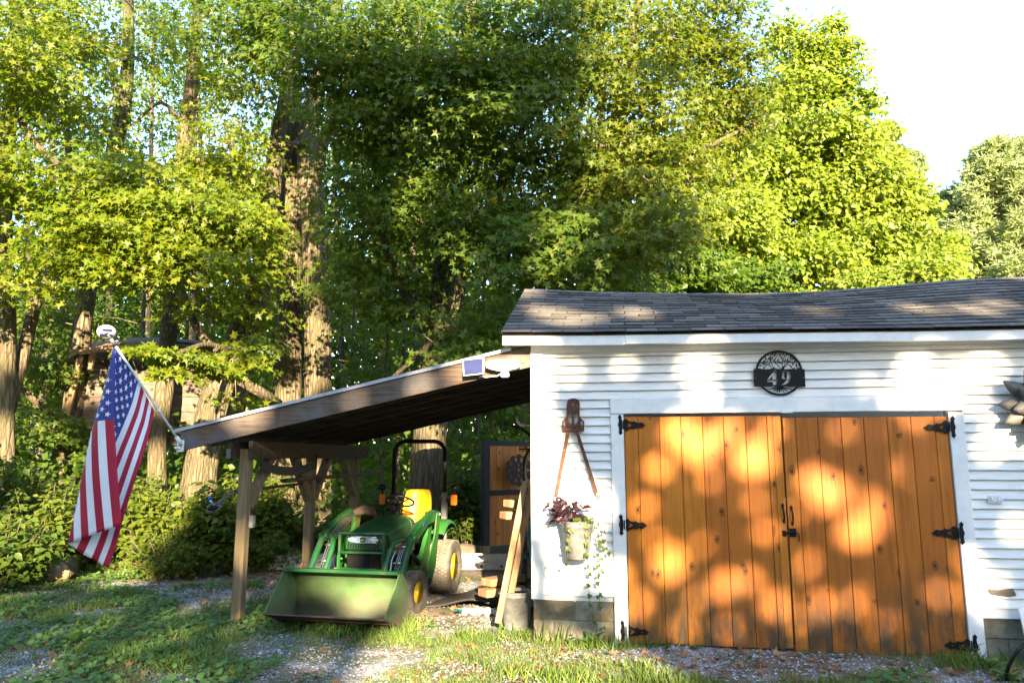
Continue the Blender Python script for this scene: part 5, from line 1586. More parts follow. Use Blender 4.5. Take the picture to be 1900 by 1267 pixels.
def leaves(C, D, N, S, T):
    D = nrm(D); N = N - D * (N * D).sum(1, keepdims=True); N = nrm(N)
    X = np.cross(D, N)
    tv, tf = T
    V = C[:, None, :] + S[:, None, None] * (tv[None, :, 0:1] * X[:, None, :] + tv[None, :, 1:2] * D[:, None, :] + tv[None, :, 2:3] * N[:, None, :])
    k = len(tv)
    F = tf[None] + (np.arange(len(C)) * k)[:, None, None]
    return V.reshape(-1, 3), F.reshape(-1, 3)
def spray_leaves(cents, outs, nl, Rs, size, T, flat=.075, face=.62, jit=.5):
    k = len(cents)
    n = nl * k
    ci = np.repeat(np.arange(k), nl)
    a = rng.uniform(0, 2 * np.pi, n); r = np.sqrt(rng.uniform(0, 1, n)) * np.repeat(Rs, nl)
    tilt = np.repeat(rng.normal(0, .15, (k, 2)), nl, axis=0)
    off = np.stack([r * np.cos(a), r * np.sin(a), np.zeros(n)], 1)
    o = outs[ci]
    oh = o.copy(); oh[:, 2] = 0
    off[:, 2] = off[:, 0] * tilt[:, 0] + off[:, 1] * tilt[:, 1] - .30 * r * (0.4 + (off * nrm(oh + 1e-6)).sum(1) / np.maximum(r, 1e-6) * .6) + rng.normal(0, flat, n) * np.repeat(Rs, nl)
    Cc = cents[ci] + off
    D = nrm(off + 1e-6) * .55 + nrm(oh + 1e-6) * .35 + rng.normal(0, .45, (n, 3)); D[:, 2] -= .35
    Nn = np.array([0, -face, 1.0]) + o * .25 + rng.normal(0, jit, (n, 3))
    S = size * rng.uniform(.5, 1.12, n)
    return leaves(Cc.astype(np.float32), D, Nn, S, T)
def proj(C):
    d = C - np.array([0, 0, EYE]); f = d[:, 1] * _cp + d[:, 2] * _sp; w = -d[:, 1] * _sp + d[:, 2] * _cp
    return CX + FPX * d[:, 0] / f, CY - FPX * w / f
OPEN = [(508, 622, 320, 730, .93), (520, 610, 130, 330, .62), (322, 362, 140, 330, .9), (286, 326, 540, 640, .9), (468, 534, 195, 415, .95), (216, 250, 80, 210, .85), (796, 872, 470, 690, .75), (120, 250, 610, 850, .95), (150, 480, 700, 830, .93),
        (0, 40, 400, 780, .8), (395, 500, 560, 640, .5), (372, 425, 690, 760, .9), (800, 850, 250, 470, .45)]
def blob_sprays(blobs):
    C, O, W = [], [], []
    for (u, v, ru, rv, Y, rY, n, *rest_) in blobs:
        c = np.array(P(u, v, Y)); rad = np.array([ru * Y / FPX, rY, rv * Y / FPX])
        d = nrm(rng.normal(0, 1, (n, 3)))
        rr = rng.uniform(0, 1, n) ** .42
        C.append(c + d * rad * rr[:, None]); O.append(d); W.append(np.full(n, rest_[0] if rest_ else 1.0))
    C, O, W = np.concatenate(C), np.concatenate(O), np.concatenate(W)
    u, v = proj(C); k = np.ones(len(C), bool)
    for (a, b, c, d, pr) in OPEN:                         # the trunks stand clear of leaves here
        k &= ~((u > a) & (u < b) & (v > c) & (v < d) & (C[:, 1] < 17.5) & (rng.random(len(C)) < pr))
    return C[k], O[k], W[k]
def smooth(pts, k=4):
    pts = [Vector(p) for p in pts]
    out = []
    for i in range(len(pts) - 1):
        p0 = pts[max(i - 1, 0)]; p1 = pts[i]; p2 = pts[i + 1]; p3 = pts[min(i + 2, len(pts) - 1)]
        for j in range(k):
            t = j / k
            out.append(.5 * ((2 * p1) + (p2 - p0) * t + (2 * p0 - 5 * p1 + 4 * p2 - p3) * t * t + (3 * p1 - p0 - 3 * p2 + p3) * t ** 3))
    out.append(pts[-1])
    return out
def tube_path(m, path, n, jit, k=4):
    P4 = [Vector((*P(u, v, Y), r)) if True else None for (u, v, Y, r) in path]
    q = smooth([Vector(p[:3]) for p in P4], k)
    rs = np.interp(np.linspace(0, len(path) - 1, len(q)), range(len(path)), [p[3] for p in path])
    m.tube(q, [float(x) for x in rs], n, jit=jit)
    return q
def tree(name, label, trunks, limbs, blobs, lm, size=.13, T=MAPLE, nl=50, Rs=(.42, .92), bark=None, group=None, twig=.55, face=.62, flat=.075, flare=True, cat='tree'):
    bark = bark or M_BARK
    u, v, Y, r = trunks[0][0]
    base = P(u, v, Y)
    t = thing(name, label, cat, (base.x, base.y, 0), 0, group)
    inv = Matrix.Translation((-base.x, -base.y, 0))
    skel = []
    def put(nm, m, mt, **kw):
        m.v = [(p[0] - base.x, p[1] - base.y, p[2]) for p in m.v]
        return m.build(nm, mt, t, **kw)
    for pth in trunks:
        p0 = P(*pth[0][:3])
        m = MB()
        if flare and p0.z > -.2:
            d = pth[0]
            q = [Vector((p0.x, p0.y, -.1)), Vector((p0.x, p0.y, .15)), Vector((p0.x, p0.y, .5))]
            pts = q + smooth([P(a, b, c) for (a, b, c, _) in pth], 5) if p0.z > .6 else smooth([Vector((p0.x, p0.y, -.1))] + [P(a, b, c) for (a, b, c, _) in pth], 5)
            rs = [pth[0][3] * f for f in (1.4, 1.18, 1.05)] + [float(x) for x in np.interp(np.linspace(0, len(pth) - 1, len(pts) - 3), range(len(pth)), [z[3] for z in pth])] if p0.z > .6 else \
                 [float(x) for x in np.interp(np.linspace(0, len(pth), len(pts)), range(len(pth) + 1), [pth[0][3] * 1.25] + [z[3] for z in pth])]
            m.tube(pts, rs, 22, jit=.16)
            skel += pts
        else:
            skel += tube_path(m, pth, 18, .14, 5)
        put('trunk', m, bark)
    for pth in limbs:
        m = MB(); skel += tube_path(m, pth, 10, .15, 4)
        put('limb', m, bark)
    C, O, W = blob_sprays(blobs)
    if len(skel) and twig > 0:
        K = np.array(skel); m = MB()
        pick = rng.random(len(C)) < twig
        K = K.copy(); cs = C[pick]
        d0 = np.array([((K - c) ** 2).sum(1).min() for c in cs])
        for c in cs[np.argsort(d0)]:
            dd = ((K - c) ** 2).sum(1) + 1.2 * np.maximum(K[:, 2] - c[2], 0) ** 2
            a = Vector(K[int(np.argmin(dd))]); b = Vector(c); ln = (a - b).length
            if ln < .12: continue
            mid = a.lerp(b, .5) + Vector((rng.normal(0, .06) * ln, rng.normal(0, .06) * ln, .06 * ln))
            q1, q2 = a.lerp(mid, .5), mid.lerp(b, .5)
            m.tube([a, q1, mid, q2, b], [.007 + .009 * ln, .007 + .007 * ln, .007 + .004 * ln, .006 + .002 * ln, .004], 5, cap=False)
            K = np.concatenate([K, np.array([q1, mid, q2, b])])
        if m.v: put('branches', m, M_TWIG, kind='stuff')
    V, F = spray_leaves(C, O, nl, rng.uniform(*Rs, len(C)) * W, size, T, face=face, flat=flat)
    V = V - np.array([base.x, base.y, 0], dtype=np.float32)
    link('crown', npmesh('crown', V, F, lm), t, kind='stuff')
    return t
LM_SUN = leafmat('sunlit_maple_leaf', [(0.1, (0.085, 0.142, 0.01)), (0.45, (0.13, 0.178, 0.011)), (0.75, (0.172, 0.195, 0.013)), (0.97, (0.22, 0.18, 0.015))], 0.5, (1.75, 1.75, 0.4))  # brighter copy of the maple leaf, sunlight put into its colour
LM_MID = leafmat('shaded_maple_leaf', [(0.1, (0.052, 0.105, 0.014)), (0.5, (0.08, 0.132, 0.014)), (0.86, (0.125, 0.15, 0.015)), (0.98, (0.27, 0.17, 0.018))], 0.5, (1.75, 1.7, 0.45))  # darker copy of the maple leaf, canopy shade put into its colour
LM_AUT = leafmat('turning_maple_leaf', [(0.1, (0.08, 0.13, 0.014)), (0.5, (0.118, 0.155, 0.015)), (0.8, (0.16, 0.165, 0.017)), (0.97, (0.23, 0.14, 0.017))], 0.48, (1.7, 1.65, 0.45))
LM_FAR = leafmat('far_leaf', [(0.1, (0.12, 0.178, 0.016)), (0.5, (0.16, 0.212, 0.02)), (0.9, (0.205, 0.228, 0.026))], 0.48, (1.65, 1.7, 0.6), big=.25)
LM_WOOD = leafmat('woodland_leaf', [(0.1, (0.048, 0.104, 0.013)), (0.5, (0.08, 0.14, 0.014)), (0.9, (0.12, 0.155, 0.015))], 0.5, (1.7, 1.75, 0.45), big=.3)
LM_SHADE = leafmat('dense_shade_leaf', [(0.1, (0.035, 0.075, 0.015)), (0.9, (0.06, 0.1, 0.018))], .06, (1, 1, .6), big=.3)
LM_PINE = leafmat('hazed_pine_needles', [(0.1, (0.24, 0.29, 0.13)), (0.6, (0.30, 0.34, 0.155)), (0.95, (0.34, 0.37, 0.18))], 0.45, (1.3, 1.4, 0.9), big=.3)  # needle colour paled, distant haze painted in

GRP_M = 'tall maples behind the lean-to'
tree('maple_tree', 'grey forked maple trunk at the far left edge of the yard',
     [[(8, 1000, 13, .16), (10, 800, 13, .145), (14, 600, 13, .13), (8, 420, 13, .125), (15, 250, 13.2, .13), (30, 60, 13.4, .11), (40, -120, 13.6, .08)]],
     [[(16, 760, 13.1, .12), (42, 660, 13.3, .115), (64, 570, 13.5, .105), (98, 500, 13.7, .085), (150, 430, 13.5, .07)],
      [(10, 180, 13, .07), (70, 270, 12.6, .06), (130, 320, 12.2, .05), (210, 380, 11.9, .03)]],
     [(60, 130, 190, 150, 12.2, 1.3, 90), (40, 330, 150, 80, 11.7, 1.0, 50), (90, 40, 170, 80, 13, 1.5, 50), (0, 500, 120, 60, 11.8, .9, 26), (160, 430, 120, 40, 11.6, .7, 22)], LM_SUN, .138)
tree('maple_tree', 'leaning maple trunk carrying the left side of the treehouse',
     [[(108, 990, 15, .25), (122, 830, 15, .23), (140, 720, 15, .205), (156, 580, 15.2, .18), (170, 470, 15.4, .18), (200, 330, 15.6, .17), (232, 180, 15.8, .15), (238, 60, 16, .13), (236, -120, 16, .09)]],
     [[(168, 480, 15.4, .10), (140, 380, 15.2, .08), (122, 220, 15, .06), (120, 100, 15, .04)], [(112, 790, 14.9, .08), (50, 730, 14.4, .06), (0, 690, 14.2, .05)]],
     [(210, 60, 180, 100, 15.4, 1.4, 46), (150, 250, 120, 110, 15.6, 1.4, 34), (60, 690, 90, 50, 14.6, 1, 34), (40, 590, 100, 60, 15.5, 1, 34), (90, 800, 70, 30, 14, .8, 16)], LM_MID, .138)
tree('maple_tree', 'straight sunlit maple trunk rising through the treehouse boards',
     [[(296, 1000, 14.4, .20), (292, 830, 14.4, .17), (308, 700, 14.6, .165), (316, 570, 15.2, .16), (334, 400, 15.6, .16), (344, 250, 15.8, .165), (358, 130, 16, .13), (372, -60, 16.2, .09)]],
     [[(330, 520, 15.0, .08), (350, 575, 14.2, .075), (372, 620, 13.4, .07), (402, 650, 13.0, .06)], [(318, 520, 15, .07), (360, 540, 14.6, .06), (420, 600, 14.4, .05)], [(344, 240, 15.8, .05), (300, 190, 15.4, .04), (250, 230, 15, .03)]],
     [(320, 420, 250, 60, 12.4, 1.1, 105), (230, 350, 200, 60, 12.3, .9, 70), (390, 300, 150, 70, 14, 1.2, 50), (250, 480, 230, 45, 12.0, .8, 75), (390, 130, 150, 120, 15.6, 1.4, 46), (440, 400, 100, 60, 13, 1, 34)], LM_SUN, .138)
tree('maple_tree', 'big leaning maple with sunlit grey bark right of the treehouse',
     [[(362, 985, 14.4, .38), (372, 890, 14.4, .33), (390, 780, 14.4, .30), (415, 700, 14.5, .28), (448, 620, 14.7, .26), (480, 540, 15, .23), (500, 420, 15.3, .21), (508, 310, 15.6, .20), (530, 180, 15.8, .15), (560, 20, 16, .10)]],
     [[(400, 690, 14.4, .10), (430, 660, 13.6, .08), (385, 640, 12.8, .06), (330, 655, 11.6, .03)], [(420, 690, 14.5, .12), (470, 720, 14.7, .11), (520, 750, 15, .09)],
      [(450, 610, 14.6, .11), (470, 560, 14.2, .09), (455, 470, 14, .07), (420, 380, 13.8, .05)], [(500, 400, 15.3, .09), (455, 330, 15.2, .06), (420, 250, 15, .04)]],
     [(282, 652, 30, 6, 10.9, .3, 5, .42), (345, 664, 42, 12, 11.2, .4, 9, .5), (318, 690, 30, 6, 11.0, .3, 4, .36), (398, 690, 34, 12, 11.4, .4, 6, .45), (465, 655, 38, 26, 12, .5, 9, .55), (470, 440, 90, 80, 14, 1, 36), (440, 560, 90, 40, 13.6, .8, 22), (455, 300, 110, 80, 14.6, 1.2, 34), (420, 740, 45, 18, 13, .5, 9), (480, 180, 90, 90, 15, 1, 30)], LM_SUN, .138)
tree('maple_tree', 'double maple with two deeply furrowed trunks rising behind the lean-to',
     [[(524, 995, 16, .36), (530, 860, 16, .30), (534, 700, 16, .285), (538, 500, 16.2, .27), (540, 330, 16.4, .25), (545, 180, 16.6, .21), (540, 40, 16.8, .17), (530, -120, 17, .12)],
      [(582, 995, 15.8, .37), (588, 860, 15.8, .31), (590, 700, 15.8, .30), (588, 500, 15.9, .29), (578, 360, 16, .28), (572, 240, 16.2, .25), (600, 120, 16.4, .17), (640, -60, 16.6, .11)]],
     [[(585, 340, 15.9, .14), (606, 250, 15.5, .11), (640, 180, 15.1, .09), (660, 60, 14.8, .06)], [(545, 180, 16.4, .10), (480, 110, 15.2, .08), (400, 40, 14.2, .06), (330, -20, 13.6, .04)],
      [(575, 260, 16, .09), (520, 270, 15.3, .06), (470, 250, 15, .04)]],
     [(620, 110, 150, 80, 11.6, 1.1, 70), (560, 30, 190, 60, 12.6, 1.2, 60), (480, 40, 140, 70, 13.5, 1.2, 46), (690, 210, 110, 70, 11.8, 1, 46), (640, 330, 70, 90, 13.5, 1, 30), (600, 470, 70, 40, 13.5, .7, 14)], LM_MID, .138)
tree('maple_tree', 'large dark maple with spreading limbs behind the tractor',
     [[(786, 1020, 13.5, .37), (792, 900, 13.5, .32), (798, 790, 13.5, .30), (806, 700, 13.5, .27), (818, 600, 13.6, .25), (826, 480, 13.7, .22), (832, 330, 13.8, .19), (850, 210, 14, .15), (870, 60, 14.2, .11), (880, -80, 14.4, .08)]],
     [[(815, 690, 13.3, .12), (832, 630, 13, .11), (850, 560, 12.7, .10), (862, 480, 12.5, .09), (905, 400, 12.3, .075), (950, 300, 12.1, .06), (985, 190, 12, .045), (1010, 90, 12, .03)],
      [(806, 640, 13.5, .10), (760, 560, 13.2, .085), (720, 470, 13, .07), (700, 380, 12.8, .06), (696, 260, 12.6, .04)],
      [(850, 350, 13.6, .09), (930, 310, 13, .07), (1010, 280, 12.4, .05), (1130, 270, 12, .03)], [(905, 400, 12.3, .06), (970, 240, 12, .05), (1060, 150, 11.8, .035)],
      [(826, 240, 13.8, .08), (770, 190, 13, .06), (700, 170, 12, .05)], [(818, 620, 13.2, .07), (740, 690, 13.0, .04), (728, 700, 13, .025)]],
     [(760, 110, 190, 120, 11.6, 1.2, 110), (920, 210, 170, 140, 11.7, 1.4, 110), (730, 370, 130, 120, 12.6, 1.2, 84), (900, 410, 150, 120, 12.2, 1.2, 100), (1020, 470, 110, 80, 11.2, .9, 50), (980, 70, 160, 100, 11.8, 1.2, 70), (690, 530, 120, 80, 13.2, 1, 56), (860, 610, 120, 50, 12.2, .8, 34), (910, 650, 60, 30, 11.4, .5, 14)], LM_MID, .138)
tree('maple_tree', 'olive maple with turning leaves overhanging the garage roof',
     [[(1120, 1000, 13.4, .30), (1110, 800, 13.4, .27), (1100, 600, 13.4, .24), (1105, 400, 13.5, .2), (1150, 200, 13.6, .15), (1180, 40, 13.8, .1), (1190, -100, 14, .07)]],
     [[(1105, 420, 13.4, .10), (1200, 340, 13, .07), (1300, 280, 12.8, .05), (1400, 230, 12.8, .03)], [(1105, 480, 13.3, .09), (1180, 470, 12.4, .06), (1250, 420, 11.6, .03)],
      [(1150, 220, 13.6, .08), (1240, 130, 13.3, .06), (1330, 60, 13.2, .04)], [(1100, 540, 13.2, .08), (1040, 490, 12.4, .05), (980, 500, 11.8, .03)], [(1110, 330, 13.3, .07), (1040, 250, 12.6, .05)]],
     [(1150, 120, 170, 140, 12.2, 1.4, 110), (1290, 60, 120, 110, 13.2, 1.3, 76), (1210, 290, 130, 110, 12.2, 1.1, 80), (1110, 410, 120, 80, 11.8, .9, 54), (1252, 430, 50, 55, 10.8, .4, 20), (1345, 160, 70, 100, 13, .9, 46), (1385, 210, 50, 70, 13, .6, 18), (1120, 490, 110, 40, 12.4, .7, 26), (1060, 300, 90, 90, 12, .9, 40)], LM_AUT, .135)
# the sunlit tree beyond the garage
tree('maple_tree', 'tall sunlit yellow green tree standing beyond the garage roof',
     [[(1456, 900, 27, .30), (1456, 600, 27, .26), (1455, 450, 27, .22), (1452, 330, 27, .17), (1462, 220, 27, .12), (1490, 90, 27, .05)]],
     [[(1455, 460, 27, .1), (1520, 380, 26.6, .07), (1590, 300, 26.4, .03)], [(1455, 420, 27, .1), (1400, 330, 26.6, .07), (1360, 270, 26.5, .03)], [(1455, 520, 27, .1), (1540, 490, 26, .07), (1640, 430, 25.8, .03)],
      [(1453, 340, 27, .08), (1500, 260, 26.6, .05), (1560, 190, 26.5, .03)], [(1455, 480, 27, .1), (1380, 440, 26.4, .06), (1310, 400, 26.2, .03)], [(1462, 230, 27, .06), (1440, 160, 26.8, .03)]],
     [(1497, 100, 62, 50, 27, 1.4, 37), (1500, 180, 95, 60, 27, 2, 65), (1560, 150, 40, 40, 27, 1, 16), (1480, 270, 120, 80, 26.6, 2.4, 90), (1570, 290, 70, 80, 26.6, 2, 60), (1590, 380, 120, 80, 26.4, 2.4, 90), (1400, 320, 110, 80, 26.6, 2, 60), (1480, 390, 110, 80, 26.4, 2.2, 73), (1340, 400, 120, 90, 26.2, 2, 68), (1620, 460, 130, 60, 26, 2.2, 82), (1480, 490, 160, 60, 25.6, 2.2, 90), (1350, 490, 140, 60, 25.6, 2, 68), (1690, 500, 80, 50, 25.4, 1.6, 49), (1660, 360, 45, 50, 26.4, 1.2, 21), (1562, 95, 24, 16, 27, .8, 7, .7), (1610, 195, 22, 20, 27, .8, 7, .7), (1643, 300, 20, 18, 26.6, .8, 7, .7), (1540, 52, 22, 12, 27, .8, 6, .6), (1452, 66, 26, 14, 27, .8, 7, .6), (1700, 395, 24, 18, 26, .8, 8, .7), (1745, 455, 22, 16, 25.5, .8, 7, .7), (1640, 250, 14, 12, 26.8, .6, 3, .6)],
     LM_FAR, .27, DIAM, 62, (.5, 1.0), M_BARK2, None, .25, face=1.0, flat=.26)
tree('maple_tree', 'sunlit pale tree between the olive maple and the tall yellow tree',
     [[(1290, 900, 24, .2), (1290, 600, 24, .17), (1300, 400, 24, .13), (1320, 250, 24, .08), (1330, 150, 24, .03)]],
     [[(1295, 480, 24, .09), (1240, 380, 24, .06), (1200, 300, 24, .03)], [(1305, 400, 24, .08), (1370, 320, 23.6, .05)]],
     [(1320, 260, 100, 90, 24, 2, 70), (1240, 340, 100, 80, 24, 2, 70), (1290, 420, 120, 80, 23.6, 2, 84), (1200, 460, 90, 60, 23.4, 2, 60), (1370, 400, 60, 60, 23.4, 1.4, 30)], LM_FAR, .24, DIAM, 62, (.5, 1.0), M_BARK2, None, .25, face=1.0, flat=.26)
tree('young_tree', 'dark green young tree low behind the garage ridge', [[(1230, 900, 18, .10), (1235, 600, 18, .08), (1240, 480, 18, .05), (1240, 420, 18, .03)]], [],
     [(1240, 500, 130, 60, 18, 1.2, 74), (1300, 530, 90, 40, 18, 1, 34), (1150, 530, 90, 40, 17, 1, 34), (1390, 520, 80, 50, 19, 1, 34)], LM_WOOD, .17, DIAM, 60, (.35, .7), M_BARK2, None, .2)
tree('young_tree', 'pale yellow sapling leaning over the ridge at the right', [[(1700, 900, 20, .08), (1702, 560, 20, .06), (1690, 490, 20, .03)]], [],
     [(1690, 520, 80, 40, 20, 1, 60), (1600, 535, 70, 30, 20, 1, 34), (1740, 490, 40, 30, 21, .8, 20)], LM_FAR, .18, DIAM, 56, (.35, .65), M_BARK2, None, .2, face=1.0, flat=.26)
# white pines at the right
def pine(u, vtop, vbase, Y, wid, label, nw=22, seed=1):
    r = random.Random(seed)
    top, bot = P(u, vtop, Y), P(u, vbase, Y)
    t = thing('pine_tree', label, 'tree', (top.x, top.y, 0), 0, 'white pines at the right')
    H = top.z
    MB().tube([(0, 0, -.1), (0.05, 0, H * .4), (0, 0, H * .8), (0, 0, H)], [.28, .2, .09, .02], 10, jit=.1).build('trunk', M_BARK2, t)
    C, D, N, S = [], [], [], []
    lb = MB()
    for i in range(nw):
        f = i / nw
        z = 2.5 + (H - 2.6) * (1 - (1 - f) ** 1.15)
        ln = wid * (1 - f) ** .75 * (.75 + .5 * r.random()) + .25
        for b_ in range(5):
            a = r.uniform(0, 2 * math.pi); l2_ = ln * r.uniform(.6, 1.1)
            up = .12 + .45 * f
            tipv = Vector((math.cos(a) * l2_, math.sin(a) * l2_, l2_ * up))
            lb.tube([(0, 0, z), (tipv.x * .5, tipv.y * .5, z + tipv.z * .35), (tipv.x, tipv.y, z + tipv.z)], [.03, .02, .008], 5, cap=False)
            nt_ = int(22 + 30 * l2_ / max(wid, .1))
            for k in range(nt_):
                t_ = r.uniform(.25, 1.05)
                c = Vector((tipv.x * t_, tipv.y * t_, z + tipv.z * t_ * t_)) + Vector((r.gauss(0, .16), r.gauss(0, .16), r.gauss(0, .08))) * (1 + l2_ * .25)
                for q in range(9):
                    C.append(c); d = Vector((math.cos(a) * .5 + r.gauss(0, .7), math.sin(a) * .5 + r.gauss(0, .7), .35 + r.gauss(0, .5)))
                    D.append(d); N.append((r.gauss(0, .7), -.8 + r.gauss(0, .6), .4 + r.gauss(0, .6))); S.append(r.uniform(.26, .46))
    lb.build('branches', M_TWIG, t, kind='stuff')
    tv = DIAM[0] * np.array([.30, 1, 1], dtype=np.float32)
    V, F = leaves(np.array(C, dtype=np.float32), np.array(D), np.array(N), np.array(S), (tv, DIAM[1]))
    link('crown', npmesh('crown', V, F, LM_PINE), t, kind='stuff')
pine(1838, 262, 900, 36, 4.3, 'broad pale pine with the tallest top at the right edge', 36, 3)
pine(1900, 258, 900, 38, 4.0, 'pine cut off by the right edge of the picture', 34, 5)
pine(1772, 350, 900, 38, 2.7, 'slender pine left of the broad pine at the right edge', 22, 7)
pine(1642, 222, 900, 46, 1.9, 'pine spire showing behind the sunlit tree', 22, 9)
pine(1690, 270, 900, 48, 2.2, 'lower pine top between the spire and the right pines', 22, 11)

# woods behind: individual trees, each trunk and crown of its own
r_ = random.Random(5)
for i in range(21):
    u = -230 + i * 72 + r_.uniform(-28, 28); Y = r_.uniform(19, 30)
    lean = r_.uniform(-40, 40)
    b = []
    for k in range(6):
        b.append((u + r_.uniform(-100, 100), r_.uniform(-40, 660), 95, 70, Y + r_.uniform(-1, 1), 1.6, 22))
    b.append((u + r_.uniform(-80, 80), r_.uniform(560, 760), 100, 50, Y - 1, 1.4, 20))
    if u > 470: b += [(u + r_.uniform(-60, 60), r_.uniform(100, 640), 100, 80, Y, 1.6, 18) for _ in range(3)]
    if u > 1150: b = [q for q in b if q[1] > 380]; b += [(u, 560, 90, 50, Y, 1.4, 22)]
    r0 = r_.uniform(.10, .22)
    top = 60 if u < 1150 else 420
    tree('woodland_tree', 'slim tree standing among others in the woods behind', [[(u, 990, Y, r0), (u + lean * .3, 700, Y, r0 * .85), (u + lean * .6, 450, Y, r0 * .65), (u + lean, top, Y, r0 * .3)]], [], b, LM_WOOD if i % 3 else LM_FAR, .19, DIAM, 46, (.5, .95), M_BARK2, 'trees in the woods behind', .15, flat=.16)
for i, (u, Y, w) in enumerate(((705, 15.5, .035), (735, 17, .05), (640, 17.5, .05), (880, 17, .06), (455, 18, .07), (925, 18, .05), (70, 17, .10), (250, 19, .08))):
    tree('sapling', 'thin bare stemmed sapling in the dim understorey', [[(u, 985, Y, w), (u + 6, 800, Y, w * .9), (u + 14, 640, Y, w * .7), (u + 20, 480, Y, w * .4)]], [],
         [(u + 10, 780, 80, 70, Y, .9, 14), (u, 650, 90, 70, Y, 1, 14)], LM_WOOD, .13, MAPLE, 30, (.3, .6), M_BARK2, 'saplings in the understorey', .5)

# shrubs along the edge of the woods
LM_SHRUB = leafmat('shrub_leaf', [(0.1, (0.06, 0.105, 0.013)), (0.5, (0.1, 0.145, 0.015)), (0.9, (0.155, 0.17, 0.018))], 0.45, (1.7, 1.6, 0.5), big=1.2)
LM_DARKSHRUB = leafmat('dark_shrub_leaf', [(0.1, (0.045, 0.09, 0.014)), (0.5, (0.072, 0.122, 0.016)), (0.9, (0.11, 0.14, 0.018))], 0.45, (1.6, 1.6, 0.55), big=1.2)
def shrub(label, u, Y, h, w, n, lm=LM_SHRUB, size=.10, T=OVAL, group='shrubs at the edge of the woods', seed=0):
    r = random.Random(seed * 17 + int(u))
    b = P(u, 900, Y)
    t = thing('shrub', label, 'shrub', (b.x, Y, 0), 0, group)
    st = MB(); C, D, N, S = [], [], [], []
    for i in range(n):
        a = r.uniform(0, 2 * math.pi); rr = w * math.sqrt(r.random())
        hh = h * r.uniform(.45, 1.05) * (1 - .35 * (rr / w) ** 2)
        tipv = Vector((rr * math.cos(a), rr * math.sin(a) * .7, hh)); b0 = Vector((rr * .35 * math.cos(a), rr * .25 * math.sin(a), 0))
        mid = b0.lerp(tipv, .55) + Vector((0, 0, hh * .10))
        st.tube([b0, mid, tipv], [.008, .006, .003], 4, cap=False)
        nn = int(10 + 16 * hh)
        for k in range(nn):
            f = .22 + .8 * k / nn
            p = (b0.lerp(mid, f * 2) if f < .5 else mid.lerp(tipv, f * 2 - 1))
            a2 = k * 2.4 + r.random(); 
            for sg in (0, math.pi):
                d = Vector((math.cos(a2 + sg), math.sin(a2 + sg), -.15 + r.gauss(0, .25)))
                C.append(p + d * .05 + Vector((r.gauss(0, .04), r.gauss(0, .04), r.gauss(0, .03)))); D.append(d); N.append((r.gauss(0, .35), -.55 + r.gauss(0, .35), 1)); S.append(size * r.uniform(.6, 1.2))
    st.build('stems', M_TWIG, t, kind='stuff')
    V, F = leaves(np.array(C, dtype=np.float32), np.array(D), np.array(N), np.array(S), T)
    link('foliage', npmesh('foliage', V, F, lm), t, kind='stuff')
shrub('tall bush of bright leaves left of the hanging flag', 95, 11.2, 1.4, .95, 60, seed=1)
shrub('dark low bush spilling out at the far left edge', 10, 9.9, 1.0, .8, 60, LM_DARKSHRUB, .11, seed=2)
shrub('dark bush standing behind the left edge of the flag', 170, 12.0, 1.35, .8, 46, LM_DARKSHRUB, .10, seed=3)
shrub('broad leafy bush between the flag and the front post', 300, 11.8, 1.45, .85, 60, size=.12, seed=4)
shrub('pale leafy bush just left of the front post', 395, 11.2, 1.4, .6, 44, size=.13, seed=5)
shrub('low grassy bush right of the flag tip', 330, 11.0, .75, .8, 50, size=.07, seed=6)
shrub('yellow green bush under the saw behind the front post', 500, 12.6, 1.55, .55, 34, size=.11, seed=7)
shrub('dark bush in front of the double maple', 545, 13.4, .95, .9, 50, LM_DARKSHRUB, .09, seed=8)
shrub('low weedy bush behind the front post', 490, 11.6, .65, .7, 46, size=.075, seed=9)
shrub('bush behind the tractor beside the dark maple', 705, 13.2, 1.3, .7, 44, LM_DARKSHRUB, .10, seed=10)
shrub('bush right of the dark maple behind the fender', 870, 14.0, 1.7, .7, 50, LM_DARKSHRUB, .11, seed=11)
shrub('dark bush at the left edge below the maple', 30, 12.6, 1.7, 1.0, 60, LM_DARKSHRUB, .11, seed=12)
shrub('small bush beside the metal ladder end', 590, 13.0, .6, .35, 24, size=.09, seed=13)
shrub('bush growing under the treehouse floor', 230, 13.4, 1.7, .9, 50, LM_DARKSHRUB, .11, seed=14)
shrub('bush at the foot of the leaning maple', 430, 13.2, 1.5, .8, 46, LM_SHRUB, .11, seed=15)
# deep undergrowth that reads as one mass
C, D, N, S = [], [], [], []
n = 34000
x = rng.uniform(-17, 9, n); y = rng.uniform(14.5, 27, n)
x[26000:] = rng.uniform(-15, -8.2, 8000); y[26000:] = rng.uniform(10.2, 15, 8000)
z = rng.uniform(0, 1, n) ** 1.3 * (1.2 + 2.2 * (0.5 + .5 * np.sin(x * 1.3 + y * .7) * np.sin(x * .5 - y)))
C = np.stack([x, y, z], 1).astype(np.float32); D = rng.normal(0, 1, (n, 3)); D[:, 2] -= .4
N = np.array([0, -.6, 1.0]) + rng.normal(0, .5, (n, 3))
V, F = leaves(C, D, N, rng.uniform(.12, .24, n), DIAM)
link('undergrowth', npmesh('undergrowth', V, F, LM_WOOD), None, label='dim green undergrowth filling the woods behind the yard', kind='stuff')
n = 105000
x = rng.uniform(-34, 30, n); y = rng.uniform(31, 44, n); z = rng.uniform(0, 1, n) ** 1.15 * (6.0 + 6.5 * sst(-x, -6, 4) + 2.0 * np.sin(x * .8) * np.sin(x * .33 + 1))
V, F = leaves(np.stack([x, y, z], 1).astype(np.float32), rng.normal(0, 1, (n, 3)), np.array([0, -.8, 1.0]) + rng.normal(0, .5, (n, 3)), rng.uniform(.28, .55, n), DIAM)
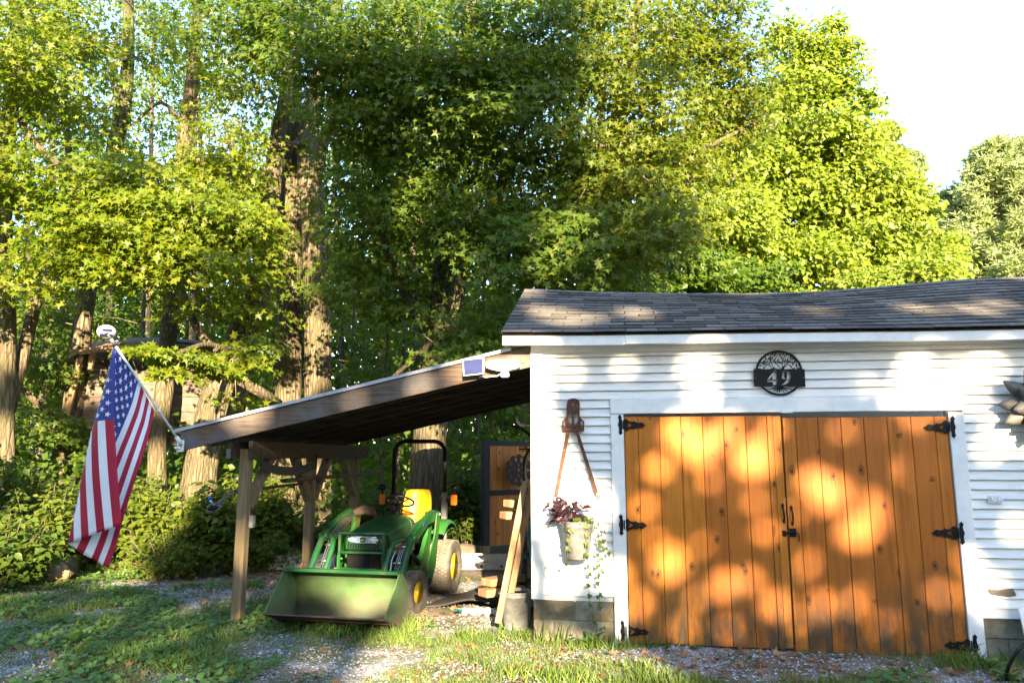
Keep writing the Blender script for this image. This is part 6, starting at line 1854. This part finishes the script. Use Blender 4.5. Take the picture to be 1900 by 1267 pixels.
link('distant_woods', npmesh('distant_woods', V, F, LM_WOOD), None, label='distant mass of woods closing the view between the trunks', kind='stuff')

# ------------------------------------------------------------------ the wood behind the photographer whose gaps dapple the yard
E1 = Vector((0, 0, 1)).cross(SUN).normalized()           # sideways across the sunlight
if E1.x < 0: E1 = -E1
E2 = SUN.cross(E1).normalized()
if E2.z < 0: E2 = -E2
def ab(p): return (p.dot(E1), p.dot(E2))
gaps = []                                                # (a, b, radius) of the openings between the leaves
def gw(u, v, r, D=0.0): gaps.append((*ab(LW(*L(u, v, D))), r))
def gg(u, v, r): gaps.append((*ab(G(u, v)), r))
def gp_(u, v, Y, r): gaps.append((*ab(P(u, v, Y)), r))
# doors
for (u, v, r) in ((1262, 800, .13), (1302, 828, .14), (1395, 850, .145), (1350, 800, .08), (1225, 868, .075), (1241, 1045, .12), (1345, 1085, .08), (1430, 800, .06), (1320, 890, .05),
                  (1392, 1075, .065), (1540, 915, .125), (1505, 890, .07), (1668, 872, .11), (1645, 960, .13), (1588, 985, .115), (1612, 935, .075), (1440, 1120, .07), (1530, 1125, .07), (1585, 1120, .055),
                  (1195, 940, .06), (1185, 1120, .065), (1270, 1165, .06), (1700, 775, .055), (1745, 1100, .06), (1500, 1045, .05), (1420, 985, .05), (1350, 1165, .05), (1650, 1150, .05), (1300, 1010, .04), (1480, 950, .04),
                  (1690, 1030, .04), (1560, 800, .035), (1620, 800, .035), (1215, 1000, .04), (1400, 930, .04), (1290, 1110, .045), (1480, 1150, .05), (1700, 1180, .05)):
    gw(u, v, r)
# white wall and trim
for (u, v, r) in ((1060, 905, .128), (1025, 935, .096), (1100, 935, .120), (1065, 1000, .072), (1100, 1055, .104), (1045, 1085, .080), (1148, 1070, .080), (1148, 1150, .064), (1000, 680, .128), (998, 735, .080), (996, 860, .048),
                  (1296, 680, .120), (1302, 735, .096), (1160, 680, .048), (1060, 690, .056), (1700, 690, .128), (1665, 735, .112), (1775, 700, .104), (1830, 680, .096), (1740, 740, .088), (1600, 715, .056), (1810, 740, .056),
                  (1862, 790, .104), (1840, 830, .064), (1895, 805, .120), (1818, 1095, .120), (1835, 1125, .080), (1800, 1040, .048), (1840, 1080, .072), (1880, 980, .048)):
    gw(u, v, r)
for (u, v, r) in ((960, 680, .2), (930, 690, .2), (890, 690, .16), (860, 690, .14), (780, 720, .10), (660, 745, .06)): gw(u, v, r)
for (u, v, r) in ((1060, 590, .1), (1180, 585, .16), (1100, 605, .08), (1000, 560, .1), (1700, 580, .14), (1780, 590, .14), (1520, 575, .1), (1850, 560, .1)): gw(u, v, r, .5)
# ground and bucket
for (u, v, r) in ((760, 1230, .4), (840, 1265, .4), (700, 1255, .2), (560, 1078, .3), (640, 1085, .25), (820, 1170, .42), (900, 1185, .42), (950, 1235, .45), (860, 1245, .4), (1040, 1240, .3), (780, 1200, .3), (880, 1185, .3), (760, 1180, .16), (850, 1215, .3), (930, 1210, .3), (800, 1240, .2), (900, 1255, .3), (980, 1230, .26), (1050, 1210, .2), (1120, 1225, .18), (1010, 1262, .2), (840, 1140, .2), (900, 1120, .2), (870, 1090, .15), (1200, 1235, .14),
                  (560, 1080, .12), (640, 1090, .1), (260, 1075, .16), (220, 1080, .16), (1080, 1262, .16)): gg(u, v, r)
gp_(690, 1085, 7.8, .17); gp_(640, 1085, 7.8, .12); gp_(725, 1090, 7.8, .12); gp_(665, 1115, 7.8, .10); gp_(600, 1068, 7.8, .09); gp_(570, 1066, 7.8, .07); gp_(600, 1080, 7.8, .05); gp_(720, 1110, 7.8, .06); gp_(560, 1075, 7.8, .05)
gp_(770, 930, 9.7, .18); gp_(790, 960, 9.7, .15); gp_(800, 1010, 9.5, .2); gp_(830, 1040, 9.6, .22); gp_(780, 980, 9.2, .12); gp_(830, 980, 9.8, .15); gp_(650, 960, 9.2, .14); gp_(760, 960, 9, .08)
for (u, v, Y, r) in ((935, 860, 12.5, .22), (925, 850, 12.5, .2), (590, 900, 15.8, .35), (540, 900, 16, .2), (590, 700, 15.8, .3), (800, 860, 13.5, .25), (800, 800, 13.5, .2), (380, 900, 14.4, .3), (960, 940, 8.4, .14), (945, 960, 8.3, .1), (930, 1060, 8, .12), (1070, 1000, 7, .2),
                     (850, 1045, 11.6, .4), (900, 1045, 11.6, .4), (870, 1020, 12.6, .4), (112, 1030, 10.5, .35), (600, 640, 15.8, .3), (405, 720, 14.4, .4), (850, 570, 12.8, .2), (965, 782, 8.55, .1),
                     (640, 90, 11.6, .5), (700, 60, 11.6, .4), (740, 130, 11.6, .25), (1040, 470, 11.2, .4), (1000, 540, 11.2, .3), (900, 320, 11.7, .18), (820, 60, 11.7, .25), (950, 30, 11.8, .3)): gp_(u, v, Y, r)
rg_ = random.Random(31)
for _ in range(70):                                      # pinholes that lift the shade on the left yard
    gg(rg_.uniform(-20, 640), rg_.uniform(1090, 1290), rg_.uniform(.02, .055))
GA = np.array(gaps)
from mathutils import noise as mn
def lattice(a, b, s, seed):
    rr = np.random.default_rng(seed); T_ = rr.random((128, 128))
    x, y = a / s + 40, b / s + 40
    i, j = np.floor(x).astype(int), np.floor(y).astype(int); fx, fy = x - i, y - j
    fx = fx * fx * (3 - 2 * fx); fy = fy * fy * (3 - 2 * fy)
    g = lambda p, q: T_[p % 128, q % 128]
    return (g(i, j) * (1 - fx) + g(i + 1, j) * fx) * (1 - fy) + (g(i, j + 1) * (1 - fx) + g(i + 1, j + 1) * fx) * fy
def caster(n, b0, b1, d0, d1, size, hs):
    a = rng.uniform(-13, 9, n); b = rng.uniform(b0, b1, n); depth = rng.uniform(d0, d1, n)
    low = 1 - sst(b, 4.3, 5.4)
    cover = low * 1.0
    cen = sst(a, -2.8, -1.6) * (1 - sst(a, 2.6, 5.0))
    roofz = sst(a, -.3, .2) * (1 - sst(b, 5.6, 6.2))
    cover = np.maximum(cover, cen * (1 - sst(b, 10.5, 13.0)) * .47)
    cover = np.maximum(cover, roofz * .95)
    left = (1 - sst(a, -2.8, -1.6))
    cover = np.maximum(cover, left * .27 * (1 - sst(b, 12, 15)))
    cover = np.where(((a < -3.15) & (b > 3.8)) | ((a < -3.7) & (b > 3.3)), np.minimum(cover, .27), cover)
    cover = np.where((a > -2.7) & (a < -1.5) & (b > 3.75) & (b < 5.2), np.minimum(cover, .5), cover)
    cover = np.where((a > 6.5) & (b > 5.5), 0, cover)
    nz = .6 * lattice(a, b, .55, 3) + .4 * lattice(a, b, 1.3, 9)
    nz = (nz - .18) / .64
    keep = nz < cover * 1.02 + np.where(cover > .9, .35, 0)
    for (ga, gb, gr) in GA:
        keep &= ((a - ga) ** 2 + (b - gb) ** 2) > (gr + hs) ** 2
    a, b, depth = a[keep], b[keep], depth[keep]
    pos = np.outer(a, np.array(E1)) + np.outer(b, np.array(E2)) + np.outer(depth, np.array(SUN))
    Dv = nrm(rng.normal(0, 1, (len(a), 3))); S = rng.uniform(size * .75, size * 1.2, len(a))
    pos = pos - Dv * S[:, None] * .5
    return leaves(pos.astype(np.float32), Dv, np.array(SUN) * .9 + rng.normal(0, .5, (len(a), 3)), S, DIAM)
CAST = [caster(230000, -1.5, 5.6, 22, 25.5, .14, .03), caster(130000, 5.5, 15.5, 26, 34, .24, .06)]
# the rest of the wood: unseen leaf masses all around, added to block sky
def wood_box(n, x0, x1, y0, y1, z0, z1, size, clump):
    x = rng.uniform(x0, x1, n); y = rng.uniform(y0, y1, n); z = z0 + (z1 - z0) * rng.uniform(0, 1, n)
    k = lattice(x * .8 + y, z + y * .5, clump, 77) > .30
    p = np.stack([x, y, z], 1)[k].astype(np.float32)
    return leaves(p, rng.normal(0, 1, (len(p), 3)), rng.normal(0, 1, (len(p), 3)), rng.uniform(size * .7, size * 1.3, len(p)), OVAL)
n = 4000
a2 = rng.uniform(-15, 8.5, n); b2 = rng.uniform(13.8, 22, n); d2 = rng.uniform(14, 34, n)
k = lattice(a2, b2, 1.2, 61) > .28
p2 = (np.outer(a2, np.array(E1)) + np.outer(b2, np.array(E2)) + np.outer(d2, np.array(SUN)))[k].astype(np.float32)
parts_ = CAST + [leaves(p2, rng.normal(0, 1, (len(p2), 3)), rng.normal(0, 1, (len(p2), 3)), rng.uniform(.3, .55, len(p2)), OVAL)]
n = 9000
a2 = rng.uniform(-2.0, 2.6, n); b2 = rng.uniform(6.3, 12.5, n); d2 = rng.uniform(9, 34, n)
k = lattice(a2, b2, .8, 62) > .36
for (ga, gb, gr) in GA: k &= ((a2 - ga) ** 2 + (b2 - gb) ** 2) > (gr + .22) ** 2
p2 = (np.outer(a2, np.array(E1)) + np.outer(b2, np.array(E2)) + np.outer(d2, np.array(SUN)))[k].astype(np.float32)
parts_.append(leaves(p2, rng.normal(0, 1, (len(p2), 3)), rng.normal(0, 1, (len(p2), 3)), rng.uniform(.2, .4, len(p2)), OVAL))
parts_.append(wood_box(15000, -26, -18.5, -40, 11, 0, 26, .7, 3))
parts_.append(wood_box(15000, 36, 44, -40, 30, 0, 26, .8, 3))
parts_.append(wood_box(12000, -42, -13, -47, -40, 0, 27, .9, 3))
parts_.append(wood_box(14000, 9, 46, -47, -40, 0, 14.5, .9, 3))
parts_.append(wood_box(16000, -18, 14, -48, -41, -.5, 11.2, .8, 3))
parts_.append(wood_box(9000, -20, -15, -30, -10, 12, 30, .8, 3))
Vs, Fs, o_ = [], [], 0
for v_, f_ in parts_: Vs.append(v_); Fs.append(f_ + o_); o_ += len(v_)
V, F = np.concatenate(Vs), np.concatenate(Fs)
wd_ = MB()
woods = link('woodland', npmesh('woodland', V, F, LM_SHADE), None, label='tall leafy trees behind the photographer with unseen leaf masses added to block sky light', kind='stuff')
for i in range(5):
    x = -11 + i * 5.2; y = -38 - (i % 2) * 3
    wd_.tube([(x, y, -.1), (x + .2, y, 6), (x, y + .3, 12), (x - .2, y, 18)], [.4, .32, .25, .1], 12, jit=.1)
    for k in range(6):
        q = Vector((x, y, 9 + k * 1.6)); e = q + Vector((random.uniform(-3, 3), random.uniform(-2, 3), random.uniform(.5, 2)))
        wd_.tube([q, q.lerp(e, .5) + Vector((0, 0, .3)), e], [.12, .08, .03], 6)
wd_.build('woodland_trunks', M_BARK2, None, label='trunks of the tree row behind the photographer', kind='stuff')
# ================================================================== ground
m, nt, b = newmat('gravel_yard')
geo = nt.nodes.new('ShaderNodeNewGeometry')
pos_ = geo.outputs['Position']
v1 = _voro(nt, pos_, 46.0)
v2 = _voro(nt, pos_, 90.0)
peb = _ramp(nt, v1.outputs['Color'], [(0.0, (0.13, 0.13, 0.14)), (0.5, (0.24, 0.24, 0.25)), (1.0, (0.40, 0.39, 0.39))])
bw = nt.nodes.new('ShaderNodeSeparateColor'); nt.links.new(v1.outputs['Color'], bw.inputs[0])
peb = _ramp(nt, bw.outputs[0], [(0.0, (0.165, 0.16, 0.155)), (0.5, (0.305, 0.29, 0.275)), (1.0, (0.48, 0.46, 0.44))])
dirt = _ramp(nt, _noise(nt, pos_, 9, 6, .7), [(0.3, (0.13, 0.10, 0.07)), (0.7, (0.27, 0.215, 0.16))])
msk = _noise(nt, pos_, 1.1, 5, .6)
f = _ramp(nt, msk, [(0.42, (0, 0, 0)), (0.56, (1, 1, 1))])
col_ = _mix(nt, f, peb, dirt)
sx = nt.nodes.new('ShaderNodeSeparateXYZ'); nt.links.new(pos_, sx.inputs[0])
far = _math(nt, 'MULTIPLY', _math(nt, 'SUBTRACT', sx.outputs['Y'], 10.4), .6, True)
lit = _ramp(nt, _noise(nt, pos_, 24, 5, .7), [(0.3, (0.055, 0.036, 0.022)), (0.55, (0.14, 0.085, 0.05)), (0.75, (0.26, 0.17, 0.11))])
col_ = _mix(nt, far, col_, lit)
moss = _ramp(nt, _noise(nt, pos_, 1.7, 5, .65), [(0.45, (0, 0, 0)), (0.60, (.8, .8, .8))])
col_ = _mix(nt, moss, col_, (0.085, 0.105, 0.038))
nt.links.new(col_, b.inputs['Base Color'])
b.inputs['Roughness'].default_value = .95; b.inputs['Specular IOR Level'].default_value = .15
hgt = _math(nt, 'ADD', _math(nt, 'SUBTRACT', 1.0, _math(nt, 'MULTIPLY', v1.outputs['Distance'], 1.4)), _math(nt, 'MULTIPLY', v2.outputs['Distance'], -.4))
_bump(nt, b, hgt, .9, .012)
M_GROUND = m
def axis(pts): return np.concatenate([np.linspace(a_, b_, k, endpoint=False) for a_, b_, k in pts])
gx = np.append(axis([(-600, -60, 6), (-60, -9, 16), (-9, 8, 130), (8, 60, 16), (60, 600, 6)]), 600)
gy = np.append(axis([(-200, -20, 8), (-20, 4, 10), (4, 13, 90), (13, 60, 30), (60, 900, 8)]), 900)
X, Y_ = np.meshgrid(gx, gy)
Z = .02 * (lattice(X, Y_, .7, 1) - .5) + .010 * (lattice(X, Y_, .25, 2) - .5)
Z = np.where((Y_ < 4) | (Y_ > 16), 0, Z)
Z = Z - .006
nx_, ny_ = len(gx), len(gy)
V = np.stack([X.ravel(), Y_.ravel(), Z.ravel()], 1)
ii = (np.arange(ny_ - 1)[:, None] * nx_ + np.arange(nx_ - 1)[None]).ravel()
F = np.stack([ii, ii + 1, ii + nx_ + 1, ii + nx_], 1)
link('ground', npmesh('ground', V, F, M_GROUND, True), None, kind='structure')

# where the gravel is bare and where things grow
bare = [(70, 1245, .28), (560, 1256, .25), (400, 1075, .9), (620, 1105, .7), (300, 1085, .6), (780, 1150, .35), (860, 1165, .4), (1350, 1235, .5), (1500, 1225, .6), (1620, 1235, .45), (1440, 1250, .5), (1180, 1215, .25), (700, 1215, .35), (480, 1205, .4), (820, 1115, .6), (660, 1230, .4)]
bare_w = [(G(u, v).x, G(u, v).y, r) for u, v, r in bare]
def growth(x, y):
    d = .65 * lattice(x, y, .45, 21) + .35 * lattice(x, y, 1.4, 22)
    for (bx, by, r) in bare_w:
        d -= .55 * np.exp(-(((x - bx) / r) ** 2 + ((y - by) / (r * .55)) ** 2))
    return d
def inside_building(x, y):
    q0 = (x - CORNER.x) * AX.x + (y - CORNER.y) * AX.y; q1 = (x - CORNER.x) * NX.x + (y - CORNER.y) * NX.y
    return (q0 > -.02) & (q1 > -.02)
LM_GRASS = leafmat('grass_blade', [(0.1, (0.085, 0.150, 0.026)), (0.55, (0.125, 0.195, 0.033)), (0.85, (0.19, 0.22, 0.05)), (0.99, (0.38, 0.33, 0.16))], .35, (1.5, 1.4, .6), big=2)
LM_WEED = leafmat('weed_leaf', [(0.1, (0.055, 0.140, 0.034)), (0.6, (0.095, 0.190, 0.042)), (0.95, (0.16, 0.22, 0.055))], .3, (1.4, 1.4, .6), big=2)
LM_CHAFF = leafmat('tiny_pale_weed', [(0.1, (0.07, 0.11, 0.03)), (0.6, (0.13, 0.16, 0.06)), (0.95, (0.30, 0.30, 0.18))], .3, (1.2, 1.2, .7), big=3)
LM_DEAD = leafmat('fallen_leaf', [(0.1, (0.10, 0.048, 0.024)), (0.4, (0.20, 0.095, 0.04)), (0.7, (0.34, 0.20, 0.10)), (0.9, (0.38, 0.17, 0.03)), (1.0, (0.42, 0.30, 0.06))], .2, (1.3, 1.1, .8), rough=.7, big=5)
BLADE = (np.array([(-.055, 0, 0), (.055, 0, 0), (.035, .55, -.04), (-.035, .55, -.04), (0, 1, -.22)], dtype=np.float32), np.array([(0, 1, 2), (0, 2, 3), (3, 2, 4)], dtype=np.int32))
def field(n, x0, x1, y0, y1, test):
    x = rng.uniform(x0, x1, n); y = y0 + (y1 - y0) * rng.uniform(0, 1, n) ** 1.25
    k = test(x, y) & ~inside_building(x, y)
    return x[k], y[k]
bk0 = ab
def under_shelter(x, y):
    q0 = (x - CORNER.x) * AX.x + (y - CORNER.y) * AX.y; q1 = (x - CORNER.x) * NX.x + (y - CORNER.y) * NX.y
    return (q0 > -3.0) & (q1 > .55)
# grass
x, y = field(260000, -8.5, 5.6, 4.4, 12.5, lambda x, y: (growth(x, y) + rng.normal(0, .08, len(x)) > .37 + .07 * (x > 1.3) + .10 * (y > 9)) & ~under_shelter(x, y))
sel = rng.random(len(x)) < np.where((x > -1.2) & (x < 1.6), 1.0, .62)
x, y = x[sel], y[sel]
hgt_ = rng.uniform(.025, .075, len(x)) * (1 + .9 * (lattice(x, y, .35, 31) > .68))
D = np.stack([rng.normal(0, .45, len(x)), rng.normal(0, .45, len(x)), np.ones(len(x))], 1)
V, F = leaves(np.stack([x, y, np.zeros(len(x)) - .004], 1).astype(np.float32), D, rng.normal(0, 1, (len(x), 3)) * [1, 1, .1], hgt_, (BLADE[0] * np.array([1.0, 1, 1], dtype=np.float32), BLADE[1]))
link('grass', npmesh('grass', V, F, LM_GRASS), None, label='short patchy grass growing through the gravel yard', kind='stuff')
# longer tufts along the wall, the pail and the tractor
tx, ty, tz = [], [], []
for (u, v, n_, h_, s_) in ((1015, 1192, 60, .24, .10), (978, 1185, 160, .13, .08), (1050, 1190, 26, .34, .07), (1080, 1200, 60, .10, .15), (1000, 1215, 160, .10, .22), (760, 1168, 60, .20, .06), (705, 1175, 60, .14, .08), (580, 1172, 80, .10, .15), (910, 1190, 140, .10, .2), (1290, 1205, 80, .07, .3), (660, 1180, 70, .12, .1), (300, 1225, 300, .12, .25), (540, 1190, 90, .1, .15), (1750, 1230, 260, .12, .35), (1560, 1220, 90, .07, .2), (60, 1000, 160, .35, .25), (1860, 1240, 260, .13, .3), (940, 1160, 60, .12, .07)):
    c = G(u, v)
    tx += list(rng.normal(c.x, s_, n_)); ty += list(rng.normal(c.y, s_ * .5, n_)); tz += list(h_ * rng.uniform(.5, 1.1, n_))
x, y, h_ = np.array(tx), np.array(ty), np.array(tz)
k = ~inside_building(x, y); x, y, h_ = x[k], y[k], h_[k]
D = np.stack([rng.normal(0, .35, len(x)), rng.normal(0, .35, len(x)), np.ones(len(x))], 1)
V, F = leaves(np.stack([x, y, np.zeros(len(x)) - .004], 1).astype(np.float32), D, rng.normal(0, 1, (len(x), 3)) * [1, 1, .1], h_, (BLADE[0] * np.array([.55, 1, 1.6], dtype=np.float32), BLADE[1]))
link('tall_grass', npmesh('tall_grass', V, F, LM_GRASS), None, label='longer grass tufts along the foundation and the tractor bucket', kind='stuff')
# round leaved creeping weeds
x, y = field(46000, -8.5, 5.2, 4.4, 11.2, lambda x, y: (lattice(x, y, .6, 41) * .6 + lattice(x, y, .22, 42) * .4 + .12 * (x < -2.2) - .16 * ((x > -1.5) & (x < 5)) + (growth(x, y) - .5) * .6 > .56) & ~under_shelter(x, y))
n_ = len(x)
V, F = leaves(np.stack([x, y, rng.uniform(.01, .07, n_)], 1).astype(np.float32), rng.normal(0, 1, (n_, 3)) * [1, 1, .15], np.array([0, -.25, 1]) + rng.normal(0, .28, (n_, 3)), rng.uniform(.025, .068, n_), ROUND)
link('creeping_weeds', npmesh('creeping_weeds', V, F, LM_WEED), None, label='low round leaved weeds spreading over the left yard', kind='stuff')
# tiny pale flecked ground cover
x, y = field(90000, -7, 4.8, 5.3, 9.8, lambda x, y: (lattice(x, y, .5, 51) * .65 + lattice(x, y, .18, 52) * .35 > .55) & ~under_shelter(x, y))
n_ = len(x)
V, F = leaves(np.stack([x, y, rng.uniform(.0, .035, n_)], 1).astype(np.float32), rng.normal(0, 1, (n_, 3)), np.array([0, -.25, 1]) + rng.normal(0, .5, (n_, 3)), rng.uniform(.010, .026, n_), DIAM)
link('flecked_ground_cover', npmesh('flecked_ground_cover', V, F, LM_CHAFF), None, label='tiny pale flecked weeds scattered over the yard', kind='stuff')
# fallen leaves
x, y = field(9000, -7.5, 5.0, 5.2, 14.5, lambda x, y: rng.random(len(x)) < .28 + .45 * (x > .2) * (y < 7.2) + .4 * (y > 9.8) * (x < -1))
n_ = len(x)
V, F = leaves(np.stack([x, y, rng.uniform(.004, .03, n_)], 1).astype(np.float32), rng.normal(0, 1, (n_, 3)) * [1, 1, .2], np.array([0, -.1, 1]) + rng.normal(0, .35, (n_, 3)), rng.uniform(.03, .10, n_), MAPLE)
link('fallen_leaves', npmesh('fallen_leaves', V, F, LM_DEAD), None, label='dry brown leaves scattered over gravel and grass', kind='stuff')
# loose stones on the gravel
x, y = field(50000, -8, 5.2, 4.4, 10.5, lambda x, y: growth(x, y) < .50)
n_ = len(x)
oc = np.array([(1, 0, 0), (-1, 0, 0), (0, 1, 0), (0, -1, 0), (0, 0, .7), (0, 0, -.7)], dtype=np.float32)
of = np.array([(0, 2, 4), (2, 1, 4), (1, 3, 4), (3, 0, 4)], dtype=np.int32)
sz = rng.uniform(.005, .016, n_) * (1 + 1.2 * (rng.random(n_) > .97))
th_ = rng.uniform(0, 2 * np.pi, n_)
cs, sn = np.cos(th_), np.sin(th_)
el_ = rng.uniform(.6, 1.2, (n_, 3))
q = oc[None] * el_[:, None, :] * sz[:, None, None]
q2 = np.stack([q[..., 0] * cs[:, None] - q[..., 1] * sn[:, None], q[..., 0] * sn[:, None] + q[..., 1] * cs[:, None], q[..., 2]], -1)
V = (q2 + np.stack([x, y, np.zeros(n_) + .001], 1)[:, None, :]).reshape(-1, 3)
F = (of[None] + (np.arange(n_) * 6)[:, None, None]).reshape(-1, 3)
ms, nts, bs = newmat('loose_stone')
gs = nts.nodes.new('ShaderNodeNewGeometry')
nts.links.new(_ramp(nts, gs.outputs['Random Per Island'], [(0.0, (0.17, 0.17, 0.18)), (0.6, (0.34, 0.34, 0.36)), (1.0, (0.52, 0.51, 0.51))]), bs.inputs['Base Color'])
bs.inputs['Roughness'].default_value = .9
link('gravel', npmesh('gravel', V, F, ms), None, label='loose grey gravel stones in the bare patches of the yard', kind='stuff')
# broad leaved single weeds
def weed(label, u, v, n_, ln, seed, upright=.8):
    r = random.Random(seed); c = G(u, v)
    t = thing('broadleaf_weed', label, 'plant', c)
    for i in range(n_):
        a = 2 * math.pi * i / n_ + r.uniform(-.3, .3)
        d = Vector((math.cos(a), math.sin(a), upright * r.uniform(.5, 1.6))).normalized(); sd = d.cross(Vector((0, 0, 1))).normalized(); up = sd.cross(d)
        m = MB(); l_ = ln * r.uniform(.7, 1.1); vs_, fs_ = [], []
        for j in range(7):
            t_ = j / 6; w = l_ * .17 * math.sin(math.pi * min(1, t_ * .92 + .06)) ** .8
            p = d * l_ * t_ + Vector((0, 0, -.35 * l_ * t_ * t_))
            vs_ += [p - sd * w + up * w * .35, p, p + sd * w + up * w * .35]
        for j in range(6):
            fs_ += [(3 * j, 3 * j + 1, 3 * j + 4, 3 * j + 3), (3 * j + 1, 3 * j + 2, 3 * j + 5, 3 * j + 4)]
        m.add(vs_, fs_, smooth=True); m.build('leaf', LM_WEED, t)
weed('broad leaved dock weed at the foundation left of the doors', 1100, 1196, 7, .24, 1, 1.2)
weed('large pale leaved weed in the left foreground', 138, 1195, 6, .30, 2, 1.0)
weed('leafy weed below the front edge of the tractor bucket', 660, 1172, 7, .17, 3, 1.1)
weed('flat rosette weed on the sunlit gravel by the front tyre', 800, 1163, 9, .14, 4, .35)
weed('round leaved weed beside the leaning timbers', 931, 1166, 5, .13, 5, .8)
weed('tall leafy weed in front of the lowest right hinge', 1806, 1218, 9, .24, 6, 1.5)
weed('weed clump right of the doors at the foundation', 1838, 1240, 9, .22, 7, 1.0)
weed('leafy weed at the right foreground corner', 1870, 1262, 9, .2, 8, .9)
weed('small weed under the left door leaf', 1290, 1203, 7, .10, 9, .9)
weed('small weed under the right door leaf', 1495, 1212, 7, .08, 10, .7)
weed('weed rosette left of the front post', 350, 1165, 7, .16, 11, .7)
